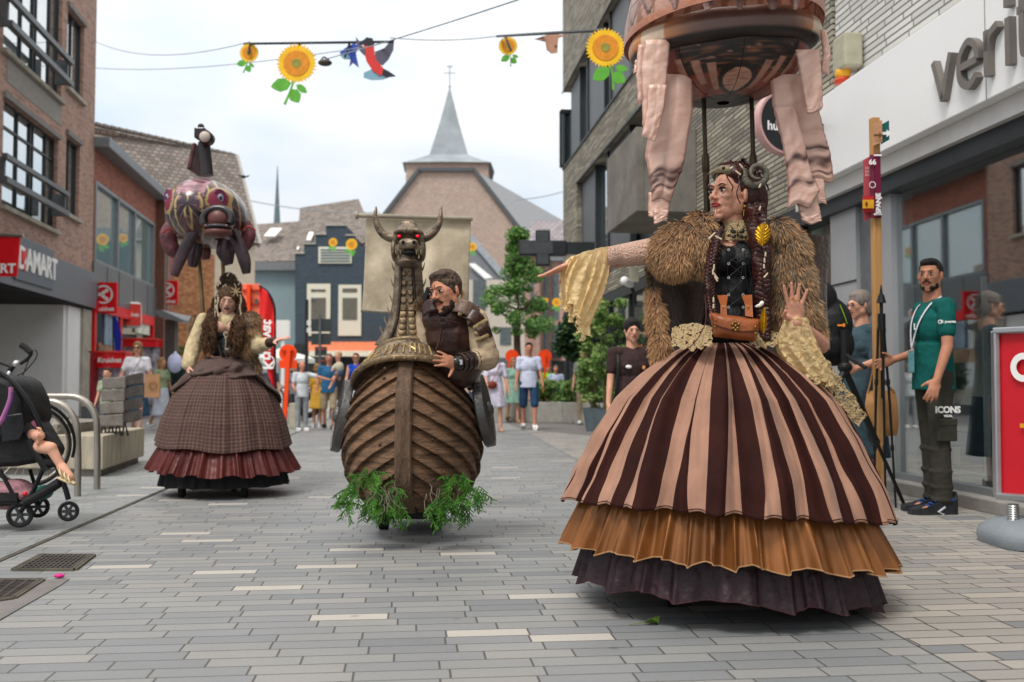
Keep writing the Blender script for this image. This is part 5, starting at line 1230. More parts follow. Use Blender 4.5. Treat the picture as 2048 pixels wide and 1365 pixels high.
def bowlc(u, v):
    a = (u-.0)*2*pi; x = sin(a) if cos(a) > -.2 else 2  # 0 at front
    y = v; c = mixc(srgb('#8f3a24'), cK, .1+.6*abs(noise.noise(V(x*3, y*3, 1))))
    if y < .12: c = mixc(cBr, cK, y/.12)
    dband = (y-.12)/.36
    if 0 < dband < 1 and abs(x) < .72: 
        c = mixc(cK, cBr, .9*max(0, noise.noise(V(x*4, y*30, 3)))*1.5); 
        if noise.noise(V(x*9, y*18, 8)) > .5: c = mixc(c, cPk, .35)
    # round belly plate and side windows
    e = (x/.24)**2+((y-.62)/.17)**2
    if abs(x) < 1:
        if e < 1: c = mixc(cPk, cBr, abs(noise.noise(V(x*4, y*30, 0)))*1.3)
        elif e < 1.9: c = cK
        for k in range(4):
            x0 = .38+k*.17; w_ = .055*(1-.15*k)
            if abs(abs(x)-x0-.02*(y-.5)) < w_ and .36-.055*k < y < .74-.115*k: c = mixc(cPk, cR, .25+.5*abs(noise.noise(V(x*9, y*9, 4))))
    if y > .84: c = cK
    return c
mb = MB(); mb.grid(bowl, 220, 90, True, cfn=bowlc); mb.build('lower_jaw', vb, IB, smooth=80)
for uu_ in (.0, .12, -.12, .24, -.24): 
    mb = MB(); mb.tube([bowl(uu_ % 1, v/14)+V(0, -.001, 0) for v in range(14)], .0016, 4); mb.build('seam', mat('seam_dark', '#1c1210', .7), IB)
def lip(u, v):
    a = 2*pi*u-pi/2; b = 2*pi*v; bul = 1+.10*abs(sin(a*4.0)); r = .368+.052*cos(b)*bul
    return V(cb.x+r*cos(a), cb.y+.1+r*1.15*sin(a), cb.z+.062+.062*sin(b)*bul+.025*cos(a)+.055*sin(a))
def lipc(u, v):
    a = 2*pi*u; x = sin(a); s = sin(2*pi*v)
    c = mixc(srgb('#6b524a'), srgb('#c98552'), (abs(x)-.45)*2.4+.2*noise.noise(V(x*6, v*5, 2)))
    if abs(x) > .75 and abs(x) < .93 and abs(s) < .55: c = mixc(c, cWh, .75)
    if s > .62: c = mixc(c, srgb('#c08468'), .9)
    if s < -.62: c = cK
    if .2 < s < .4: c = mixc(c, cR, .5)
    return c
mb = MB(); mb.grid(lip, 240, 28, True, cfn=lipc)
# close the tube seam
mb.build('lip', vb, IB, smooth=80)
def upper(u, v):
    a = 2*pi*u-pi/2; z = lerp(.16, 1.0, v); r = .425*(1+.02*sin(z*9))*sqrt(max(.02, 1-((z-.25)/.95)**2))+.004
    return V(cb.x+r*cos(a), cb.y+.15+r*1.5*sin(a), cb.z+z*.62+.025*cos(a)+.05*sin(a))
def upperc(u, v):
    a = u*2*pi; x = a if a < pi else a-2*pi; y = v
    c = mixc(cPk, srgb('#9a7263'), .5+.5*noise.noise(V(x*4, y*6, 0)))
    # teeth zigzag and scroll marks
    t_ = abs(((x*3.4) % 1)-.5)*2
    if .07 < y < .27 and abs(t_-(y-.07)/.2) < .14: c = mixc(cK, cPk, .15)
    if .07 < y < .27 and t_ < (y-.07)/.2-.14: c = mixc(c, srgb('#7d5a55'), .55)
    if .275 < y < .30: c = mixc(cK, cBr, .3)
    if abs(x) > .95: c = mixc(c, cBr, .8*(sin(x*26+8*y) > .35)+.2*noise.noise(V(x*9, y*20, 2)))
    if y < .06: c = srgb('#b0755c')
    return c
mb = MB(); mb.grid(upper, 300, 90, True, cfn=upperc); mb.build('fish_body', vb, IB, smooth=80)
mb = MB(); mb.lathe([(.02, .02), (.36, .03), (.385, .06), (.02, .08)], 40, c=(cb.x, cb.y+.1, cb.z)); mb.build('mouth', mat('mouth_pink', '#b47a64', .5, var=.1), IB, smooth=50)
tus = mat('tusk_print', '#8f7069', .4, var=.3, vs=20, bump=.3)
for x, w_ in ((1415, 22), (1545, 20), (1480, 16), (1350, 15), (1590, 14)):
    a_ = P(x, -6, 3.92); mb = MB(); mb.loft([[a_+V(-w_*.002, 0, .04), a_+V(0, -.02, .05), a_+V(w_*.002, 0, .04), a_+V(0, .02, .04)], [a_+V(-w_*.0006, 0, -.05), a_+V(0, -.012, -.055), a_+V(w_*.0006, 0, -.05), a_+V(0, .01, -.05)]]); mb.build('tooth', tus, IB, smooth=60)
# poles
polem = mat('pole_bronze', '#3d3428', .4, metal=.6, var=.25)
for a, b in (((1407, 190), (1418, 540)), ((1503, 190), (1512, 540))):
    pa, pb = P(*a, 4.42), P(*b, 4.36); mb = MB(); mb.tube([pa, pa.lerp(pb, .36)], .0105, 12); mb.tube([pa.lerp(pb, .34), pa.lerp(pb, .36), pa.lerp(pb, .44), pa.lerp(pb, .45)], [.013, .018, .0175, .014], 12); mb.tube([pa.lerp(pb, .44), pb], .0145, 12); mb.build('pole', polem, IB, smooth=50)
# hanging padded fins
def fin(name, outl, Y, thick, stripes, tone):
    """outl: list of (xl, xr, y) in photo pixels from top to bottom"""
    n = len(outl)
    def f(u, v):
        k = v*(n-1); i = min(int(k), n-2); t_ = k-i; t_ = t_*t_*(3-2*t_)*.5+t_*.5; L = [lerp(outl[i][j], outl[i+1][j], t_) for j in range(3)]
        a = 2*pi*u; x = lerp(L[0], L[1], .5-.5*cos(a)); th = thick*sin(a)*(1 if abs(sin(a)) > 0 else 1)
        seam = 1-.22*math.exp(-((abs(((.5-.5*cos(a))*2.0) % 1-.5)-.5)/.06)**2)
        e_ = min(1, min(v, 1-v)*9+.25); x += .5*sin(v*27+L[0]); return P(x, L[2]+3.5*sin(x*.14+thick*50)*v, Y)+V(0, -.62*e_*th*seam-.004*noise.noise(V(cos(a)*2, v*6, thick*99)), 0)
    def c(u, v):
        x = .5-.5*cos(2*pi*u); y = v; q = .7*noise.noise(V(x*2, y*14+x*3, tone)); b = mixc(srgb('#dcb8a8'), srgb('#bd9382'), .5+q)
        for (yy, w_) in stripes:
            d = (y+.16*x*x+.05*sin(x*5)-yy)/w_
            if abs(d) < 1: b = mixc(b, srgb('#4a2f2a'), (1-abs(d))*1.5*(.8+.6*noise.noise(V(x*3, y*30, 5))))
        if x < .06 or x > .95: b = mixc(b, srgb('#8a5547'), .5)
        return b
    mb = MB(); mb.grid(f, 48, 90, True, cfn=c); mb.build(name, vb, IB, smooth=80)
fin('hanging_fin', [(1318, 1384, 150), (1306, 1386, 220), (1295, 1376, 280), (1290, 1372, 310), (1297, 1364, 345), (1302, 1350, 375), (1303, 1342, 400)], 4.22, .045, [(.72, .05), (.80, .07), (.9, .05)], 1)
fin('hanging_fin', [(1540, 1622, 150), (1545, 1635, 210), (1556, 1648, 260), (1573, 1660, 300), (1580, 1666, 345), (1576, 1670, 362)], 4.24, .045, [(.66, .06), (.78, .06), (.9, .05)], 2)
fin('hanging_fin', [(1548, 1590, 215), (1565, 1610, 290), (1573, 1622, 340), (1576, 1640, 385), (1573, 1620, 412)], 4.19, .03, [(.45, .05), (.7, .05)], 3)
fin('fin_tip', [(1297, 1343, 385), (1296, 1338, 425), (1297, 1332, 432)], 4.23, .018, [], 4); fin('fin_tip', [(1306, 1338, 420), (1308, 1334, 446)], 4.21, .012, [], 5)
fin('fin_tip', [(1612, 1648, 355), (1610, 1652, 400), (1608, 1654, 410)], 4.23, .018, [], 6); fin('fin_tip', [(1590, 1634, 395), (1600, 1642, 430), (1604, 1644, 446)], 4.21, .015, [], 7)
fin('fin_flap', [(1290, 1340, 80), (1281, 1336, 130), (1285, 1330, 200), (1284, 1312, 255)], 4.14, .02, [], 8); fin('fin_flap', [(1296, 1334, 170), (1292, 1326, 230), (1282, 1310, 278)], 4.10, .016, [], 9)
fin('fin_flap', [(1276, 1300, 90), (1272, 1296, 150), (1276, 1300, 210)], 4.16, .015, [], 10); fin('fin_flap', [(1590, 1640, 100), (1600, 1644, 150), (1612, 1646, 215), (1614, 1642, 225)], 4.13, .02, [], 11)
fin('fin_flap', [(1640, 1652, 60), (1646, 1662, 110), (1640, 1658, 150)], 4.18, .015, [], 12); fin('fin_flap', [(1270, 1296, 120), (1266, 1290, 145)], 4.17, .012, [], 13)
# ---------------------------------------------------------------- dragon ship float with its sailor
YS = 5.85; cs = P(821, 770, YS); sx = cs.x
SH = thing('dragon_ship', 'walking-act Viking ship with carved horned bull-dragon prow and brown clinker planks', 'ship float', (sx, YS, 0))
wood = mat('clinker_wood', '#6e533e', .5, var=.45, vs=5, bump=.8, bs=22, stretch=(1, 1, 9), coat=.05); keelm = mat('keel_wood', '#5e4a3a', .6, var=.3, vs=6, bump=.7, bs=24, stretch=(6, 6, .8))
bronze = mat('bronze_paint', '#4e4038', .36, metal=.35, var=.3, vs=14, bump=.5, bs=40, col2='#95846f'); bronze_d = mat('bronze_dark', '#3f322a', .4, metal=.35, var=.3, vs=12, bump=.3, bs=30); bronze_l = mat('bronze_light', '#7a664c', .42, metal=.4, var=.25, vs=20, bump=.3, bs=40)
uY = YS/F
hw = [(700, .18), (715, .215), (735, .27), (760, .325), (800, .385), (850, .415), (900, .42), (950, .395), (980, .35), (1000, .30), (1015, .22)]
hwz = sorted([(P(0, y, YS).z, w) for y, w in hw])
def hullr(z): return .95*interp(hwz, z)
def hull(u, v, off=0.0, planks=True):
    a = (u-.5)*2*1.9   # angle from keel
    zt = 1.10; zb = .175; z = lerp(zt, zb, v); zz = z; r = hullr(z)
    d = .52*(r/.42)**.8
    q = (z+.27*(abs(a)**1.0)*(1.2-z*.62))  # plank lines fall away from the keel
    fr = (q/.088) % 1.0; o = off+(.030*(1-fr) if planks else 0)
    droop = .13*(1-cos(min(abs(a), 1.9)))*max(0, (z-.55)/.55)
    return V(sx+(r+o)*sin(a), YS+.15-(d+o)*cos(a)-.05*max(0, (z-.5)), z-droop)
mb = MB(); mb.grid(lambda u, v: hull(u, v), 160, 330); mb.build('hull', wood, SH, smooth=35)
mb = MB(); mb.grid(lambda u, v: hull(.5+(u-.5)*.95, v, -.03, False), 50, 40); mb.grid(lambda u, v: V(lerp(hull(0, v).x, hull(1, v).x, u), YS+.42, hull(0, v).z), 10, 30); mb.build('hull_core', bronze_d, SH, smooth=60)
# keel
mb = MB(); rings = []
for i in range(31):
    v = i/30; p = hull(.5, v, 0, False); w = lerp(.043, .050, v); rings.append([(sx-w, p.y+.02, p.z), (sx-w, p.y-.040, p.z), (sx-w*.8, p.y-.052, p.z), (sx+w*.8, p.y-.052, p.z), (sx+w, p.y-.040, p.z), (sx+w, p.y+.02, p.z)])
mb.loft(rings); mb.build('keel', keelm, SH, smooth=30)
for k in range(7):
    pass
for x, y in ((768, 757), (760, 890), (865, 880), (752, 960), (770, 738), (868, 960)):
    p = P(x, y, YS-.39+.25*((x-821)/145)**2); mb = MB(T(p)); mb.ell((0, 0, 0), (.010, .012, .010)); mb.build('rivet', bronze_d, SH, smooth=60)
# runic band
def band(a, h): # a angle, h height 0..1
    r = lerp(.345, .235, h); z = lerp(1.055, 1.165, h); dr = .16*(1-cos(a))
    return V(sx+r*sin(a), YS+.10-r*1.12*cos(a), z-dr)
mb = MB(); mb.grid(lambda u, v: band((u-.5)*3.3, v), 60, 6); mb.build('rune_band', bronze, SH, smooth=60, thick=.02)
for h_, rr in ((0, .02), (1, .016)):
    mb = MB(); mb.tube([band((i/50-.5)*3.3, h_)+V(0, -.008, 0) for i in range(51)], rr, 10); mb.build('rim', bronze_l, SH, smooth=60)
mb = MB()
RU = {'S': [[(.1, 1), (.8, .7), (.2, .35), (.8, 0)]], 'E': [[(0, 0), (0, 1)], [(0, 1), (.45, .75), (.9, 1)], [(0, .5), (.8, .5)], [(0, .0), (.9, .0)]], 'V': [[(0, 1), (0, 0)], [(0, .35), (.6, .6)]], 'N': [[(.4, 0), (.4, 1)], [(.05, .65), (.75, .35)]],
      'D': [[(0, 0), (0, 1), (1, 0), (1, 1), (0, 0)]], 'T': [[(.5, 0), (.5, 1)], [(0, .7), (.5, 1), (1, .7)]], 'H': [[(0, 0), (0, 1)], [(.9, 0), (.9, 1)], [(0, .65), (.9, .35)]], 'M': [[(0, 0), (0, 1), (.5, .6), (1, 1), (1, 0)]], 'I': [[(.4, 0), (.4, 1)]]}
x = -1.08
for ch in 'SEVENDTHMI':
    mb = MB()
    for st in RU[ch]:
        pts = [band(x+a*.105, .24+.5*b)+V(.018*sin(x), -.018*cos(x), 0) for a, b in st]; mb.tube(pts, .0055, 5)
    mb.build('rune', mat('rune_gold', '#a08658', .4, metal=.5, var=.2), SH, smooth=60); x += .165 if ch != 'I' else .1
for a in (-.95, -.72, -.16, 0, .16, .72, .95):
    mb = MB(); mb.ell(band(a, -.05)+V(.02*sin(a), -.022*cos(a), -.002), .0085); mb.build('stud', bronze_l, SH, smooth=60)
# neck
nk = [(690, .226, -.02), (680, .20, -.05), (665, .16, -.09), (645, .13, -.11), (620, .108, -.125), (590, .094, -.13), (555, .086, -.135), (520, .082, -.14), (490, .082, -.145), (470, .083, -.15)]
def neck(u, v):
    k = v*(len(nk)-1); i = min(int(k), len(nk)-2); t_ = k-i; y, w, dy = (lerp(nk[i][j], nk[i+1][j], t_) for j in range(3))
    a = 2*pi*u; sq = 1-.05*cos(4*a)
    return P(821-3*v, y, YS)+V(w*sq*sin(a), dy-w*.95*sq*cos(a)+.08, .0)
mb = MB(); mb.grid(neck, 56, 60, True); mb.build('neck', bronze, SH, smooth=60)
for s_ in (-1, 1):
    mb = MB(); pts = [Vector(neck((s_*lerp(.085, .06, v/20)) % 1, v/20))+V(0, -.004, 0) for v in range(1, 20)]; mb.tube(pts, .010, 8); mb.build('neck_ridge', bronze_d, SH, smooth=60)
    for k in range(6):
        p = Vector(neck((s_*.235) % 1, .2+.1*k)); mb = MB(); mb.tube([p, p+V(s_*.012, -.006, .03), p+V(s_*.016, -.01, .05)], [.006, .004, .001], 6); mb.build('spine', bone, SH)
for k in range(15):
    v = .09+.058*k; 
    for s_ in (-1, 1):
        c = Vector(neck((s_*.032) % 1, v)); w = lerp(.030, .0135, min(1, k/9)); h_ = lerp(.05, .026, min(1, k/9)); mb = MB(face(c+V(0, -.006, 0)) @ RX(radians(-8 if k > 3 else -25)))
        mb.loft([[(w*.92*cos(q)*(1 if sin(q) < 0 else 1), (h_*.5*sin(q) if sin(q) < 0 else h_*.62*min(1, sin(q)*3)), z) for q in [i*pi/9 for i in range(18)]] for z in (-.004, .007)]+[[(w*.7*cos(q), (h_*.38*sin(q) if sin(q) < 0 else h_*.5*min(1, sin(q)*3)), .012) for q in [i*pi/9 for i in range(18)]]])
        mb.build('neck_plate', bronze_l, SH, smooth=50)
# head
hc = P(817, 484, YS-.17); k_ = YS/F
def hp2(x, y, d=0): return P(x, y, YS-.17-d)
mb = MB(); mb.ell(hp2(817, 475, -.06), (.085, .11, .085)); mb.ell(hp2(817, 468, .0), (.075, .09, .06)); mb.ell(hp2(817, 500, .02), (.075, .09, .06)); mb.ell(hp2(817, 522, -.03), (.082, .09, .045))
mb.ell(hp2(817, 488, .10), (.058, .05, .032)); mb.ell(hp2(817, 449, -.02), (.05, .06, .02)); mb.ell(hp2(817, 494, .1), (.062, .045, .022))
for s_ in (-1, 1):
    mb.ell(hp2(817+s_*17, 462, .075), (.040, .03, .016), RY(s_*.35)); mb.ell(hp2(817+s_*12, 486, .135), (.022, .018, .020)); mb.ell(hp2(817+s_*28, 500, .0), (.02, .07, .07)); mb.ell(hp2(817+s_*20, 502, .09), (.016, .03, .03)); mb.ell(hp2(817+s_*6, 462, .09), (.018, .02, .022)); mb.ell(hp2(817+s_*24, 474, .05), (.025, .03, .03))
mb.rem('head', bronze, SH, .006, 2)
mb = MB(); mb.ell(hp2(817, 514, .06), (.05, .07, .02)); mb.ell(hp2(817, 524, .055), (.062, .075, .018)); mb.rem('jaw', bronze, SH, .006, 2)
mb = MB(); mb.ell(hp2(818, 507, .115), (.038, .03, .017)); mb.build('mouth', mat('mouth_black', '#0a0807', .8), SH, smooth=60)
mb = MB()
for x in (792, 801, 833, 842): p = hp2(x, 500, .135); mb.tube([p, p+V(0, 0, -.028)], [.007, .001], 6)
for x in (797, 838): p = hp2(x, 517, .125); mb.tube([p, p+V(0, 0, .024)], [.006, .001], 6)
mb.build('teeth', bone, SH)
for s_ in (-1, 1):
    mb = MB(); mb.ell(hp2(817+s_*11, 485, .152), (.010, .008, .011)); mb.build('nostril', mat('mouth_black'), SH, smooth=60)
    mb = MB(); mb.ell(hp2(817+s_*18.5, 473, .085), (.017, .012, .013)); mb.build('eye_socket', bronze_d, SH, smooth=60)
    mb = MB(); mb.ell(hp2(817+s_*18.5, 473, .094), (.011, .009, .009)); mb.build('eye', mat('eye_red', '#ff1030', .3, emit=.12), SH, smooth=60)
    pts = [(793, 476), (779, 475), (764, 466), (754, 450), (750, 432), (752, 420), (752, 413)] if s_ < 0 else [(842, 476), (854, 474), (868, 464), (878, 448), (881, 432), (882, 420), (884, 412)]
    pp = smooth_path([hp2(x, y, -.01) for x, y in pts], 6); n = len(pp)
    mb = MB(); mb.tube(pp, [.030*(1-(i/(n-1))**1.3*.93) for i in range(n)], 12); mb.build('horn', bronze, SH, smooth=60)
# tusk lights, wheels, undercarriage
for x, dy in ((768, .42), (874, .42), (768, .85), (874, .85)):
    p = P(x, 1030, YS+dy); mb = MB(T(p.x, YS+dy, .075) @ RY(pi/2)); mb.lathe([(.03, -.03), (.075, -.028), (.075, .028), (.03, .03)], 20); mb.build('wheel', rubber, SH, smooth=40)
mb = MB(); mb.box(sx-.15, YS+.2, .09, sx+.15, YS+.95, .19); mb.tube([V(sx-.18, YS+.42, .08), V(sx+.18, YS+.42, .08)], .012); mb.tube([V(sx-.18, YS+.85, .08), V(sx+.18, YS+.85, .08)], .012); mb.build('chassis', black, SH)
# shields
for s_, x, y in ((-1, 684, 832), (1, 968, 822)):
    c = P(x, y, YS+.15); M = T(c) @ RZ(radians(90+s_*12 if s_ > 0 else -90-12)) @ RX(pi/2) @ RY(0)
    M = T(c) @ RY(radians(-s_*11)) @ RZ(radians(13 if s_ < 0 else -5)) @ RY(radians(90*s_)) 
    mb = MB(M); mb.lathe([(.0, -.022), (.205, -.022), (.215, -.01), (.215, .012), (.20, .022), (.05, .030), (.0, .032)], 40); mb.build('shield', mat('shield_grey', '#3a3632', .5, metal=.3, var=.25, vs=20, bump=.4), SH, smooth=40)
    mb = MB(M); mb.lathe([(.198, .018), (.205, .03), (.219, .028), (.221, -.018), (.212, -.026)], 40, caps=False); mb.build('shield_rim', mat('shield_rim', '#5e5d5c', .4, metal=.6, var=.2, bump=.3), SH, smooth=50)
    mb = MB(M); mb.ell((0, 0, .03), (.05, .05, .03))
    mb.build('shield_boss', mat('shield_rim'), SH, smooth=50)
# sail and yard
sail = mat('sail_cloth', '#a3937b', .85, var=.16, vs=4, bump=.8, bs=5, col2='#cbbda4')
def sf(u, v):
    px = lerp(729+u*0, 941, u)-(6*v if u < .5 else 6*v)*(1-abs(2*u-1)*0); py = lerp(434+5*u, 622+10*u, v)
    return P(lerp(lerp(733, 723, v), lerp(942, 936, v), u), py, 6.75)+V(0, .05*sin(u*5+v*2)*v+.02*sin(u*15+v*4)*v, 0)
mb = MB(); mb.grid(sf, 60, 50); mb.build('sail', sail, SH, smooth=80, thick=.008)
mb = MB(); mb.tube([P(712, 431, 6.72), P(945, 438, 6.72)], .016, 10); mb.tube([P(711, 431, 6.72), P(716, 431, 6.72)], .026, 10); mb.build('yard', mat('yard_wood', '#8d8474', .6, var=.2), SH)
mb = MB(); mb.tube([P(722, 621, 6.74), P(936, 634, 6.74)], .013, 8); mb.tube([P(880, 436, 6.9), P(880, 900, 6.7)], .02, 8); mb.build('mast', mat('yard_wood'), SH)
# green sprays at the foot
leafg = mat('spray_green', '#2f6a24', .6, var=.35, vs=9, col2='#5f9a34'); twig = mat('twig_grey', '#8a7d70', .8)
rn = random.Random(11)
def spray(c, n, spr, L, dn, m=leafg, w=.006):
    mb = MB()
    for i in range(n):
        p = Vector(c)+V(0, 0, .015)+V(rn.uniform(-spr, spr), rn.uniform(-.05, .05), rn.uniform(-spr*.6, spr*.6)); d = V(rn.uniform(-1, 1), rn.uniform(-1, .2), rn.uniform(-1.6, .5)*dn).normalized()
        pts = [p]; 
        for k in range(6): d = (d+V(rn.uniform(-.3, .3), rn.uniform(-.2, .2), -.16)).normalized(); pts.append(pts[-1]+d*L/6)
        mb.tube(pts, [w*.5]*6+[.001], 4)
        for k in range(1, 6):
            for s_ in (-1, 1, -1):
                q = pts[k]; e = (d+V(s_*rn.uniform(.5, 1.1), rn.uniform(-.5, .3), rn.uniform(-.5, .4))).normalized(); l = rn.uniform(.02, .045)
                sd = e.cross(V(rn.uniform(-1, 1), 1, rn.uniform(-1, 1))).normalized()*w*.55
                mb.add([q-sd*.4, q+e*l*.6-sd, q+e*l, q+e*l*.6+sd, q+sd*.4], [(0, 1, 2, 3, 4)])
                e2 = (e+V(rn.uniform(-.8, .8), 0, rn.uniform(-.8, .8))).normalized(); q2 = q+e*l*.5; mb.add([q2-sd*.4, q2+e2*l*.5, q2+sd*.4], [(0, 1, 2)])
    return mb
for i, (x, y, n, sp_) in enumerate(((735, 950, 13, .05), (770, 985, 16, .07), (748, 1010, 14, .06), (700, 985, 10, .03), (790, 1015, 10, .04), (690, 1010, 6, .03))):
    spray(P(x, y, YS-.38), n, sp_, .115, 1).build('spray', leafg, SH)
for i, (x, y, n, sp_) in enumerate(((915, 960, 14, .05), (895, 1000, 16, .06), (925, 1010, 12, .05), (955, 985, 9, .03), (875, 1022, 9, .04))):
    spray(P(x, y, YS-.38), n, sp_, .115, 1).build('spray', leafg, SH)
mb = MB()
for i in range(26):
    p = P(rn.choice((760, 780, 870, 890))+rn.uniform(-18, 18), rn.uniform(960, 1000), YS-.42); pts = [p]; d = V(rn.uniform(-.5, .5), -.1, -1)
    for k in range(7): d = (d+V(rn.uniform(-.7, .7), rn.uniform(-.3, .3), rn.uniform(-.3, .3))).normalized(); pts.append(pts[-1]+d*.022)
    mb.tube(pts, .0016, 4)
mb.build('dry_twigs', twig, SH)
# thin smoke? faint, left out of solid geometry
# ---------------------------------------------------------------- sailor leaning over the side
YM = 5.62
PM = thing('person', 'bearded man in brown leather armour leaning out beside the dragon neck', 'person', (P(905, 770, YM).x, YM+.25, 0))
HMm = T(P(889, 586, YM)) @ RZ(radians(-30)) @ RX(radians(8)) @ RY(radians(-10)); hm = 1.04
ls, le, lw = P(951, 640, YM+.06), P(972, 716, YM+.02), P(912, 727, YM-.12); rs_, re_ = P(853, 622, YM+.12), P(846, 700, YM+.12)
def tm_(mb, e=0):
    mb.ell(P(905, 668, YM+.12), (.155+e, .13+e, .14+e)); mb.ell(P(893, 640, YM+.08), (.13+e, .11+e, .09+e)); mb.ell(P(915, 720, YM+.2), (.14+e, .12+e, .16+e)); mb.cap(P(866, 628, YM+.12), P(945, 636, YM+.1), .06+e)
mb = MB(); tm_(mb); head_prims(mb, HMm, hm, True, neck=False); mb.cap(P(898, 606, YM+.04), P(906, 640, YM+.08), .06, .068)
mb.cap(ls, le, .055, .046); mb.cap(le, lw, .046, .032); mb.cap(rs_, re_, .055, .05)
hd = P(872, 716, YM-.24)-lw
Mh = frame(lw, hd, (.25, -1, .25))
hand_prims(mb, Mh, 1.0, 1, curl=(14, 16, 18, 22), spread=1.25, thumb=(.9, .1, .55), tcurl=.1)
mb.rem('body', mat('skin_sailor', '#bf8468', .58, var=.12, vs=16, sub=.1, bump=.25, bs=150, spec=.35), PM, .0055, 3)
face_parts(HMm, hm, PM, hairK, mat('lip_dark', '#7e3d34', .5), eye_d, big=True)
beard = mat('beard_brown', '#2c1d16', .7, var=.3, vs=60, bump=1, bs=90)
mb = MB(); mb.M = HMm @ SC(hm, hm, hm); mb.ell((0, -.034, -.088), (.049, .05, .034)); mb.ell((.045, -.012, -.062), (.018, .035, .04)); mb.ell((-.045, -.012, -.062), (.018, .035, .04)); mb.ell((0, -.058, -.108), (.028, .026, .018)); mb.rem('beard', beard, PM, .005, 1)
mb = MB(HMm @ SC(hm, hm, hm)); mb.tube(smooth_path([(-.03, -.080, -.058), (-.018, -.094, -.043), (0, -.098, -.040), (.018, -.094, -.043), (.03, -.080, -.058)], 4), [.002]+[.0065]*15+[.002], 6); mb.build('moustache', beard, PM, smooth=60)
mb = MB(); scalp(mb, HMm, hm, .006); mb.M = HMm @ SC(hm, hm, hm); mb.ell((0, -.012, .096), (.062, .06, .028)); mb.M = Matrix(); mb.rem('hair', mat('hair_sailor', '#4a3a30', .65, var=.5, vs=50, bump=1.5, bs=40), PM, .005, 1)
mb = MB(HMm @ SC(hm, hm, hm)); mb.tube([(.060, -.068, .0), (.03, -.092, -.004), (0, -.100, .003), (-.03, -.092, -.004)], .0016, 5); mb.tube([(.078, .0, .006), (.06, -.068, .0)], .0016, 5)
mb.build('headset_wire', mat('wire_brown', '#6e4a3e', .5), PM)
mb = MB(HMm @ SC(hm, hm, hm))
for x, z in ((-.004, .045), (.008, .05), (-.012, .052)): mb.tube([(x, -.092, z), (x-.002, -.093, z-.03)], .0018, 4)
mb.build('face_paint', mat('paint_red', '#4d1812', .6), PM)
lea = mat('armour_leather', '#3a231c', .38, var=.3, vs=10, bump=.4, bs=30, coat=.2); leaL = mat('armour_leather_pale', '#6f5a4e', .45, var=.2, vs=10, bump=.4, bs=30); linen = mat('linen', '#a8937a', .85, var=.15, vs=14, bump=.7, bs=24)
mb = MB(); tm_(mb, .018); mb.rem('breastplate', lea, PM, .008, 2)
mb = MB(); mb.ell(P(905, 612, YM+.03), (.085, .08, .03)); mb.rem('collar', linen, PM, .007, 1)
mb = MB(); mb.cap(ls, ls.lerp(le, .9), .072, .075); mb.cap(le, le.lerp(lw, .35), .078, .055); mb.ell(P(968, 700, YM+.02), (.075, .07, .08)); mb.rem('sleeve', linen, PM, .007, 2)
mb = MB(); mb.cap(rs_, re_, .07); mb.rem('sleeve', linen, PM, .009, 1)
mb = MB(); mb.cap(le.lerp(lw, .28), le.lerp(lw, .98), .052, .043, 16); mb.rem('bracer', mat('bracer_leather', '#1e1714', .3, var=.3, vs=12, coat=.3), PM, .006, 1)
for k in (.35, .52, .68, .84):
    c = le.lerp(lw, k)+V(0, -.052, .0); mb = MB(face(c, radians(-8))); mb.box(-.012, -.014, 0, .012, .014, .004); mb.build('buckle', silver, PM); mb = MB(T(le.lerp(lw, k)) @ Matrix((((le-lw).normalized().orthogonal().normalized()), (le-lw).normalized().cross((le-lw).normalized().orthogonal().normalized()), (le-lw).normalized())).transposed().to_4x4()); mb.lathe([(.050, -.007), (.054, -.005), (.054, .005), (.050, .007)], 20, caps=False); mb.build('strap', lea, PM, smooth=50)
# shoulder plates
for (x, y, w, h_, r) in ((928, 622, .085, .05, -22), (945, 640, .085, .045, -35), (960, 662, .07, .045, -50), (868, 618, .07, .045, 10)):
    mb = MB(T(P(x, y, YM+.0)) @ RY(radians(r)*-1)); mb.grid(lambda u, v: (w*(u-.5)*1.9, -.05*sin(pi*u)-.02*v, -(v-.5)*h_*1.6+.02*sin(pi*u)), 14, 6); mb.build('shoulder_plate', leaL if x > 920 and y < 640 else lea, PM, smooth=60, thick=.008)
rope = mat('rope', '#8f7a55', .85, var=.2, vs=60, bump=.8)
for (x0, y0, x1, y1) in ((920, 628, 936, 614), (950, 655, 972, 642), (952, 668, 974, 657), (955, 680, 974, 672)):
    mb = MB(); mb.cap(P(x0, y0, YM-.06), P(x1, y1, YM-.04), .013, .013); mb.build('rope_roll', rope, PM, smooth=60)
mb = MB(face(P(886, 641, YM-.09))); 
for q in ((-.022, -.018, .022, -.013), (-.022, .013, .022, .018), (-.022, -.018, -.016, .018), (.016, -.018, .022, .018)): mb.box(q[0], q[1], 0, q[2], q[3], .006)
mb.build('chest_buckle', mat('steel_dark', '#4a4744', .4, metal=.7), PM)
mb = MB(); mb.tube(smooth_path([P(868, 640, YM-.07), P(886, 641, YM-.09), P(912, 645, YM-.07)], 4), .013, 6, flat=.3); mb.tube(smooth_path([P(884, 655, YM-.08), P(880, 680, YM-.05), P(872, 700, YM-.04)], 4), .006, 6); mb.build('chest_strap', lea, PM)
mb = MB(); mb.M = T(P(853, 600, YM+.05)); 
furpart('fur_collar', [(P(848, 612, YM+.06), (.045, .05, .03)), (P(856, 602, YM+.1), (.04, .05, .03))], 1500, .03, V(0, -.2, 1), [g1, g3, g4], PM)
mb = MB(); mb.boxc(P(853, 590, YM+.02), (.03, .03, .09), RY(.35)); mb.build('microphone', black, PM, bevel=.008)
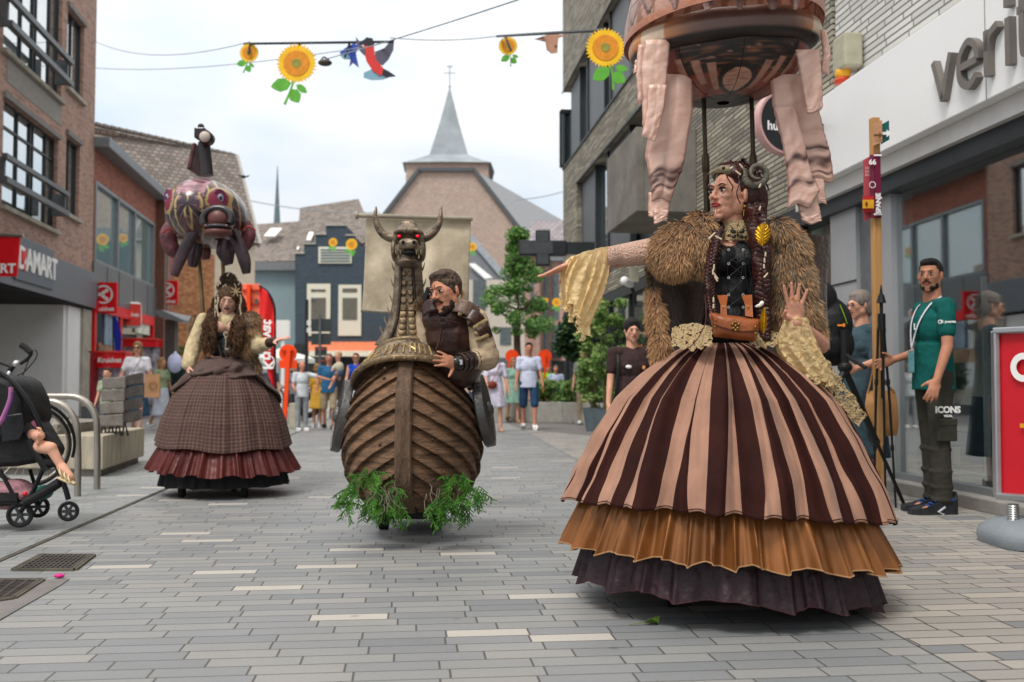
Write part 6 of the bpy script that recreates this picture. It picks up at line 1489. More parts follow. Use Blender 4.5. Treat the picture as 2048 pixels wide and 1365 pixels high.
mb = MB(); mb.tube(smooth_path([P(916, 575, YM+.05), P(926, 590, YM+.05), P(921, 606, YM+.02)], 5), [.012]*10+[.002], 6); mb.build('pony_tail', mat('hair_straw', '#a38a62', .7, var=.3, vs=50), PM, smooth=60)
# ---------------------------------------------------------------- second crinoline performer
Y2 = 8.3; c2 = P(451, 770, Y2); x2 = c2.x
P2 = thing('person', 'woman with long curly hair and antler crown in a plaid brown crinoline with maroon ruffle', 'person', (x2, Y2, 0))
def z2_(y): return P(0, y, Y2).z
def plaid():
    m, N, L, b = nodes('plaid_brown'); MC['plaid_brown'] = m; b.inputs['Roughness'].default_value = .85
    tc = N.new('ShaderNodeTexCoord'); sp = N.new('ShaderNodeSeparateXYZ'); L.new(tc.outputs['UV'], sp.inputs[0])
    a = N.new('ShaderNodeVertexColor'); a.layer_name = 'Col'; L.new(a.outputs[0], b.inputs['Base Color']); 
    no = N.new('ShaderNodeTexNoise'); no.inputs['Scale'].default_value = 18; L.new(tc.outputs['Object'], no.inputs['Vector'])
    bp = N.new('ShaderNodeBump'); bp.inputs['Strength'].default_value = .5; bp.inputs['Distance'].default_value = .02; L.new(no.outputs['Fac'], bp.inputs['Height']); L.new(bp.outputs[0], b.inputs['Normal']); return m
pld = plaid(); ovr = mat('overskirt_taupe', '#4d3b36', .85, var=.1, vs=6, bump=.5, bs=12, sheen=.1); maro = mat('maroon_satin', '#4e1c19', .36, metal=.15, var=.22, vs=4, bump=.3, bs=16); blk = mat('black_cloth', '#151416', .8, var=.2, bump=.4, bs=14)
h2 = [(0, .13), (.06, .20), (.2, .31), (.4, .405), (.7, .49), (1, .545)]
def tilt2(a): return -.02*cos(a)+.015
def skirt2(u, v):
    a = 2*pi*u-pi/2; r = interp(h2, v)+fold(u, 12, .011, .4)*min(1, v*2)+.01*nz(u*30, 2); z = lerp(z2_(722), z2_(890), v)
    return (x2+r*cos(a), Y2+r*sin(a), z+v*v*(tilt2(a)-.035*max(0, -sin(a))+.012*sin(6*a)))
def pc(u, v):
    c = srgb('#402823'); a = (u*100) % 1; b = (v*26) % 1
    if a < .22: c = mixc(c, srgb('#6f564a'), .6)
    if b < .24: c = mixc(c, srgb('#6f564a'), .5)
    if .5 < a < .68 or .5 < b < .68: c = mixc(c, srgb('#3c2420'), .5)
    return c
mb = MB(); mb.grid(skirt2, 900, 290, True, cfn=pc); mb.build('plaid_skirt', pld, P2, smooth=80)
f3 = flounce(x2, Y2, z2_(862), z2_(938), .44, .605, 34, .02, 2.2, tilt=tilt2, wav=.012); 
mb = MB(); mb.grid(lambda u, v: tuple(Vector(f3(u, v))-V(0, 0, .085*max(0, -sin(2*pi*u-pi/2)))), 720, 14, True); mb.build('maroon_ruffle', maro, P2, smooth=80)
f4 = flounce(x2, Y2, z2_(925), z2_(968), .48, .515, 22, .012, .6, tilt=lambda a: 0, wav=.004)
mb = MB(); mb.grid(lambda u, v: tuple(Vector(f4(u, v))-V(0, 0, .05*max(0, -sin(2*pi*u-pi/2)))), 500, 10, True); mb.build('black_petticoat', blk, P2, smooth=80)
for dx, dy in ((-.25, -.3), (.25, -.3), (0, .3)): mb = MB(T(x2+dx, Y2+dy, .05) @ RY(pi/2)); mb.lathe([(.02, -.02), (.05, -.018), (.05, .018), (.02, .02)], 16); mb.build('wheel', rubber, P2)
# gathered overskirt swag
def over(u, v):
    a = lerp(-2.9, 1.2, u)-.2; k = sin(pi*u)
    y = lerp(716, 758+interp([(0, 20), (.12, 26), (.2, 0), (.35, -10), (.5, 4), (.62, -8), (.8, 50), (.9, 44), (1, 5)], u)+4*sin(u*22), v); r = interp(h2, (y-722)/190 if y > 722 else 0)+.035+.03*sin(v*8+u*9)*v+.014*sin(u*50+2*v)+.03*noise.noise(V(u*9, v*3, 1))
    return (x2+r*cos(a), Y2+r*sin(a), z2_(y)+.012*sin(u*13))
mb = MB(); mb.grid(over, 160, 26); mb.build('overskirt', ovr, P2, smooth=80, thick=.012)
def over2(u, v):
    a = lerp(-2.85, -.25, u); y = lerp(722, 742+10*sin(u*6), v); r = interp(h2, max(0, (y-722)/190))+.06-.02*v; return (x2+r*cos(a), Y2+r*sin(a), z2_(y))
mb = MB(); mb.grid(over2, 60, 10); mb.build('overskirt_fold', ovr, P2, smooth=80, thick=.02)
# body
HM2 = T(P(457, 601, Y2-.03)) @ RZ(radians(8)) @ RX(radians(14)) @ RY(radians(6)); hs2 = 1.0
s1, e1_, w1 = P(407, 640, Y2), P(388, 690, Y2-.03), P(376, 734, Y2-.16); s2_, e2_, w2 = P(499, 640, Y2), P(515, 694, Y2-.08), P(548, 683, Y2-.28)
def tt2(mb, e=0):
    mb.ell(P(453, 648, Y2), (.15+e, .10+e, .10+e)); mb.ell(P(453, 680, Y2), (.125+e, .09+e, .12+e)); mb.ell(P(453, 712, Y2), (.13+e, .10+e, .12+e))
    for x in (440, 466): mb.ell(P(x, 655, Y2-.075), (.055+e, .05+e, .055+e))
mb = MB(); tt2(mb); head_prims(mb, HM2, hs2); mb.cap(P(456, 615, Y2), P(455, 642, Y2), .05, .06); mb.cap(s1, e1_, .05, .042); mb.cap(e1_, w1, .042, .027); mb.cap(s2_, e2_, .05, .042); mb.cap(e2_, w2, .04, .027); mb.cap(P(415, 640, Y2), P(495, 640, Y2), .045)
hand_prims(mb, frame(w1, P(378, 762, Y2-.2)-w1, (-.8, -.5, 0)), .95, 1, curl=(35,)*4)
hand_prims(mb, frame(w2, P(584, 671, Y2-.36)-w2, (0, -.4, 1)), 1.0, -1, curl=(10, 14, 18, 24), spread=1.3)
mb.rem('body', mat('skin_pale', '#c89a86', .58, spec=.35, bump=.2, bs=150, var=.08, vs=16, sub=.12), P2, .007, 2)
face_parts(HM2, hs2, P2, mat('brow_dark'), mat('lip_plum', '#4b1720', .35), eye_d, blink=True, big=True)
hair2 = mat('hair_curly', '#3c271c', .55, var=.5, vs=30, bump=.6, bs=60, col2='#7a563a')
mb = MB(); scalp(mb, HM2, hs2, .016); mb.M = HM2; mb.ell((0, .07, -.05), (.08, .05, .11)); mb.rem('hair', hair2, P2, .008, 1)
mb = MB(); strands(mb, HM2 @ T(0, .01, 0), 1.06, 50, .34, .0075, wav=.013, rnd=random.Random(5), spread=.035, front=-.1)
rn = random.Random(8); h0 = T(HM2.translation)
for i in range(150):
    s_ = -1 if i % 2 else 1; r_ = rn.random(); q = rn.random(); f_ = rn.uniform(0, 6.3); k = rn.uniform(.8, 1.12)
    pts = smooth_path([V(s_*.04, .02-.04*q, .10), V(s_*(.092+.012*r_), -.025+.07*q, .03), V(s_*(.094+.05*r_), -.05+.07*q, -.08), V(s_*(.065+.10*r_), -.13+.05*q*(1-r_), -.20), V(s_*(.055+.115*r_), -.165+.03*q, -.32*k), V(s_*(.06+.10*r_), -.165+.02*q, -.44*k)], 9)
    n = len(pts); pts = [h0 @ (p+V(cos(f_+j*.75), sin(f_+j*.75), 0)*.011*min(1, j/14)) for j, p in enumerate(pts)]
    mb.tube(pts, [.0068 if j < n-8 else .0068*(n-j)/8 for j in range(n)], 5); mb.build('curls', hair2, P2, smooth=60)
gd1 = (srgb('#1d140f'), srgb('#3a2a20'), srgb('#5c4634'))
furpart('fur_hat', [(P(459, 574, Y2), (.080, .075, .05)), (P(457, 562, Y2+.02), (.05, .055, .05))], 2600, .035, V(0, -.1, .4), [gd1, gd1, g2], P2, w=.003)
mb = MB(); 
for i, (x, y, r_) in enumerate(((436, 572, .3), (441, 568, -.4), (446, 574, .8), (472, 574, -.5), (477, 570, .4), (452, 576, 0), (431, 578, -.3), (455, 552, .5))):
    p = P(x, y, Y2-.09); mb.cap(p, p+V(.03*sin(r_), 0, .03*cos(r_)), .006, .003, 6)
mb.build('bone_beads', ivory, P2)
mb = MB(); 
for r_ in range(7): a = r_*.9; p = P(472, 583, Y2-.12); mb.cap(p, p+V(.045*sin(a), -.01, .045*cos(a)), .009, .003, 6)
mb.build('star_antler', mat('antler', '#b49d74', .5, var=.2), P2)
for x0 in (435, 481, 430):
    mb = MB(); 
    mb.tube([P(x0, 590, Y2-.12), P(x0, 592+8*(5 if x0 > 432 else 11), Y2-.12)], .003, 4)
    for k in range(9): mb.ell(P(x0+sin(k)*2, 592+k*(5 if x0 > 432 else 11), Y2-.12), (.006, .006, .011))
    mb.build('bead_string', ivory, P2)
blouse = mat('blouse_cream', '#bba884', .85, var=.18, vs=14, bump=1.5, bs=14)
mb = MB(); mb.ell(P(455, 648, Y2-.01), (.11, .10, .10)); mb.cap(s1, e1_, .060, .064); mb.cap(e1_, w1.lerp(e1_, .12), .066, .058); mb.rem('blouse', blouse, P2, .009, 2)
mb = MB(); mb.cap(s2_, e2_, .062, .062); mb.cap(e2_, e2_.lerp(w2, .6), .064, .052); mb.rem('sleeve', blouse, P2, .009, 2)
mb = MB(); mb.cap(e2_.lerp(w2, .65), w2, .042, .036); mb.rem('glove', mat('glove_dark', '#3a261e', .6, var=.4, vs=40, bump=.5), P2, .006, 1)
mb = MB(); mb.ell(P(451, 697, Y2-.01), (.142, .115, .11)); mb.ell(P(438, 672, Y2-.06), (.06, .06, .04)); mb.ell(P(466, 672, Y2-.06), (.06, .06, .04)); mb.ell(P(418, 655, Y2+.01), (.045, .09, .12)); mb.ell(P(490, 655, Y2+.01), (.045, .09, .12)); mb.rem('vest', cor, P2, .008, 2)
mb = MB(); mb.ell(P(458, 705, Y2-.045), (.10, .085, .065)); mb.rem('corset', mat('corset_brown', '#3d2c28', .4, var=.3, vs=14, coat=.1), P2, .008, 2)
for px in (440, 450, 460, 470, 478): mb = MB(); mb.tube([P(px-3, 690, Y2-.13), P(px+3, 716, Y2-.14)], .003, 5); mb.build('boning', mat('chain_grey', '#77716a', .35, metal=.7), P2)
mb = MB(); mb.tube(smooth_path([P(447, 668, Y2-.16), P(452, 676, Y2-.16), P(456, 668, Y2-.16), P(451, 664, Y2-.16), P(447, 668, Y2-.16)], 4), .004, 6); mb.tube([P(452, 676, Y2-.16), P(451, 700, Y2-.16)], .003, 5); mb.build('pendant', ivory, P2)
furpart('fur_stole', [(P(498, 640, Y2-.03), (.075, .09, .07)), (P(503, 665, Y2-.04), (.06, .07, .08)), (P(494, 690, Y2-.05), (.055, .07, .09)), (P(500, 715, Y2), (.045, .06, .07)), (P(510, 735, Y2), (.03, .05, .06))], 5200, .05, V(.3, -.2, -1), [g2, g1, g4, g3], P2, w=.004)
furpart('fur_stole', [(P(392, 655, Y2+.06), (.04, .05, .10))], 900, .04, V(-.2, -.2, -1), [g2, g1], P2, w=.004)
# ---------------------------------------------------------------- armoured fish balloon
FB = thing('inflatable_fish', 'armoured purple fish balloon with open mouth and lamp funnel above the curly-haired woman', 'balloon', P(415, 430, Y2+.1))
fc = P(416, 425, Y2+.25); r_ = .335
def fbody(u, v):
    a = 2*pi*u-pi/2; y = lerp(-1, 1, v); rr = sqrt(max(0, 1-abs(y)**2.4)); 
    return V(fc.x+.31*rr*cos(a), fc.y+.55*y, fc.z-.02+.285*rr*sin(a)*1.0)
vf = vcol('fish_print', .28, bump=.3, bs=14, coat=.3)
def fcol(u, v):
    p = fbody(u, v); x = (p.x-fc.x)/.33; z = (p.z-fc.z)/.285; n = noise.noise(V(x*4, z*4, p.y*5)); c = mixc(srgb('#18101a'), srgb('#40242e'), .5+n*1.2)
    ax = abs(x)
    if abs(((ax*.8+z*.15+p.y*1.2)*4.1) % 1-.5) < .09: c = srgb('#b59a62')
    elif abs(((ax*3+z*2.1)*1.7) % 1-.5) < .06: c = srgb('#7d5a66')
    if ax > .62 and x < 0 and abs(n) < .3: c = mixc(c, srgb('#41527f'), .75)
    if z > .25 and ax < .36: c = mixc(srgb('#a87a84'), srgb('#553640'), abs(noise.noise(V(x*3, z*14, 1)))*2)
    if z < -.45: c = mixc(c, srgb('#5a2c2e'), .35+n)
    e = ((ax-.62)/.18)**2+((z-.12)/.34)**2
    if p.y < fc.y+.1:
        if e < 1.6: c = srgb('#a38a55')
        if e < 1: c = srgb('#7a1f3c')
    return c
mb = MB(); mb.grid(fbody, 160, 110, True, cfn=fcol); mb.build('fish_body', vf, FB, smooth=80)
for s_ in (-1, 1):
    M = T(fc+V(s_*.215, -.385, .05)) @ RZ(radians(s_*42)) @ RX(pi/2)
    mb = MB(M @ SC(.75, 1, 1)); mb.lathe([(.085, -.03), (.075, .006), (.001, .010)], 26); mb.build('eye_plate', mat('fish_eye_red', '#5a1f3a', .3, var=.3), FB, smooth=40)
    mb = MB(M @ SC(.75, 1, 1)); mb.lathe([(.036, .010), (.03, .014), (.001, .016)], 24); mb.build('eye_ring', mat('fish_eye_pale', '#8d8a9a', .3), FB, smooth=40)
    mb = MB(M @ SC(.75, 1, 1)); mb.lathe([(.018, .016), (.014, .022), (.001, .024)], 20); mb.build('pupil', mat('fish_pupil', '#20304a', .2), FB, smooth=40)
fk = mat('fish_black', '#1f191d', .3, var=.3, coat=.3); fr = mat('fish_tongue', '#5d3733', .4, var=.15)
mc = P(434, 437, Y2-.33)
mb = MB(); mb.tube([mc+V(.115*cos(t_)*1.0, .02*sin(t_), .095*sin(t_)-.01) for t_ in [pi*(-.12+1.24*i/24) for i in range(25)]], [.03]*25, 12); mb.build('mouth_rim', fk, FB, smooth=60)
mb = MB(); mb.ell(mc+V(0, .07, -.0), (.11, .10, .10)); mb.build('mouth_inside', fr, FB, smooth=60)
mb = MB(); mb.ell(mc+V(0, .02, -.045), (.10, .06, .03)); mb.build('mouth_shadow', mat('mouth_black'), FB, smooth=60) if False else None
mb = MB(); mb.ell(mc+V(0.01, -.0, -.072), (.112, .10, .028)); mb.build('lower_lip', fk, FB, smooth=60)
mb = MB(); mb.ell(mc+V(0.01, .005, -.115), (.115, .10, .045)); mb.build('chin', fr, FB, smooth=60)
for k in range(7):
    mb = MB(); mb.ell(mc+V(.01+.028*(k-3), -.088+.006*abs(k-3)**1.5, -.068), (.008, .006, .008)); mb.build('stud', mat('stud_pink', '#a0707a', .3), FB, smooth=60)
# funnel with lamp
mb = MB(); a = P(414, 352, Y2+.1); b = P(408, 285, Y2+.1); mb.tube([a, a.lerp(b, .5), b], [.056, .053, .050], 16); mb.build('funnel', mat('funnel_dark', '#241c20', .4, var=.3, coat=.2), FB, smooth=60)
mb = MB(); mb.boxc(P(393, 320, Y2+.25), (.035, .3, .24), RY(.2)); mb.build('dorsal_fin', vcol('x') if False else mat('fin_print', '#3f2730', .35, col2='#7a4048', var=.6, vs=14, coat=.2), FB, bevel=.015)
mb = MB(T(P(411, 275, Y2+.0)) @ RX(pi/2)); mb.lathe([(.03, -.12), (.058, -.08), (.06, .02), (.052, .035)], 20); mb.build('lamp_housing', mat('lamp_bronze', '#3e302c', .4, metal=.4, var=.3), FB, smooth=50)
mb = MB(T(P(411, 275, Y2-.02)) @ RX(pi/2)); mb.ell((0, 0, .02), (.047, .047, .03)); mb.build('lamp_glass', mat('lamp_glass', '#b5a79c', .3, var=.1), FB, smooth=60)
mb = MB(); mb.boxc(P(402, 268, Y2+.05), (.09, .1, .09)); mb.cap(P(402, 258, Y2+.03), P(402, 254, Y2+.03), .028); mb.build('lamp_cap', fk, FB, bevel=.01)
# fins
finm = mat('fin_purple', '#21171a', .3, var=.5, vs=9, bump=.3, bs=12, coat=.3, col2='#4a2e38')
def ffin(pts, w, th, Y, nm='fin', m=finm):
    pp = smooth_path([P(x, y, Y) for x, y in pts], 6); n = len(pp); mb = MB(); ws = w if isinstance(w, list) else [w]*len(pts)
    mb.tube(pp, [interp(list(enumerate(ws)), i/6)*Y/F for i in range(n)], 14, flat=th, up=(0, 1, 0)); mb.build(nm, m, FB, smooth=60)
ffin([(388, 462), (374, 490), (358, 525), (348, 553)], [11, 13, 12, 8], .55, Y2-.12); ffin([(464, 462), (478, 490), (489, 522), (493, 548)], [11, 13, 13, 8], .55, Y2-.12)
ffin([(345, 445), (336, 470), (345, 500), (360, 515)], [10, 18, 16, 6], .8, Y2+.3, m=mat('fin_print')); ffin([(490, 445), (497, 470), (490, 492), (480, 505)], [10, 15, 13, 5], .8, Y2+.3, m=mat('fin_print'))
ffin([(392, 480), (388, 510), (385, 535)], [14, 16, 8], .6, Y2+.1); ffin([(455, 480), (452, 505), (458, 530)], [18, 20, 8], .6, Y2+.1); ffin([(405, 488), (410, 505), (412, 520)], [10, 13, 7], .6, Y2+.35, m=fr)
for s_, x, y in ((0, 338, 462), (1, 499, 457)):
    mb = MB(); mb.tube(smooth_path([P(x-12, y+4, Y2+.05), P(x, y-4, Y2+.02), P(x+12, y-2+s_*6, Y2+.05)], 4), .014, 8, flat=.5); mb.build('fin_chain', mat('chain_coral', '#b0443c', .4), FB, smooth=60)
for a, b in (((396, 480), (406, 625)), ((444, 480), (447, 560))):
    mb = MB(); mb.tube([P(*a, Y2+.2), P(*b, Y2+.1)], .016, 10); mb.build('pole', mat('pole_brass', '#6b5c3c', .4, metal=.5, var=.2), FB, smooth=50)
# ---------------------------------------------------------------- people of the street
def at(px, pyf, pyh):  # ground point and height from feet and head-top pixels
    g_ = G(px, pyf); return g_, (P(px, pyh, g_.y).z)
def who(label, px, pyf, pyh, yaw=0, **k):
    g_, h_ = at(px, pyf, pyh); a = math.atan2(-g_.x, g_.y)
    return person(label, g_, h_, radians(yaw)-a*0, **k)
# right: man with teal shirt holding the tripod
gM = G(1872, 1026)
PT, D = person('dark-haired man in teal festival t-shirt, cargo trousers and lanyard holding a black tripod', gM, 1.80, radians(-86), skin=mat('skin_olive', '#b0795e', .6, var=.1, vs=14, sub=.1, bump=.25, bs=150, spec=.35), hair=('short', hairK), top=('tee', '#0d5550'), bottom=('cargo', mat('cargo_olive', '#34322a', .85, var=.15, vs=7, bump=1, bs=9)),
    armL=(6, 12, 18), armR=(-12, 10, 84, 0), legL=(2, 4), legR=(-3, 0), shoes='', male=True, head=(48, 2), vox=.0075, handcurl=30)
k = D['k']; UPm = D['UP']
for nm in 'LR':
    h_, kn, an, a2, A = D['L'][nm]; M = T(an) @ RZ(radians(-86))
    mb = MB(); shoe(mb, M, k*1.22); mb.build('shoe', mat('shoe_black', '#25272b', .55, var=.3, vs=20), PT, smooth=50)
    mb = MB(M @ SC(k*1.22, k*1.22, k*1.22)); mb.loft([[(x*w, y, z) for x, z in ((-1, -.083), (-1, -.066), (1, -.066), (1, -.083))] for y, w in ((.075, .034), (.03, .044), (-.06, .046), (-.11, .053), (-.16, .05), (-.196, .03))]); mb.build('sole', mat('sole_grey', '#6e6f70', .6), PT, smooth=40)
    mb = MB(M @ SC(k*1.22, k*1.22, k*1.22)); mb.lathe([(.043, 0), (.050, .0), (.052, .012), (.043, .015)], 18, c=(0, .012, .012), caps=False)
    for q in range(4): mb.tube([(-.024, -.05-.018*q, .012-.014*q), (.024, -.052-.018*q, .012-.014*q)], .0045, 6)
    mb.build('laces', mat('blue_lace', '#1d4f9c', .5), PT, smooth=60)
    mb = MB(M @ SC(k*1.22, k*1.22, k*1.22)); mb.tube([(.043, -.01, -.02), (.047, -.05, -.045), (.046, -.02, -.06)], .006, 5); mb.build('reflex_stripe', mat('reflex', '#b9bcbe', .4), PT)
beard2 = mat('beard_black', '#1c1512', .75, var=.2)
mb = MB(); mb.M = D['HM']; mb.ell((0, -.033, -.086), (.048, .049, .030)); mb.ell((.045, -.012, -.064), (.017, .034, .036)); mb.ell((-.045, -.012, -.064), (.017, .034, .036)); mb.rem('beard', beard2, PT, .006, 1)
mb = MB(D['HM']); mb.tube(smooth_path([(-.028, -.080, -.060), (-.016, -.093, -.044), (0, -.096, -.041), (.016, -.093, -.044), (.028, -.080, -.060)], 4), [.001]+[.004]*15+[.001], 6); mb.build('moustache', beard2, PT)
lan = mat('lanyard', '#c9cbd4', .6, var=.05)
mb = MB(UPm); pts = smooth_path([(.07, .03, 1.48), (.085, -.06, 1.42), (.055, -.125, 1.30), (.012, -.150, 1.16), (.0, -.150, 1.12)], 5); mb.tube(pts, .010, 6, flat=.25)
pts = smooth_path([(-.07, .03, 1.48), (-.085, -.06, 1.42), (-.055, -.125, 1.30), (-.012, -.150, 1.16), (.0, -.150, 1.12)], 5); mb.tube(pts, .010, 6, flat=.25); mb.build('lanyard', lan, PT)
mb = MB(UPm); mb.box(-.04, -.158, .96, .04, -.154, 1.11); mb.build('badge', mat('badge_teal', '#5f9aa0', .4, var=.2, vs=30), PT)
shd, el, wr, fd, sg = D['J']['L']; R3 = UPm.to_3x3()
c = shd.lerp(el, .40); n = (R3 @ V(1, -.35, 0)).normalized(); Mx = T(c+n*.064*k) @ Matrix((V(0, 0, 1).cross(n).normalized(), V(0, 0, 1), n)).transposed().to_4x4()
text('sleeve_logo', 'G puenta', .026, Mx, white, PT, ext=.001, bold=.03); mb = MB(Mx @ T(-.052, 0, 0)); mb.lathe([(.009, 0), (.014, 0), (.014, .002), (.009, .002)], 14, caps=False); mb.build('sleeve_ring', white, PT)
text('chest_letters', 'L', .06, UPm @ T(.05, -.150, 1.27) @ RX(pi/2), white, PT, ext=.002, bold=.03)
hL, knL, anL, _, _ = D['L']['L']; c = hL.lerp(knL, .52); n = (V(0, -1, 0)+V(.15, 0, 0)).normalized(); Mx = T(c+n*.094*k) @ Matrix((V(0, 0, 1).cross(-n).normalized()*-1, V(0, 0, 1), n)).transposed().to_4x4()
text('thigh_letters', 'ICONS', .062, Mx, white, PT, ext=.002, bold=.04); text('thigh_letters', 'WEAR', .022, Mx @ T(0, -.042, 0), white, PT, ext=.002, bold=.03)
mb = MB(Mx @ T(.0, -.14, -.022)); mb.boxc((0, 0, 0), (.14, .15, .04)); mb.boxc((0, .055, .018), (.145, .05, .012)); mb.build('cargo_pocket', mat('cargo_olive'), PT, bevel=.012)
# tripod he holds (folded)
hp_ = D['J']['R'][2]+(D['J']['R'][3]*.09)
t = thing('folded_tripod', 'folded tall black light-stand tripod held upright by the man in teal', 'tripod', (hp_.x, hp_.y, 0))
b0 = V(hp_.x, hp_.y, 0)
for dx, dy in ((-.035, .02), (.0, -.02), (.045, .02)):
    mb = MB(); mb.tube([b0+V(dx*2.0, dy, .0), b0+V(dx*1.3, dy, .75), b0+V(dx*.5, dy, 1.32)], [.008, .010, .010], 8); mb.tube([b0+V(dx*1.6, dy, .42), b0+V(dx*1.55, dy, .46)], .014, 8); mb.tube([b0+V(dx*1.1, dy, .9), b0+V(dx*1.05, dy, .94)], .015, 8); mb.build('leg', black, t)
mb = MB(); mb.tube([b0+V(0, 0, .8), b0+V(0, 0, 1.5)], .013, 8); mb.tube([b0+V(0, 0, 1.30), b0+V(0, 0, 1.42)], .028, 10); mb.tube([b0+V(0, 0, 1.5), b0+V(0, 0, 1.56)], [.035, .02], 10); mb.tube([b0+V(0, 0, 1.56), b0+V(.0, 0, 1.63)], [.014, .004], 8); mb.build('centre_column', black, t)
# grey-haired woman
who('grey-haired woman with glasses in slate-blue dress carrying a tan bag, seen in profile', 1724, 994, 583, -58, skin=skinC, hair=('bob', hairG), top=('dress', '#3a4c55'), bottom=('long_skirt', '#3a4c55'), armL=(18, 6, 60), armR=(30, 6, 50), shoes='#2b2b2b', head=(-8, 8), glasses='clear', vox=.009, build=1.05)
t = thing('shoulder_bag', 'tan leather tote bag hanging beside the woman in the slate-blue dress', 'bag', P(1766, 860, 7.8))
Yb = 7.8; lt = mat('tote_tan', '#a8794a', .5, var=.12, vs=6, bump=.4, bs=10)
mb = MB(); mb.loft([[P(x, y, Yb)+V(0, d, 0) for x, d in ((a_, 0), (lerp(a_, b_, .5), -dd), (b_, 0), (lerp(a_, b_, .5), dd))] for a_, b_, y, dd in ((1734, 1790, 782, .02), (1730, 1796, 810, .07), (1732, 1798, 850, .09), (1742, 1794, 872, .06))]); mb.build('bag_body', lt, t, smooth=80)
mb = MB(); mb.tube(smooth_path([P(1736, 785, Yb), P(1745, 740, Yb-.05), P(1748, 690, Yb-.1), P(1752, 740, Yb), P(1788, 785, Yb)], 6), .012, 6, flat=.4); mb.build('handle', lt, t)
# hidden cameraman with backpack
gB = G(1620, 1000)
PB, DB = person('photographer with black backpack half hidden behind the fur mantle', V(2.22, 7.35, 0), 1.60, radians(150), skin=skinC, hair=('short', hairG), top=('tee', '#3c3a3a'), bottom=('trousers', '#2b2c2e'), armL=(60, 5, 40), armR=(60, 5, 40), male=True, vox=.011)
t = thing('backpack', 'black backpack with orange logo and lime piping worn behind the fur mantle', 'backpack', P(1662, 650, 6.9))
Yk = 6.95; bk = mat('backpack_black', '#121213', .6, var=.3, vs=9, bump=.6, bs=14)
mb = MB()
for x, y, a_, b_, c_ in ((1640, 600, .12, .12, .14), (1662, 650, .15, .14, .19), (1668, 690, .14, .14, .15), (1645, 690, .15, .14, .15)): mb.ell(P(x, y, Yk), (a_, b_, c_))
mb.rem('pack', bk, t, .012, 2)
mb = MB(); mb.tube(smooth_path([P(1680, 610, Yk-.14), P(1690, 635, Yk-.13), P(1697, 660, Yk-.1)], 6), .003, 5); mb.build('piping', mat('lime', '#8fbf2a', .5), t)
mb = MB(); mb.boxc(P(1638, 640, Yk-.16), (.03, .01, .022)); mb.build('buckle', silver, t); text('logo', 'eastpro', .035, face(P(1684, 651, Yk-.15)), mat('logo_orange', '#e88a24', .5), t) if False else None
mb = MB(face(P(1681, 651, Yk-.16))); mb.box(-.022, -.006, 0, .012, .006, .004); mb.box(.014, -.01, 0, .03, .012, .004); mb.build('logo', mat('logo_orange', '#e88a24', .5), t)
t = thing('camera_tripod', 'black video tripod standing at the edge of the striped skirt', 'tripod', G(1812, 1012))
a = P(1690, 740, 6.8)
for e_ in (G(1812, 1018), V(1.55, 6.2, 0), V(2.0, 7.6, 0)):
    mb = MB(); m_ = a.lerp(e_, .5); mb.tube([a, m_], .022, 8); mb.tube([m_, e_], .013, 8); mb.ell(m_, .026); mb.build('leg', black, t)
mb = MB(); mb.tube([P(1688, 660, 6.8), P(1690, 745, 6.8)], .028, 10); mb.ell(P(1690, 735, 6.8), (.05, .05, .04)); mb.build('centre_column', black, t)
mb = MB(); mb.cap(P(1694, 712, 6.7), P(1730, 735, 6.5), .014); mb.build('pan_handle', black, t)
# girl in brown t-shirt
PG, DG = who('girl in dark brown t-shirt with tied-back dark hair and black strap, by the pots', 1266, 985, 638, 6, skin=skinC, hair=('tail', hairK), top=('tee', '#3a2a2a'), bottom=('trousers', '#33363c'), armL=(4, 8, 10), armR=(4, 8, 10), shoes='#cccccc', vox=.009, build=1.08, head=(0, 6))
mb = MB(DG['UP']); mb.ell((-.07, -.145, 1.26), (.032, .012, .018)); mb.build('badge', white, PG, smooth=60)
mb = MB(DG['UP']); mb.ell((.085, -.145, 1.25), (.018, .01, .022)); mb.build('print', mat('print_orange', '#c98a52', .6, var=.4, vs=60), PG, smooth=60)
mb = MB(DG['UP']); mb.tube(smooth_path([(-.15, .02, 1.46), (-.165, -.10, 1.3), (-.18, -.11, 1.05), (-.19, -.05, .9)], 5), .016, 6, flat=.3); mb.build('bag_strap', black, PG)
# left group
PW, DW = who('woman in white t-shirt and sunglasses with denim skirt, paper bag in hand', 272, 868, 684, 8, skin=skinC, hair=('long', hairD), top=('tee', '#d8d5dc'), bottom=('long_skirt', '#2f4f68'), armL=(4, 14, 12), armR=(8, 18, 20), legL=(16, 6), legR=(-10, 8), shoes='#2b2220', glasses='sun', head=(0, 0))
mb = MB(DW['UP']); mb.tube(smooth_path([(.09, -.05, 1.46), (.03, -.15, 1.3), (-.09, -.15, 1.08), (-.13, -.13, 1.0)], 5), .005, 5); mb.boxc((-.13, -.15, 1.0), (.14, .06, .09)); mb.build('belt_bag', black, PW)
Yg = G(305, 870).y
t = thing('paper_bag', 'brown paper carrier bag held by the woman in the denim skirt', 'bag', P(305, 795, Yg))
mb = MB(); mb.boxc(P(305, 772, Yg), (.26, .13, .42), RZ(.2)); mb.build('bag_body', mat('kraft_paper', '#b08560', .8, var=.08, bump=.3, bs=8), t)
mb = MB(face(P(306, 772, Yg-.08), .2)); mb.lathe([(.055, 0), (.07, 0), (.07, .003), (.055, .003)], 20, caps=False); mb.build('print', mat('kraft_print', '#86603f', .8), t)
mb = MB(); mb.tube(smooth_path([P(298, 752, Yg-.06), P(303, 738, Yg-.06), P(309, 752, Yg-.06)], 5), .006, 5); mb.build('handle', mat('kraft_print'), t)
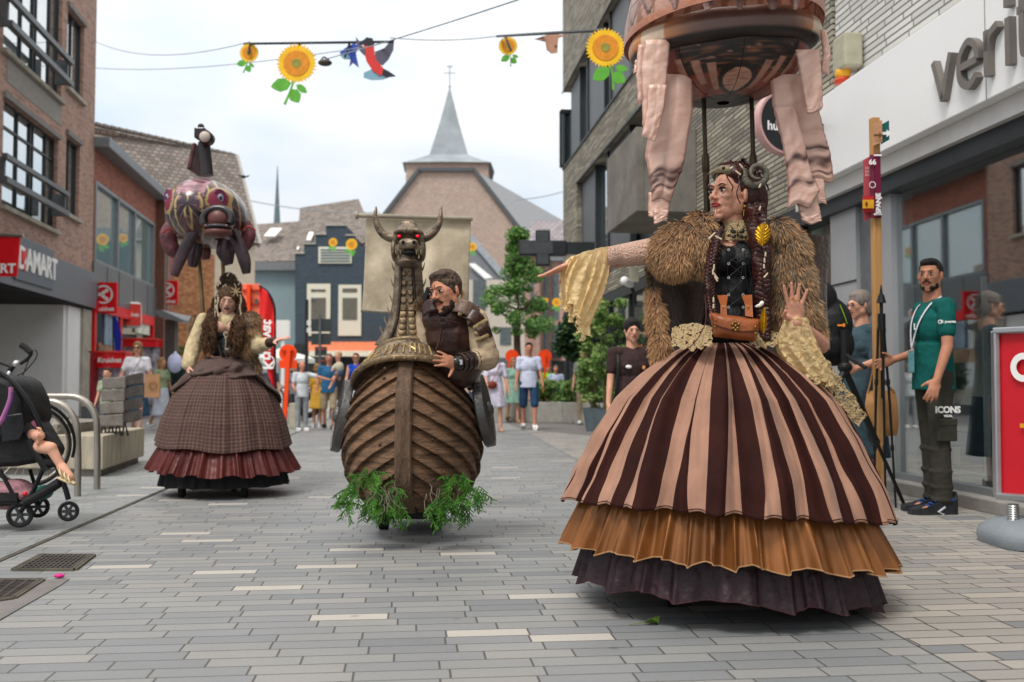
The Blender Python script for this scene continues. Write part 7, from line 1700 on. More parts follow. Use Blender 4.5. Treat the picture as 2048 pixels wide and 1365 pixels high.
who('small boy in pale green shirt behind the stack of wooden blocks', 212, 880, 738, 0, skin=skinC, hair=('short', hairB), top=('tee', '#9aa58a'), bottom=('shorts', '#56606c'), shoes='#cccccc', hs=1.25, build=.95)
who('passer-by in pale clothes walking behind the woman with the paper bag', 322, 860, 716, 60, skin=skinB, hair=('long', hairD), top=('tee', '#8b9a7c'), bottom=('long_skirt', '#b9c0cc'), legL=(20, 5), legR=(-14, 10), face=False, shoes='#dddddd')
who('shopper carrying a white plastic bag, half hidden behind the crinoline sleeve', 352, 858, 712, -20, skin=skinB, hair=('short', hairK), top=('tee', '#2c3a34'), bottom=('trousers', '#2e3a36'), armR=(30, 30, 40), face=False)
Yq = G(352, 858).y; t = thing('plastic_bag', 'white plastic shopping bag by the cream sleeve', 'bag', P(350, 727, Yq-.3)); mb = MB(); mb.ell(P(350, 727, Yq-.3), (.16, .1, .20)); mb.cap(P(350, 715, Yq-.3), P(351, 705, Yq-.3), .07, .03); mb.rem('bag', mat('plastic_white', '#b9bddb', .4, var=.15, vs=8, bump=.5, bs=9), t, .02, 2)
# middle group
def simple(*a, **k): return who(*a, **k)
simple('bald man in white shirt pointing to the side, behind the orange sign', 603, 862, 722, 25, skin=skinR, hair=('bald', hairG), top=('tee', '#c9ced2'), bottom=('trousers', '#8f9396'), armL=(20, 75, 5), armR=(10, 12, 60), male=True, face=False)
simple('person in mustard yellow dress half hidden behind the man in blue', 634, 856, 728, 160, skin=skinB, hair=('bob', hairD), top=('dress', '#c89a3c'), bottom=('skirt', '#c89a3c'), face=False)
PF, DF = simple('man in blue shirt and beige shorts carrying a toddler on his arm', 657, 859, 707, 5, skin=skinR, hair=('short', hairG), top=('tee', '#2f6288'), bottom=('shorts', '#a8977a'), armL=(25, 12, 85), armR=(0, 10, 10), legL=(8, 4), legR=(-8, 12), shoes='#332b26', male=True, build=1.1)
Yt = G(657, 859).y-.18
t = thing('person', 'blond toddler in cream t-shirt and denim shorts carried by the man in blue', 'person', P(677, 758, Yt), 0)
mb = MB(); hm_ = T(P(676, 713, Yt)) @ RZ(-.5); head_prims(mb, hm_, .8, neck=False); mb.cap(P(676, 722, Yt), P(677, 728, Yt), .04); mb.ell(P(678, 735, Yt), (.09, .08, .10)); mb.cap(P(671, 732, Yt-.04), P(664, 742, Yt-.1), .03, .022); mb.cap(P(676, 748, Yt-.05), P(668, 757, Yt-.12), .045, .04); mb.cap(P(668, 757, Yt-.12), P(662, 772, Yt-.12), .038, .028); mb.cap(P(662, 772, Yt-.12), P(658, 777, Yt-.17), .026, .022)
mb.rem('body', skinC, t, .012, 2)
mb = MB(); mb.ell(P(678, 735, Yt), (.10, .09, .115)); mb.cap(P(671, 732, Yt-.03), P(667, 737, Yt-.06), .042); mb.rem('shirt', mat('cloth_cream', '#bdb5a0', .85, var=.08), t, .012, 2)
mb = MB(); mb.cap(P(680, 745, Yt), P(672, 751, Yt-.08), .075, .06); mb.rem('shorts', mat('cloth_denim', '#3f5a73', .85, var=.1), t, .012, 2)
mb = MB(); mb.M = hm_ @ SC(.8, .8, .8); mb.ell((0, .03, .04), (.084, .10, .09)); mb.M = Matrix(); mb.rem('hair', hairT, t, .01, 1); face_parts(hm_, .8, t, hairT)
simple('red-haired woman in cobalt blue sleeveless top and white skirt with sunglasses', 711, 850, 706, 0, skin=skinC, hair=('short', mat('hair_red', '#6b3c28', .6, var=.3, vs=40)), top=('tank', '#1446b4'), bottom=('skirt', '#c2c2cf'), armR=(10, 8, 50), glasses='sun')
PV, DV = simple('woman in pale lilac shirt dress with rust crossbody bag, walking', 990, 864, 699, 12, skin=skinC, hair=('bob', hairB), top=('shirt', '#cfc9da'), bottom=('skirt', '#cfc9da'), armL=(4, 12, 10), armR=(20, 8, 30), legL=(8, 4), legR=(-12, 14), shoes='#a08070')
mb = MB(DV['UP']); mb.tube(smooth_path([(.10, -.03, 1.46), (.03, -.15, 1.3), (-.08, -.16, 1.1), (-.13, -.14, 1.0)], 5), .008, 5); mb.ell((-.10, -.17, .99), (.12, .05, .085)); mb.build('crossbody_bag', mat('rust_leather', '#7a3322', .5, var=.1), PV, smooth=60)
simple('woman in mint green dress with fair brown hair, walking behind the couple', 1027, 846, 716, 14, skin=skinC, hair=('long', hairD), top=('sdress', '#86ab9a'), bottom=('skirt', '#86ab9a'), legL=(6, 4), legR=(-16, 14), shoes='#8a6a50', glasses='sun')
simple('tall man in white short-sleeved shirt, denim shorts and white trainers, walking', 1058, 860, 685, 4, skin=skinR, hair=('short', hairK), top=('tee', '#c6cbe0'), bottom=('shorts', '#2a4666'), armL=(5, 9, 12), armR=(5, 9, 12), legL=(12, 6), legR=(-10, 8), shoes='#e2e2e2', male=True, build=1.08)
simple('person in neon green vest beyond the planter wall', 1097, 838, 729, 10, skin=skinR, hair=('short', hairB), top=('tee', '#4bd01c'), bottom=('trousers', '#3a3f45'), face=False, male=True)
simple('grey-haired man in pale blue shirt and jeans beyond the planter wall', 1112, 840, 731, 0, skin=skinR, hair=('short', hairG), top=('shirt', '#a9b5cf'), bottom=('trousers', '#22406a'), male=True, build=1.12, face=False)
simple('passer-by in beige trousers and grey shirt behind the bamboo pots', 1168, 850, 700, -10, skin=skinC, hair=('short', hairB), top=('tee', '#8e8b86'), bottom=('trousers', '#a08d76'), face=False, legR=(-6, 4))
for px, pf, ph, c1, c2, lb in ((948, 842, 722, '#a9a9b4', '#4a5260', 'seated-looking pedestrian in grey and white seen past the ship hull'), (975, 838, 728, '#c9c6c2', '#7a5a52', 'distant pedestrian in pale top just left of the woman in lilac'), (588, 846, 728, '#7c7f84', '#44474d', 'distant pedestrian in grey near the feather flag'), (540, 846, 726, '#4a4a5a', '#3c3e45', 'distant pedestrian in dark jacket behind the crinoline')):
    simple(lb, px, pf, ph, 20, skin=skinC, hair=('short', hairB), top=('tee', c1), bottom=('trousers', c2), face=False, vox=.014)
# ---------------------------------------------------------------- street furniture and small things
# wooden post with sign panels
g_ = V(P(1757, 770, 7.45).x, 7.45, 0); Yp = 7.45; t = thing('sign_post', 'tall square wooden post with arrow boards and maroon SPANJE panels, right of the striped skirt', 'sign post', g_)
pine = mat('pine', '#b98a55', .7, var=.1, vs=4, bump=.3, stretch=(8, 8, .6)); 
u = Yp/F; mb = MB(); zt = P(0, 237, Yp).z; mb.boxc((g_.x, Yp, zt/2), (.06, .06, zt), RZ(.12)); mb.build('post', pine, t, bevel=.004)
def board(x0, y0, x1, y1, m, dy, nm='board', slant=0, thk=.012, rot=0):
    a = P(x0, y0, Yp+dy); b = P(x1, y1, Yp+dy); mb = MB()
    q = [V(a.x, Yp+dy, b.z), V(b.x, Yp+dy, b.z+slant), V(b.x, Yp+dy, a.z+slant), V(a.x, Yp+dy, a.z)]
    mb.loft([q, [p+V(0, thk, 0) for p in q]]); return mb.build(nm, m, t)
board(1746, 248, 1765, 292, mat('ply_pink', '#c08e6a', .7), -.07, 'arrow_board', .03); board(1762, 250, 1779, 289, mat('sign_green', '#0d5a55', .5), -.04, 'arrow_board', .035)
def arrow(px, py, s_, m, dy): 
    mb = MB(face(P(px, py, Yp+dy))); mb.add([(x*s_, y*s_, 0) for x, y in ((-1, .25), (.1, .25), (.1, .7), (1, 0), (.1, -.7), (.1, -.25), (-1, -.25))], [(0, 1, 5, 6), (1, 2, 3), (1, 3, 5), (5, 3, 4)]); mb.build('arrow', m, t)
arrow(1757, 271, .035, mat('arrow_brown', '#5f4a22', .6), -.09); arrow(1772, 267, .042, white, -.055)
mro = mat('sign_maroon', '#6b0f33', .5, var=.04); mrl = mat('sign_maroon_light', '#8e2a44', .5, var=.04)
board(1740, 310, 1763, 436, mat('sign_maroon_mid', '#6e2440', .5), -.06, 'panel'); board(1750, 307, 1763, 434, mro, -.075, 'panel'); board(1727, 320, 1744, 443, mat('sign_salmon', '#a8454c', .5), -.03, 'panel', .03)
board(1726, 392, 1748, 424, mat('flag_red', '#b5232a', .5), -.066, 'flag'); board(1726, 400, 1748, 417, mat('flag_yellow', '#dba023', .5), -.08, 'flag_band')
mb = MB(face(P(1733, 408, Yp-.085))); mb.ell((0, 0, 0), (.010, .018, .003)); mb.build('crest', mat('crest_brown', '#7a3a20', .5), t)
text('lettering', '66', .055, face(P(1745, 325, Yp-.08)), white, t, ext=.001, bold=.03); text('lettering', 'SPANJE', .048, face(P(1757, 407, Yp-.09)) @ RZ(pi/2), white, t, ext=.001, bold=.04)
mb = MB(face(P(1745, 370, Yp-.075))); mb.lathe([(.02, 0), (.025, 0), (.025, .001), (.02, .001)], 14, caps=False); mb.build('emblem', white, t)
for k in range(7):
    for x0 in (1731, 1735, 1739): board(x0, 334+k*7, x0+2, 339+k*7, mat('sign_text', '#c9a5a3', .6), -.035, 'small_print', thk=.002) if k < 3 else None
for y in (311, 429): mb = MB(); mb.beam(P(1748, y, Yp-.08), P(1763, y, Yp-.08), .01, .012); mb.build('clip', white, t)
# snap-frame pavement sign
gq = G(2040, 1085); Ya = gq.y+.05; t = thing('pavement_sign', 'silver snap-frame pavement sign with red poster on grey water base at the right edge', 'sign', gq)
A = [P(1990, 662, Ya), P(2150, 655, Ya-.45), P(2150, 1002, Ya-.45), P(1995, 992, Ya)]
frm = mat('snap_frame', '#b4b7b9', .3, metal=.8, var=.04)
mb = MB()
for i in range(4):
    p, q = A[i], A[(i+1) % 4]; mb.beam(p, q, .035, .05, up=(0, 1, 0))
mb.build('frame', frm, t, bevel=.008)
mb = MB(); ins = [A[0]+V(.02, -.012, -.02), A[1]+V(0, -.012, -.02), A[2]+V(0, -.012, .02), A[3]+V(.02, -.012, .02)]; mb.loft([ins, [p+V(.003, .02, 0) for p in ins]]); mb.build('poster', mat('poster_red', '#c8202c', .35, var=.03), t)
n_ = (A[1]-A[0]).normalized(); ang = math.atan2(n_.y, n_.x)
mb = MB(face(P(2047, 735, Ya-.175), ang)); mb.lathe([(.045, 0), (.082, 0), (.082, .003), (.045, .003)], 30, caps=False); mb.build('ring_logo', white, t)
mb = MB(face(P(2050, 852, Ya-.18), ang)); mb.box(-.03, -.012, 0, .1, .012, .003); mb.build('print', mat('flag_yellow'), t)
cb2 = P(2034, 1010, Ya-.12)
for x in (2026, 2062):
    c = P(x, 1010, Ya-.14); mb = MB(); zz = [(.028+.004*(i % 2), -.05+i*.0065) for i in range(18)]; mb.lathe(zz, 16, c=(c.x, c.y, P(0, 1030, Ya-.14).z)); mb.build('spring', mat('spring_steel', '#a9a9a6', .3, metal=.9), t, smooth=60)
bp_ = mat('base_plastic', '#7e858b', .45, var=.05, bump=.15, bs=60)
def basef(u, v):
    a = 2*pi*u; c = V(cb2.x+.18, cb2.y-.05, 0); e = abs(cos(a))**.55*(1 if cos(a) > 0 else -1), abs(sin(a))**.55*(1 if sin(a) > 0 else -1)
    r = [(.0, .15), (.6, .145), (.88, .13), (1, .10), (1.02, .06), (.99, .025), (.9, .02)][int(v*6+.001)]
    return c+V(e[0]*.36*r[0]*1.0, e[1]*.30*r[0]*1.0, r[1]-.05*max(0, abs(e[0])*r[0]-.55))
mb = MB(); mb.grid(basef, 40, 6, True); mb.build('water_base', bp_, t, smooth=60, thick=.004)
for x, y in ((-.26, -.28), (.05, -.32), (.4, -.28)): mb = MB(T(cb2.x+.15+x, cb2.y+.02+y*.8, .035) @ RY(pi/2)); mb.lathe([(.01, -.02), (.035, -.018), (.035, .018), (.01, .02)], 14); mb.build('wheel', rubber, t, smooth=40)
# clothes rack and blouse inside the window
t = thing('clothes_rack', 'white metal clothes rack standing behind the shop window', 'rack', RS @ V(4.55, 6.6, .1))
wm = mat('rack_white', '#d0d2d2', .4)
sA, _ = TS(1971, 700, TH, 4.5); mb = MB(RS); mb.box(4.48, sA-.015, .1, 4.52, sA+.015, 1.75); mb.box(4.48, sA-.9, .16, 4.52, sA+.6, .2); mb.box(4.48, sA-.9, 1.4, 4.51, sA+.6, 1.42); mb.build('frame', wm, t)
t = thing('hanging_blouse', 'cream short-sleeved blouse on an orange hanger in the shop window', 'blouse', P(1950, 740, 8.0))
Yh = 8.1; ou = [(1975, 608), (1962, 610), (1942, 622), (1926, 648), (1938, 665), (1946, 660), (1934, 745), (1930, 792), (1996, 796), (1996, 600)]
mb = MB(); n = len(ou); mb.loft([[P(x, y, Yh) for x, y in ou], [P(x, y, Yh+.08) for x, y in ou]]); mb.build('blouse', mat('blouse_white', '#cfc9b9', .8, var=.06, bump=.6, bs=7), t)
mb = MB(); mb.tube(smooth_path([P(1945, 622, Yh-.02), P(1975, 600, Yh-.02), P(2000, 612, Yh-.02)], 5), .008, 6); mb.tube(smooth_path([P(1975, 600, Yh), P(1974, 590, Yh), P(1980, 585, Yh)], 4), .004, 5); mb.build('hanger', mat('hanger_orange', '#b56a4a', .5), t)
t = thing('price_card', 'small yellow card on the stand inside the shop window', 'card', P(1914, 910, 7.6)); mb = MB(); mb.boxc(P(1914, 913, 7.75), (.05, .01, .14)); mb.build('card', mat('card_yellow', '#c9b06a', .6), t)
# leaf and blossom on the ground
g_ = G(1303, 1250); t = thing('fallen_leaf', 'fallen green maple leaf on the pavers in front of the striped skirt', 'leaf', g_)
mb = MB(T(g_+V(0, 0, .006)) @ RZ(.4)); pts = []
for i in range(20): a = 2*pi*i/20; r = .036*(1 if i % 4 == 0 else (.55 if i % 2 == 0 else .75)); pts.append((r*cos(a), r*sin(a)*.8, .010+.012*cos(a*1.5)))
mb.add([(0, 0, .004)]+pts, [(0, i+1, (i+1) % 20+1) for i in range(20)]); mb.build('blade', mat('leaf_green', '#5a7a22', .6, var=.3, vs=60), t, thick=.001)
mb = MB(); mb.tube([g_+V(-.02, 0, .008), g_+V(-.06, -.01, .006), g_+V(-.085, -.012, .004)], .0016, 5); mb.build('stalk', mat('leaf_stalk', '#6f7a35', .6), t)
g_ = G(118, 1157); t = thing('fallen_blossom', 'tiny bright pink blossom lying by the drain grate', 'flower', g_)
for k in range(4): mb = MB(T(g_+V(.012*cos(k*1.7), .012*sin(k*1.7), .012))); mb.ell((0, 0, 0), (.014, .010, .008), RZ(k)); mb.build('petal', mat('petal_pink', '#c41f7a', .6), t, smooth=60)
# bicycle racks
for i, (xa, ya, yt, lab) in enumerate(((155, 993, 803, 'nearer'), (194, 979, 793, 'farther'))):
    g_ = G(xa, ya); Yr = g_.y; R_ = .028
    t = thing('bike_rack', 'brushed steel hoop bike rack, the %s of the pair behind the pushchair' % lab, 'bike rack', g_, 0, 'steel hoop bike racks')
    zt = P(0, yt, Yr).z; w = 1.1; pts = [V(g_.x, Yr, 0), V(g_.x, Yr, zt*.35)]+[V(g_.x-.01-.24*(1-cos(a)), Yr, zt-.26+.26*sin(a)) for a in [pi/2*k/8 for k in range(9)]]+[V(g_.x-.9, Yr+.05, zt)]+[V(g_.x-1.15-.2*sin(a), Yr+.05, zt-.26+.26*cos(a)) for a in [pi/2*k/6 for k in range(7)]]+[V(g_.x-1.35, Yr+.05, 0)]
    mb = MB(); mb.tube(pts, R_, 14); mb.build('hoop', steel, t, smooth=60)
# concrete planter bench with wooden block seat
a = G(205, 955); b = G(288, 925); c = G(60, 945)
t = thing('concrete_bench', 'low pale concrete plinth with wooden-edged top behind the bike racks', 'bench', a)
d1 = (b-a).normalized(); d2 = V(-1, .22, 0).normalized(); L1_ = (b-a).length; zt = P(0, 872, a.y).z
q = [a, b, b+d2*2.0, a+d2*2.0]; mb = MB()
up = lambda p, z: V(p.x, p.y, z)
cen = sum(q, Vector())/4
mb.loft([[up(p.lerp(cen, .06), 0) for p in q], [up(p.lerp(cen, .06), .07) for p in q]]); mb.build('plinth_foot', concrete_d, t)
mb = MB(); mb.loft([[up(p, .07) for p in q], [up(p, zt) for p in q]]); mb.build('plinth', mat('concrete_stained', '#a39a88', .85, var=.18, vs=5, bump=.3, stretch=(3, 3, .5)), t, bevel=.012)
mb = MB(); qs = [a+d2*.55+d1*.1, b+d2*.25-d1*.1, b+d2*1.9, a+d2*1.95+d1*.1]; mb.loft([[up(p, zt+.002) for p in qs], [up(p, zt+.10) for p in qs]]); mb.build('seat_slab', mat('weathered_wood', '#7b766e', .8, var=.25, vs=5, bump=.4), t)
t = thing('block_seat', 'stack of grey weathered wooden blocks on zigzag steel legs on the concrete plinth', 'seat', a.lerp(b, .5))
gw = mat('block_wood', '#6c6660', .8, var=.2, vs=7, bump=.5, bs=30); Yw = a.y+.5
for r_ in range(4):
    for cidx, (x0, x1) in enumerate(((200, 246), (248, 278))):
        y1 = 866-r_*25; tilt = 7; A = [P(x0-2+r_*2, y1-18+(6 if cidx == 0 else 0), Yw), P(x1+r_*1.5, y1-14 if cidx == 0 else y1-24, Yw-.1 if cidx == 0 else Yw+.2), P(x1+r_*1.5, y1-38 if cidx == 0 else y1-46, Yw-.1 if cidx == 0 else Yw+.2), P(x0-2+r_*2, y1-40+(6 if cidx == 0 else 0), Yw)]
        mb = MB(); mb.loft([A, [p+V(-.12, .40, .0) for p in A]]); mb.build('block', gw, t, bevel=.01)
for x in (207, 222, 236, 250):
    mb = MB(); mb.tube([P(x-6, 872, Yw), P(x, 845, Yw), P(x+6, 872, Yw)], .012, 6); mb.build('leg', frame_d, t)
# bin
g_ = G(170, 868); t = thing('litter_bin', 'small dark grey box bin by the pillar', 'bin', g_); a = P(162, 813, g_.y); b = P(185, 866, g_.y); mb = MB(); mb.box(a.x, g_.y, 0, b.x, g_.y+.3, a.z); mb.build('box', mat('bin_grey', '#4d5256', .5), t, bevel=.01)
# pushchair
YP = 6.15; S0 = G(40, 1056)
t = thing('pushchair', 'black folding pushchair with pink blanket in its basket at the left edge', 'pushchair', G(85, 1050))
pb = mat('pushchair_black', '#131315', .55, var=.25, vs=8, bump=.4, bs=20); ptub = mat('pushchair_tube', '#1d1d20', .35, metal=.4)
def wheel(px, py, Y, r, par, w=.024):
    c = P(px, py, Y); M = T(c) @ RZ(radians(18)) @ RX(pi/2)
    mb = MB(M); mb.tube([V(r*.86*cos(a), r*.86*sin(a), 0) for a in [2*pi*i/28 for i in range(29)]], r*.16, 8); o = mb.build('wheel', rubber, par, smooth=60)
    mb = MB(M); mb.tube([V(r*.68*cos(a), r*.68*sin(a), 0) for a in [2*pi*i/28 for i in range(29)]], r*.05, 6); mb.lathe([(r*.18, -w), (r*.2, w)], 12)
    for k in range(6): a = pi*k/3; mb.beam((r*.1*cos(a), r*.1*sin(a), 0), (r*.68*cos(a), r*.68*sin(a), 0), .018, .012, up=(0, 0, 1))
    r2 = mb.build('rim', mat('wheel_rim', '#3b3d40', .4, metal=.3), par, smooth=40); r2.parent = o
wheel(40, 1030, YP, .077, t); wheel(76, 1014, YP+.3, .07, t); wheel(137, 1023, YP+.0, .061, t); wheel(-50, 1030, YP+.1, .077, t)
def ptube(pts, r=.012, nm='frame_tube', m=ptub, Y=YP, par=None):
    mb = MB(); mb.tube(smooth_path([P(x, y, Y+(d[0] if d else 0)) for x, y, *d in pts], 5), r, 10); mb.build(nm, m, par or t, smooth=60)
ptube([(40, 1025), (60, 995), (90, 930), (100, 900)], .014); ptube([(137, 1000), (128, 970), (100, 900), (62, 815), (30, 770), (0, 745)], .016)
ptube([(-30, 1012), (20, 1008), (60, 1008)], .014); ptube([(50, 1005), (80, 990), (120, 965)], .030, 'side_bar', pb); ptube([(0, 940), (10, 960), (40, 1015)], .012); ptube([(60, 940, .25), (72, 980, .3), (77, 1010, .3)], .012)
ptube([(60, 880), (75, 905), (95, 940)], .03, 'leg_rest', pb); ptube([(78, 915, .05), (100, 925, .0), (118, 920, -.03)], .035, 'leg_rest', pb)
def padpoly(ou, y0, y1, nm, m, bev=.03):
    mb = MB(); mb.loft([[P(x, y, YP+y0+(dy[0] if dy else 0)) for x, y, *dy in ou], [P(x, y, YP+y0+(dy[0] if dy else 0))+V(-.01, y1-y0, 0) for x, y, *dy in ou]]); return mb.build(nm, m, t, smooth=50, bevel=bev)
padpoly([(-60, 815), (0, 822), (40, 832), (62, 868), (84, 905), (74, 926), (30, 934), (-60, 938)], .02, .40, 'seat', pb)
padpoly([(-60, 748), (0, 752), (22, 762), (40, 800), (46, 838), (30, 872), (0, 884), (-60, 880)], -.03, .42, 'hood', mat('hood_black', '#0e0e10', .6, var=.2, bump=.4, bs=12), .04)
padpoly([(2, 832), (44, 826), (50, 858), (40, 880), (4, 886)], -.05, -.03, 'pocket', mat('pocket_black', '#1b1b1f', .35, var=.2, bump=.3, bs=12), .008)
mb = MB(); mb.box(P(-60, 1000, YP).x, YP-.02, .17, P(60, 0, YP).x, YP+.4, .20); mb.box(P(-60, 0, YP).x, YP-.03, .19, P(60, 0, YP).x, YP-.01, .24); mb.build('basket', pb, t)
ptube([(22, 775, -.12), (20, 800, -.13), (6, 835, -.13), (-4, 850, -.13)], .014, 'strap', mat('strap_pink', '#9a5c86', .7)); ptube([(24, 785, -.14), (22, 805, -.15), (8, 842, -.15)], .007, 'strap_edge', mat('strap_purple', '#5a2f6a', .7))
t = thing('blanket', 'dusty pink blanket with patterned cloth in the pushchair basket', 'blanket', P(20, 990, YP)); mb = MB()
for x, y, r_ in ((0, 985, .10), (30, 980, .10), (50, 990, .07), (15, 995, .11)): mb.ell(P(x, y, YP+.12), (r_, .14, r_*.7))
mb.rem('cloth', mat('blanket_pink', '#a0757c', .9, var=.2, vs=14, bump=1, bs=12), t, .012, 2)
mb = MB(); mb.ell(P(50, 988, YP-.0), .014); mb.build('button', mat('toy_red', '#d8252a', .4), t, smooth=60)
mb = MB(); mb.ell(P(88, 985, YP+.1), (.05, .08, .045)); mb.build('toy', mat('toy_teal', '#1f5a52', .5), t, smooth=60)
# child in it
t = thing('person', 'child in the pushchair, bare knee, fist and cream sandal showing', 'person', P(90, 880, YP))
sk = skinC; mb = MB(); Yc = YP-.06
mb.cap(P(74, 893, Yc+.08), P(102, 897, Yc), .043, .038); mb.cap(P(102, 897, Yc), P(124, 935, Yc), .034, .024); mb.cap(P(124, 935, Yc), P(140, 955, Yc-.02), .032, .026); mb.cap(P(66, 870, Yc+.1), P(80, 872, Yc), .035, .03)
M = frame(P(78, 880, Yc), V(.3, 0, 1), V(1, .3, 0)); hand_prims(mb, M, .62, 1, curl=(85, 85, 85, 85), spread=.5, tcurl=.6)
mb.rem('body', sk, t, .0065, 2)
mb = MB(); mb.ell(P(58, 858, Yc+.2), (.05, .06, .07)); mb.rem('shirt', mat('shirt_pink', '#b56a86', .8), t, .012, 2)
ivs = mat('sandal_cream', '#c2ad86', .6, var=.15)
mb = MB(); p0, p1 = P(122, 946, Yc-.02), P(149, 966, Yc-.04)
mb.tube([p0+V(-.01, 0, -.03), p0.lerp(p1, .5)+V(0, 0, -.02), p1+V(.005, 0, -.008)], [.022, .027, .02], 10, flat=.45); mb.build('sandal', ivs, t, smooth=60)
for k in (.15, .5, .8): p = p0.lerp(p1, k); mb = MB(T(p+V(0, 0, .003)) @ RY(radians(60))); mb.lathe([(.034, -.006), (.037, 0), (.034, .006)], 16, caps=False); mb.build('sandal_strap', ivs, t, smooth=60)
# bicycle behind the pushchair
YB = 7.3; t = thing('bicycle', 'black city bicycle with brown fender parked behind the pushchair', 'bicycle', G(60, 1000))
def btube(pts, r=.014, nm='frame', m=black, d=0): ptube([(x, y, d) for x, y in pts], r, nm, m, YB, t)
c = P(62, 893, YB); M = T(c) @ RZ(radians(48)) @ RX(pi/2); r = .285
mb = MB(M); mb.tube([V(r*cos(a), r*sin(a), 0) for a in [2*pi*i/48 for i in range(49)]], .015, 8); mb.build('tyre', rubber, t, smooth=60)
mb = MB(M)
for k in range(24): a = 2*pi*k/24; mb.tube([V(0, 0, .02*(-1)**k), V(r*.95*cos(a), r*.95*sin(a), 0)], .0014, 4)
mb.tube([V(r*.94*cos(a), r*.94*sin(a), 0) for a in [2*pi*i/48 for i in range(49)]], .009, 6); mb.build('rim_spokes', steel, t)
mb = MB(M); mb.tube([V((r+.035)*cos(a), (r+.035)*sin(a), 0) for a in [pi*(-.1+1.0*i/24) for i in range(25)]], .013, 8, flat=.5); mb.build('mudguard', black, t, smooth=60)
btube([(14, 760), (30, 835), (60, 893)], .018, 'fork'); btube([(14, 770), (20, 742), (26, 735)], .02, 'stem'); btube([(26, 735), (50, 722), (62, 708), (58, 700), (50, 697)], .013, 'handlebar'); btube([(26, 735), (8, 728), (-8, 722)], .013, 'handlebar')
btube([(62, 706), (52, 697), (42, 690)], .022, 'grip', rubber); btube([(70, 700), (74, 706), (70, 720), (48, 745), (30, 758), (45, 800), (52, 850)], .004, 'brake_cable'); btube([(60, 712), (50, 740), (28, 790)], .004, 'brake_cable'); btube([(20, 775), (40, 830), (20, 900), (-20, 950)], .02, 'frame')
mb = MB(); mb.ell(P(33, 728, YB-.03), .028); mb.ell(P(18, 750, YB-.05), (.02, .02, .03)); mb.build('bell', silver, t, smooth=60)
# orange sign backs, feather flag, traffic signs
def gp(px, py, Y): return P(px, py, Y)
Y = 13.0; t = thing('round_road_sign', 'back of an orange round road sign on an orange post with short cross plate', 'road sign', V(P(575, 770, Y).x, Y, 0))
mb = MB(T(P(576, 707, Y)) @ RX(pi/2)); mb.lathe([(.115, -.01), (.115, .01)], 30); mb.build('sign_disc', orange, t); mb = MB(); mb.beam(P(578, 700, Y-.03), P(568, 862, Y-.03), .05, .05); mb.build('post', orange, t)
a = P(558, 721, Y-.02); b = P(594, 737, Y-.02); mb = MB(); mb.box(a.x, Y-.02, b.z, b.x, Y, a.z); mb.build('cross_plate', orange, t); mb = MB(); mb.box(a.x+.03, Y-.05, P(0, 703, Y).z, b.x-.05, Y-.02, P(0, 700, Y).z); mb.build('rail', mat('orange_dark', '#b8380f', .6), t)
Y = 15.0; t = thing('direction_sign', 'back of a large orange direction board beside the feather flag', 'road sign', V(P(500, 770, Y).x, Y, 0))
a = P(483, 568, Y); b = P(519, 672, Y); mb = MB(); mb.box(a.x, Y, b.z, b.x, Y+.03, a.z); mb.build('board', orange_p, t, bevel=.008)
mb = MB(); mb.beam(P(498, 570, Y-.05), P(498, 800, Y-.05), .06, .05); mb.build('post', orange, t)
for y in (581, 608, 632, 650): mb = MB(); q1, q2 = P(484, y, Y-.02), P(518, y, Y-.02); mb.beam(q1, q2, .03, .03); mb.build('rail', mat('orange_dark'), t)
for y in (603, 640): mb = MB(); mb.boxc(P(513, y, Y-.03), (.05, .02, .07)); mb.build('tag_plate', mat('tag_grey', '#5b5250', .6), t)
Y = 14.0; t = thing('feather_flag', 'tall red feather flag with white letters and black edge', 'flag', V(P(540, 770, Y).x, Y, 0))
ol = [(519, 574, 572), (519, 588, 577)]
L_ = [(519, 575), (519, 640), (519, 690), (527, 702), (530, 730), (545, 770), (551, 780)]; R_ = [(519, 572), (536, 585), (548, 610), (550, 640), (550, 690), (550, 740), (552, 781)]
def flg(u, v):
    k = v*6; i = min(int(k), 5); f_ = k-i; l = [lerp(L_[i][j], L_[i+1][j], f_) for j in (0, 1)]; r = [lerp(R_[i][j], R_[i+1][j], f_) for j in (0, 1)]
    return P(lerp(l[0], r[0], u), lerp(l[1], r[1], u), Y)+V(0, .03*sin(v*14+u*3), 0)
mb = MB(); mb.grid(flg, 10, 50); mb.build('cloth', mat('flag_bright_red', '#e02426', .6, var=.06), t, smooth=80, thick=.004)
mb = MB(); mb.tube(smooth_path([P(x, y, Y-.01) for x, y in R_], 5), .016, 6); mb.tube([P(552, 781, Y), P(553, 835, Y)], .02, 6); mb.build('pole', black, t)
text('lettering', 'Kruidvat', .26, face(P(536, 668, Y-.05), pi) @ RZ(-pi/2) @ T(0, 0, .0), white, t, ext=.002, bold=.03, sx=.95) if False else None
mb = MB(face(P(536, 690, Y-.06)) @ SC(-1, 1, 1) @ RZ(pi/2)); mb.add(*textmesh('Kruidvat', .2, .002, .03)); mb.build('lettering', white, t)
mb = MB(face(P(541, 726, Y-.06))); mb.tube([V(.055*cos(a), .085*sin(a), 0) for a in [pi*(-.5+1.0*i/12) for i in range(13)]], .008, 5); mb.build('ring_print', white, t)
Y = 30.0; t = thing('traffic_sign_stack', 'backs of dark stacked traffic signs on a grey post before the navy house', 'road sign', V(P(640, 770, Y).x, Y, 0))
mb = MB(); mb.beam(P(640, 630, Y-.05), P(640, 830, Y-.05), .07, .07); mb.build('post', mat('post_steel', '#5d6164', .5), t); mb = MB(); mb.beam(P(614, 600, Y), P(612, 835, Y), .09, .09); mb.build('post', frame_d, t)
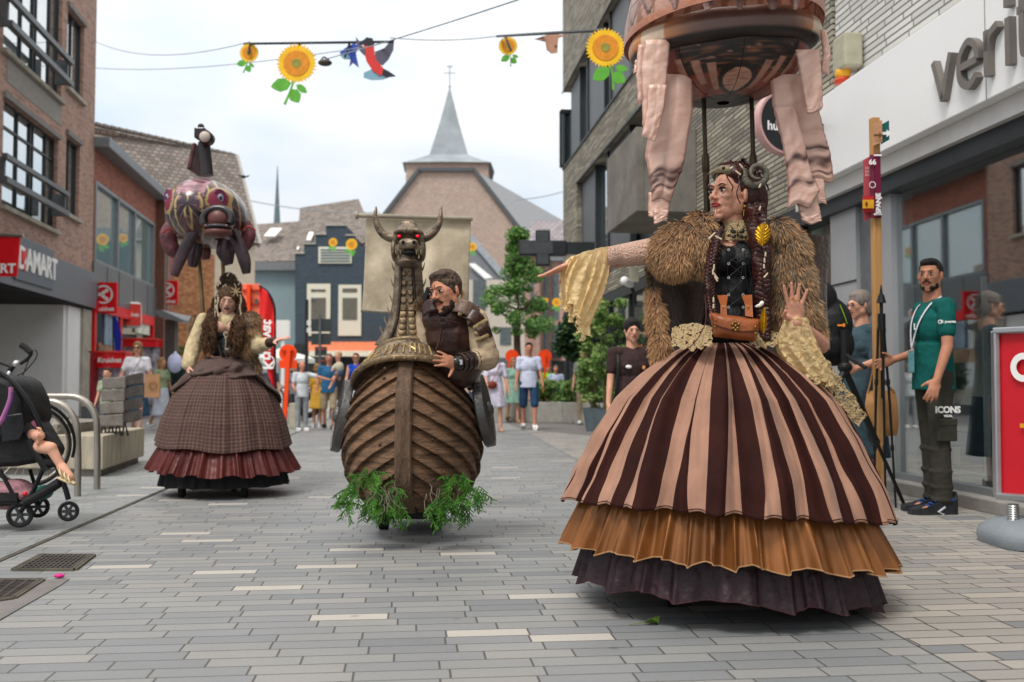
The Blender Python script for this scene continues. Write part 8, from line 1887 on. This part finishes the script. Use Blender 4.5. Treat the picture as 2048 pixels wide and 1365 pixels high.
for y0, y1, x0, x1 in ((638, 664, 622, 662), (667, 690, 623, 662), (694, 712, 630, 654), (714, 730, 632, 652)):
    a = P(x0, y0, Y); b = P(x1, y1, Y); mb = MB(); mb.box(a.x, Y-.03, b.z, b.x, Y, a.z); mb.build('sign_back', mat('sign_back_dark', '#3d4444', .5, var=.1), t, bevel=.01)
for y in (640, 655): mb = MB(); mb.boxc(P(618, y+6, Y-.06), (.13, .02, .14)); mb.build('plate', white, t)
for x, y in ((641, 699), (642, 722)): mb = MB(); mb.boxc(P(x, y, Y-.05), (.2, .02, .05)); mb.build('plate_red', mat('plate_red', '#b33a32', .5), t)
Y = 22.0
for x, lab in ((1024, 'left of the tree trunk'), (1090, 'right of the tall walking man')):
    t = thing('round_road_sign', 'orange round road sign back on a post, %s' % lab, 'road sign', V(P(x, 770, Y).x, Y+3, 0)); mb = MB(T(P(x, 713, Y+3)) @ RX(pi/2)); mb.lathe([(.17, -.01), (.17, .01)], 24); mb.build('sign_disc', orange, t)
    mb = MB(); mb.beam(P(x, 710, Y+2.95), P(x, 840, Y+2.95), .07, .05); a = P(x-8, 726, Y+2.96); b = P(x+9, 736, Y+2.96); mb.box(a.x, Y+2.94, b.z, b.x, Y+2.96, a.z); mb.build('post', orange, t)
t = thing('lime_post', 'thin pale green marker post on the planter wall', 'post', P(1124, 840, 24)); mb = MB(); mb.beam(P(1124, 768, 24), P(1124, 810, 24), .07, .05); mb.build('post', mat('pale_lime', '#7fbf8a', .5), t)
# parasol, scooter, hoops, grey box
Y = 32.0; t = thing('market_parasol', 'white market parasol behind the orange road sign', 'parasol', V(P(560, 770, Y).x, Y, 0))
ap = P(560, 697, Y); rim = [P(508, 716, Y-1), P(630, 718, Y-1), P(620, 714, Y+1.2), P(515, 712, Y+1.2)]; mb = MB(); mb.add([ap]+rim+[p+V(0, 0, -.14) for p in rim], [(0, 2, 1), (0, 3, 2), (0, 4, 3), (0, 1, 4), (1, 2, 6, 5), (2, 3, 7, 6), (3, 4, 8, 7), (4, 1, 5, 8)]); mb.build('canopy', mat('parasol_white', '#d6d8d2', .7, var=.03), t); mb = MB(); mb.tube([V(ap.x, ap.y, 0), ap], .04, 8); mb.build('pole', white, t)
Y = 24.0; t = thing('motor_scooter', 'black motor scooter parked behind the steel hoops, front wheel to the street', 'scooter', V(P(612, 770, Y).x, Y, 0))
c = P(617, 812, Y); mb = MB(T(c) @ RZ(.5) @ RX(pi/2)); mb.tube([V(.23*cos(a), .23*sin(a), 0) for a in [2*pi*i/28 for i in range(29)]], .07, 8); mb.build('wheel', rubber, t, smooth=60)
mb = MB(); mb.ell(P(612, 792, Y+.1), (.14, .25, .16)); mb.cap(P(612, 790, Y+.1), P(598, 750, Y+.3), .13, .09); mb.cap(P(598, 750, Y+.3), P(592, 742, Y+.3), .10, .06); mb.ell(P(585, 800, Y+.8), (.2, .5, .2)); mb.rem('body', mat('scooter_black', '#17181b', .3, var=.2, coat=.3), t, .025, 2)
mb = MB(); mb.tube([P(580, 745, Y+.3), P(592, 740, Y+.3), P(604, 746, Y+.2)], .03, 6); mb.boxc(P(606, 742, Y+.25), (.1, .03, .06)); mb.build('handlebar', black, t)
proto = None
for i, (x, yb, Y) in enumerate(((560, 840, 25.5), (578, 842, 24.8), (612, 838, 25.6), (636, 836, 26.2), (540, 842, 25.0))):
    if proto is None:
        proto = thing('steel_hoop', 'low steel bicycle hoop in the row beside the scooter', 'bike hoop', V(P(x, 770, Y).x, Y, 0), .5, 'steel hoops beside the scooter'); b0 = V(P(x, 770, Y).x, Y, 0); mb = MB(T(b0) @ RZ(.5)); mb.tube([V(-.35, 0, 0), V(-.35, 0, .6)]+[V(-.35*cos(a), 0, .6+.28*sin(a)) for a in [pi*k/10 for k in range(11)]]+[V(.35, 0, .6), V(.35, 0, 0)], .035, 10); mb.build('hoop', steel, proto, smooth=60)
    else: dup(proto, T(P(x, 770, Y).x, Y, 0) @ RZ(.5))
Y = 20.5; t = thing('utility_box', 'low pale cream utility box beneath the orange sign post', 'box', V(P(590, 770, Y).x, Y, 0)); a = P(578, 807, Y); b = P(601, 0, Y); mb = MB(); mb.box(a.x, Y, 0, b.x, Y+.4, a.z); mb.build('cabinet', mat('cream_box', '#b9b29c', .6), t, bevel=.01)
Y = 40; t = thing('parking_meter_box', 'white vending cabinet behind the feather flag', 'box', V(P(562, 770, Y).x, Y, 0)); a = P(551, 641, Y); b = P(577, 676, Y); mb = MB(); mb.box(a.x, Y, b.z, b.x, Y+.3, a.z); mb.box(a.x+.2, Y+.1, 0, b.x-.2, Y+.2, b.z); mb.build('cabinet', white, t, bevel=.01)
# beach-flag (blue), promotion bins by the shop
Y = 24.5; t = thing('feather_flag', 'small blue feather flag in front of the shop window', 'flag', V(P(233, 770, Y).x, Y, 0))
mb = MB(); ou = [(224, 634), (230, 632), (238, 648), (243, 670), (242, 706), (230, 706), (228, 670)]; mb.loft([[P(x, y, Y) for x, y in ou], [P(x, y, Y+.02) for x, y in ou]]); mb.build('cloth', mat('flag_blue', '#1c2fa0', .5), t); mb = MB(); mb.tube([P(226, 634, Y), P(228, 850, Y)], .02); mb.build('pole', black, t)
for (x0, x1, y0, y1, Y, txt, lab) in ((180, 250, 706, 736, 23.5, 'Kruidvat', 'red promotion bin with white letters standing before the shop'), (246, 312, 680, 694, 27, '', 'small red promotion table behind the woman in white')):
    t = thing('promotion_bin', lab, 'display', V(P((x0+x1)/2, 770, Y).x, Y, 0)); a = P(x0, y0, Y); b = P(x1, y1, Y)
    mb = MB(); n = 14; mb.loft([[V(lerp(a.x, b.x, i/n), Y-.25*sin(pi*i/n), z) for i in range(n+1)]+[V(b.x, Y+.5, z), V(a.x, Y+.5, z)] for z in (b.z, a.z)]); mb.build('tray', red, t)
    mb = MB(); mb.loft([[V(lerp(a.x-.03, b.x+.03, i/n), Y-.03-.25*sin(pi*i/n), z) for i in range(n+1)]+[V(b.x, Y+.5, z), V(a.x, Y+.5, z)] for z in (a.z, a.z+.04)]); mb.build('rim', redl, t)
    mb = MB(); mb.box(a.x+.05, Y, .0, b.x-.05, Y+.45, b.z-.003); mb.build('cabinet', mat('bin_stock', '#6a4f7a', .6, var=.6, vs=5, col2='#c9c3cf'), t)
    if txt: text('lettering', txt, .16, face(P((x0+x1)/2+4, (y0+y1)/2, Y-.27)), white, t, ext=.003, bold=.03)
t = thing('promotion_rack', 'dark red and white stocked rack at the shop corner', 'display', V(P(188, 770, 23).x, 23, 0)); a = P(180, 716, 23); b = P(196, 0, 23); mb = MB(); mb.box(a.x, 23, 0, b.x, 23.4, a.z); mb.build('cabinet', mat('rack_red', '#8e1f26', .5, var=.4, vs=6), t)
# planter wall and pots
t = thing('planter_wall', 'long low concrete planter wall with reddish ledge beyond the walkers', 'planter', P(1090, 800, 26.5))
a = G(975, 842); b = G(1125, 846); c = G(1215, 855)
zt = P(0, 803, a.y).z; mb = MB()
for p, q in ((a+V(-3, 0, 0), b), (b, c)): d = (q-p).normalized(); nn = V(-d.y, d.x, 0)*.5; mb.loft([[up(p, 0), up(q, 0), up(q+nn, 0), up(p+nn, 0)], [up(p, zt), up(q, zt), up(q+nn, zt), up(p+nn, zt)]])
mb.build('wall', mat('planter_concrete', '#98968e', .8, var=.1), t, bevel=.01)
mb = MB(); p, q = a+V(-3, 0, 0), b; mb.box(p.x, p.y-.04, zt+.003, q.x, p.y+.5, zt+.06); mb.build('ledge', mat('ledge_red', '#8f6f66', .8, var=.2), t)
g_ = G(1205, 858); 
for x, y, Yq, rr in ((1192, 846, 19.5, .26), (1214, 850, 18.5, .26)):
    t = thing('plant_pot', 'grey plant pot %s by the shop pavement' % ('with bamboo, the left one' if x < 1200 else 'with bamboo, the right one'), 'plant pot', V(P(x, 770, Yq).x, Yq, 0)); mb = MB(); mb.lathe([(rr*.75, 0), (rr, .42), (rr*1.04, .45), (rr*.9, .45), (rr*.88, .38)], 20, c=(P(x, 770, Yq).x, Yq, 0)); mb.build('pot', mat('pot_grey', '#5f6c72', .6, var=.1), t, smooth=50)
# ---------------------------------------------------------------- trees and shrubs
lm = vcol('leaf_mix', .55)
def transl(m):
    N = m.node_tree.nodes; L = m.node_tree.links; b = N['Principled BSDF']; tr = N.new('ShaderNodeBsdfTranslucent'); mx = N.new('ShaderNodeMixShader'); mx.inputs[0].default_value = .4
    L.new(b.inputs['Base Color'].links[0].from_socket, tr.inputs[0]); L.new(b.outputs[0], mx.inputs[1]); L.new(tr.outputs[0], mx.inputs[2]); L.new(mx.outputs[0], N['Material Output'].inputs[0])
transl(lm); transl(MC['spray_green']); transl(MC['chiffon_cream'])
def crown(mb, clumps, n, ls, cols, rnd):
    for i in range(n):
        c, r = rnd.choices(clumps, [k_[1][0]**2 for k_ in clumps])[0]
        v = V(rnd.gauss(0, 1), rnd.gauss(0, 1), rnd.gauss(0, 1)).normalized()*(rnd.random()**.33)
        p = Vector(c)+V(v.x*r[0], v.y*r[1], v.z*r[2]); s = ls*rnd.uniform(.6, 1.3)
        a = V(rnd.gauss(0, 1), rnd.gauss(0, 1), rnd.gauss(0, .7)).normalized(); b = a.orthogonal().normalized()
        col = rnd.choice(cols); q = rnd.uniform(.75, 1.25); col = tuple(x*q for x in col)
        mb.add([p-a*s, p+b*s*.5, p+a*s, p-b*s*.5], [(0, 1, 2, 3)], 0, [col]*4)
gcols = [srgb(c) for c in ('#56843a', '#6a9a45', '#42702f', '#86ae55', '#3a6230')]
rn = random.Random(21); Y = 30.0
t = thing('street_tree', 'young street tree with pointed light green crown behind the walking couple', 'tree', G(1036, 838)); gx = P(1036, 770, Y)
mb = MB(); mb.tube(smooth_path([V(gx.x, Y, 0), P(1037, 740, Y), P(1034, 680, Y), P(1036, 600, Y), P(1030, 480, Y)], 6), [.13]*8+[.11]*8+[.03]*9, 10)
for i in range(16):
    z = rn.uniform(.25, .9); p = P(1035, lerp(700, 500, z), Y); e = p+V(rn.uniform(-1, 1)*1.3*(1.1-z), rn.uniform(-1, 1)*1.2*(1.1-z), rn.uniform(.2, .7)); mb.tube([p, p.lerp(e, .5)+V(0, 0, -.08), e], [.04, .025, .008], 6)
mb.build('trunk', mat('bark', '#5b4a3c', .85, var=.25, bump=.6), t)
cl = []
for i in range(52):
    y = rn.uniform(455, 690); w_ = interp([(450, 3), (490, 14), (540, 34), (580, 50), (620, 66), (660, 60), (700, 24)], y); x = 1033+rn.uniform(-1, 1)*w_
    q = rn.uniform(.14, .34); cl.append((P(x, y, Y+rn.uniform(-1, 1)*w_*.012), (q, q, q*.8)))
mb = MB(); crown(mb, cl, 8500, .06, gcols, rn); mb.build('crown', lm, t)
def shrub(lab, px, yb, Yq, pts, n, ls, cols, cat='shrub', stems=5, group=None, base=0.0, name='shrub'):
    t = thing(name, lab, cat, V(P(px, 770, Yq).x, Yq, base), 0, group); b0 = V(P(px, 770, Yq).x, Yq, base)
    mb = MB(); cl = []
    for x, y, r in pts: cl.append((P(x, y, Yq+rn.uniform(-.2, .2)), (r, r, r*.8)))
    for i in range(stems): e = cl[rn.randrange(len(cl))][0]; mb.tube([b0+V(rn.uniform(-.1, .1), 0, 0), b0.lerp(e, .5)+V(rn.uniform(-.08, .08), 0, 0), e], [.014, .010, .005], 5)
    mb.build('stems', mat('stem_olive', '#5f5f3c', .8, var=.2), t)
    mb = MB(); crown(mb, cl, n, ls, cols, rn); mb.build('foliage', lm, t)
bcols = [srgb(c) for c in ('#74984a', '#5f8440', '#94b060', '#4b6f33', '#a6bb6c')]
shrub('tall airy bamboo in the left grey pot', 1192, 0, 19.5, [(1192+rn.uniform(-28, 24), rn.uniform(610, 800), rn.uniform(.08, .2)) for _ in range(34)], 2600, .045, bcols, 'bamboo', 12, base=.4, name='bamboo')
shrub('tall airy bamboo in the right grey pot near the girl', 1214, 0, 18.5, [(1220+rn.uniform(-26, 26), rn.uniform(600, 790), rn.uniform(.07, .17)) for _ in range(26)], 2000, .045, bcols, 'bamboo', 12, base=.4, name='bamboo')
shrub('dark leafy bush behind the bamboo', 1150, 0, 23, [(1150+rn.uniform(-26, 30), rn.uniform(650, 715), .3) for _ in range(12)], 2200, .07, [srgb('#2c4a26'), srgb('#233d20'), srgb('#3c5e30')], 'bush', 5)
for px, w_ in ((1100, 20), (1135, 14), (1165, 18)):
    shrub('low green planting in the planter %s' % ('beneath the walkers' if px == 1100 else 'before the dark bush' if px == 1135 else 'at the foot of the bamboo'), px, 0, 24.2, [(px+rn.uniform(-w_, w_), rn.uniform(768, 800), .2) for _ in range(12)], 1500, .05, bcols, 'plant', 4, base=.3, name='planter_plant')
shrub('small plant beside the porch post', 372, 0, 31, [(372+rn.uniform(-8, 6), rn.uniform(700, 790), .25) for _ in range(10)], 1200, .06, gcols, 'plant', 4)
# ---------------------------------------------------------------- overhead garlands
wire_m = mat('wire', '#8a949c', .5)
def wire(lab, a, b, sag=.3, r=.007):
    t = MB(); pts = [Vector(a).lerp(Vector(b), i/20)+V(0, 0, -sag*4*(i/20)*(1-i/20)) for i in range(21)]; t.tube(pts, r, 5); o = t.build('wire', wire_m); tag(o, lab, 'cable', 'overhead wires')
wire('thin wire from the brick building to the first flower bar', P(183, 80, 26), P(500, 84, 15)); wire('thin wire below the flower bar running to the robin', P(183, 136, 26), P(720, 96, 14), .15); wire('steel cable slanting up behind the robin', P(640, 122, 15), P(1060, -8, 9), .02, .008)
wire('thin wire between the two flower bars', P(780, 76, 14), P(1000, 72, 15), .05); wire('distant wire above the hip roof', P(470, 395, 60), P(760, 425, 60), .3, .03); wire('distant wire beside the church spire', P(1030, 400, 60), P(1125, 384, 60), .1, .03)
petal = mat('petal_yellow', '#eebb1c', .5, var=.1, vs=5); core = mat('flower_core', '#d88a22', .6, var=.12, vs=12); cen = mat('flower_centre', '#8f8a3a', .6, var=.2); lf = mat('paper_leaf', '#5ea838', .5, var=.12, vs=10); lfw = mat('leaf_border', '#c9dcc0', .5)
def sunflower(px, py, r, Y, lab, roll=0, leaves=True, parent=None):
    q = P(px, py, Y); u = Y/F; R_ = r*u; M = face(q, 0, roll); t = thing('paper_sunflower', lab, 'decoration', q, 0, 'sunflowers hung over the street')
    mb = MB(M); n = 34; ring = []
    for k in range(n*2): rr = R_*(1.0 if k % 2 == 0 else .86)*(1+.03*sin(k*2.3)); ring.append((rr*cos(pi*k/n), rr*sin(pi*k/n)))
    mb.prism(ring, -.012, .0); mb.build('petals', petal, t)
    mb = MB(M); mb.lathe([(R_*.66, 0), (R_*.64, .006)], 30); mb.build('core', core, t); mb = MB(M); mb.lathe([(R_*.24, .006), (R_*.22, .010)], 20); mb.build('centre', cen, t)
    if leaves:
        mb = MB(M); 
        def lfp(cx, cy, a, L, w): return [(cx+L*x*cos(a)-w*y*sin(a), cy+L*x*sin(a)+w*y*cos(a)) for x, y in [(0, 0), (.25, .7), (.6, .8), (.85, .4), (1, 0), (.85, -.4), (.6, -.8), (.25, -.7)]]
        mb.prism([(-.05*R_, -.9*R_), (.05*R_, -.9*R_), (-.05*R_, -1.5*R_), (-.2*R_, -2.15*R_), (-.32*R_, -2.1*R_), (-.15*R_, -1.5*R_)], -.01, .0); mb.build('stem', lf, t)
        for cx, cy, a, L, w in ((-.1, -1.0, pi+.35, .9, .35), (-.08, -1.3, -.9, .7, .32), (.15, -1.05, -.5, .6, .18)):
            mb = MB(M); mb.prism(lfp(cx*R_, cy*R_, a, L*R_*1.15, w*R_*1.2), -.012, -.002); mb.build('leaf', lf, t)
    return t
def bar(x0, y0, x1, y1, Y0, Y1, lab, drops):
    t = thing('flower_bar', lab, 'garland bar', P((x0+x1)/2, (y0+y1)/2, (Y0+Y1)/2), 0, 'dark bars holding the garlands'); mb = MB(); mb.tube([P(x0, y0, Y0), P(x1, y1, Y1)], .02, 6); mb.build('bar', frame_d, t)
    for px, py, qx, qy in drops: k_ = (px-x0)/(x1-x0); Yd = lerp(Y0, Y1, k_); mb = MB(); mb.tube([P(px, py, Yd), P(qx, qy, Yd-.1)], .018, 5); mb.build('hook', frame_d, t)
bar(488, 88, 785, 84, 16, 14, 'long dark bar carrying two sunflowers and two birds over the street', [(500, 88, 497, 108), (600, 87, 592, 118), (700, 85, 690, 115)])
bar(994, 73, 1215, 60, 15, 10, 'short dark bar carrying sunflowers and a peach bird by the grey building', [(1010, 72, 1022, 102), (1100, 68, 1112, 95), (1198, 62, 1204, 78)])
sunflower(498, 106, 20, 15.9, 'small sunflower at the left end of the long bar', -.15); sunflower(593, 127, 41, 15.0, 'big sunflower hung next to the shoe on the long bar', -.15)
sunflower(1016, 92, 20, 14.8, 'small sunflower at the left end of the short bar', .25); sunflower(1211, 96, 41, 9.8, 'big sunflower in front of the grey brick building', .3)
for x, y, r, Y, l in ((666, 485, 9, 52, 'tiny far sunflower over the vent grille, the left one'), (703, 489, 12, 52, 'tiny far sunflower over the vent grille, the right one'), (945, 494, 9, 60, 'tiny far sunflower right beside the sail'), (1113, 605, 9, 45, 'tiny far sunflower beside the pink terrace'), (1092, 601, 5, 45, 'tiniest far sunflower left of the pharmacy corner')): sunflower(x, y, r, Y, l, 0)
def plate(par, M, pts, m, nm, z=0, th=.012):
    mb = MB(M); mb.prism(pts, z-th, z); return mb.build(nm, m, par)
Y = 14.2; u = Y/F; q = P(745, 118, Y); M = face(q); t = thing('paper_robin', 'flat painted bird with red breast and grey wings hanging over the street', 'decoration', q)
S_ = lambda L: [(x*u, -y*u) for x, y in L]
plate(t, M, S_([(-18, -36), (-6, -40), (2, -34), (4, -10), (18, 14), (30, 30), (14, 34), (0, 24), (-12, 6), (-18, -16)]), mat('bird_red', '#d23a34', .5, var=.06), 'breast', 0)
plate(t, M, S_([(-22, -36), (-12, -44), (0, -42), (4, -30), (-6, -26), (-16, -28), (-28, -30)]), mat('bird_head', '#2e2a34', .5), 'head', .004)
plate(t, M, S_([(-34, -46), (-26, -34), (-14, -18), (-16, -6), (-24, -14), (-32, -26)]), mat('bird_wing', '#5b5768', .5, var=.1), 'wing', .002); plate(t, M, S_([(4, -14), (24, -22), (34, -34), (44, -40), (42, -18), (32, 2), (20, 14), (8, 4)]), mat('bird_wing'), 'wing', .002)
plate(t, M, S_([(22, 20), (34, 26), (48, 36), (30, 38), (20, 32)]), mat('bird_head'), 'tail', .003)
plate(t, M, S_([(-18, 28), (0, 20), (34, 28), (32, 38), (20, 42), (-2, 43), (-18, 38)]), mat('bird_cloud', '#7fa6b8', .5, var=.05), 'cloud', -.014)
Y = 14.6; u = Y/F; q = P(702, 108, Y); M = face(q); t = thing('paper_swallow', 'flat blue and violet bird behind the robin', 'decoration', q); S_ = lambda L: [(x*u, -y*u) for x, y in L]
plate(t, M, S_([(-24, -2), (-12, -12), (6, -22), (16, -16), (10, -2), (14, 26), (2, 12), (-8, 8)]), mat('bird_blue', '#3556b8', .5, var=.15), 'body'); plate(t, M, S_([(0, 4), (10, 2), (16, 28), (4, 18), (-4, 26)]), mat('bird_violet', '#7f74b8', .5), 'tail', -.014); plate(t, M, S_([(-24, 2), (-6, 2), (0, 12), (-14, 12)]), mat('bird_cloud'), 'cloud', .014)
q = P(1103, 88, 12.5); u = 12.5/F; M = face(q); t = thing('paper_dove', 'flat peach bird on the short bar', 'decoration', q); S_ = lambda L: [(x*u, -y*u) for x, y in L]
plate(t, M, S_([(-34, -10), (-14, -16), (-8, -20), (10, -20), (30, -18), (14, -12), (12, 18), (0, 20), (-10, 12), (-12, -4)]), mat('bird_peach', '#b98a72', .5, var=.08), 'body'); plate(t, M, S_([(-16, -16), (-34, -8), (-20, -12)]), mat('bird_head'), 'wing_tip', .004)
q = P(650, 126, 15.0); t = thing('hanging_lamp', 'small dark lamp clamped on the cable beside the big sunflower', 'lamp', q); mb = MB(); mb.ell(q, (.11, .08, .05)); mb.build('housing', mat('lamp_dark', '#4b4238', .5), t, smooth=60); mb = MB(); mb.tube([q+V(-.06, 0, .04), q+V(-.02, 0, .09), q+V(.06, 0, .05)], .014, 6); mb.build('clamp', frame_d, t)
q = P(487, 354, 30); t = thing('flying_bird', 'tiny dark bird high beside the tiled gable', 'bird', q); mb = MB(); mb.ell(q, (.07, .1, .05)); mb.add([q, q+V(-.2, 0, .1), q+V(-.12, .1, .02), q+V(.2, 0, .06), q+V(.1, .1, 0)], [(0, 1, 2), (0, 4, 3)]); mb.build('body', black, t)
bpy.context.view_layer.update()
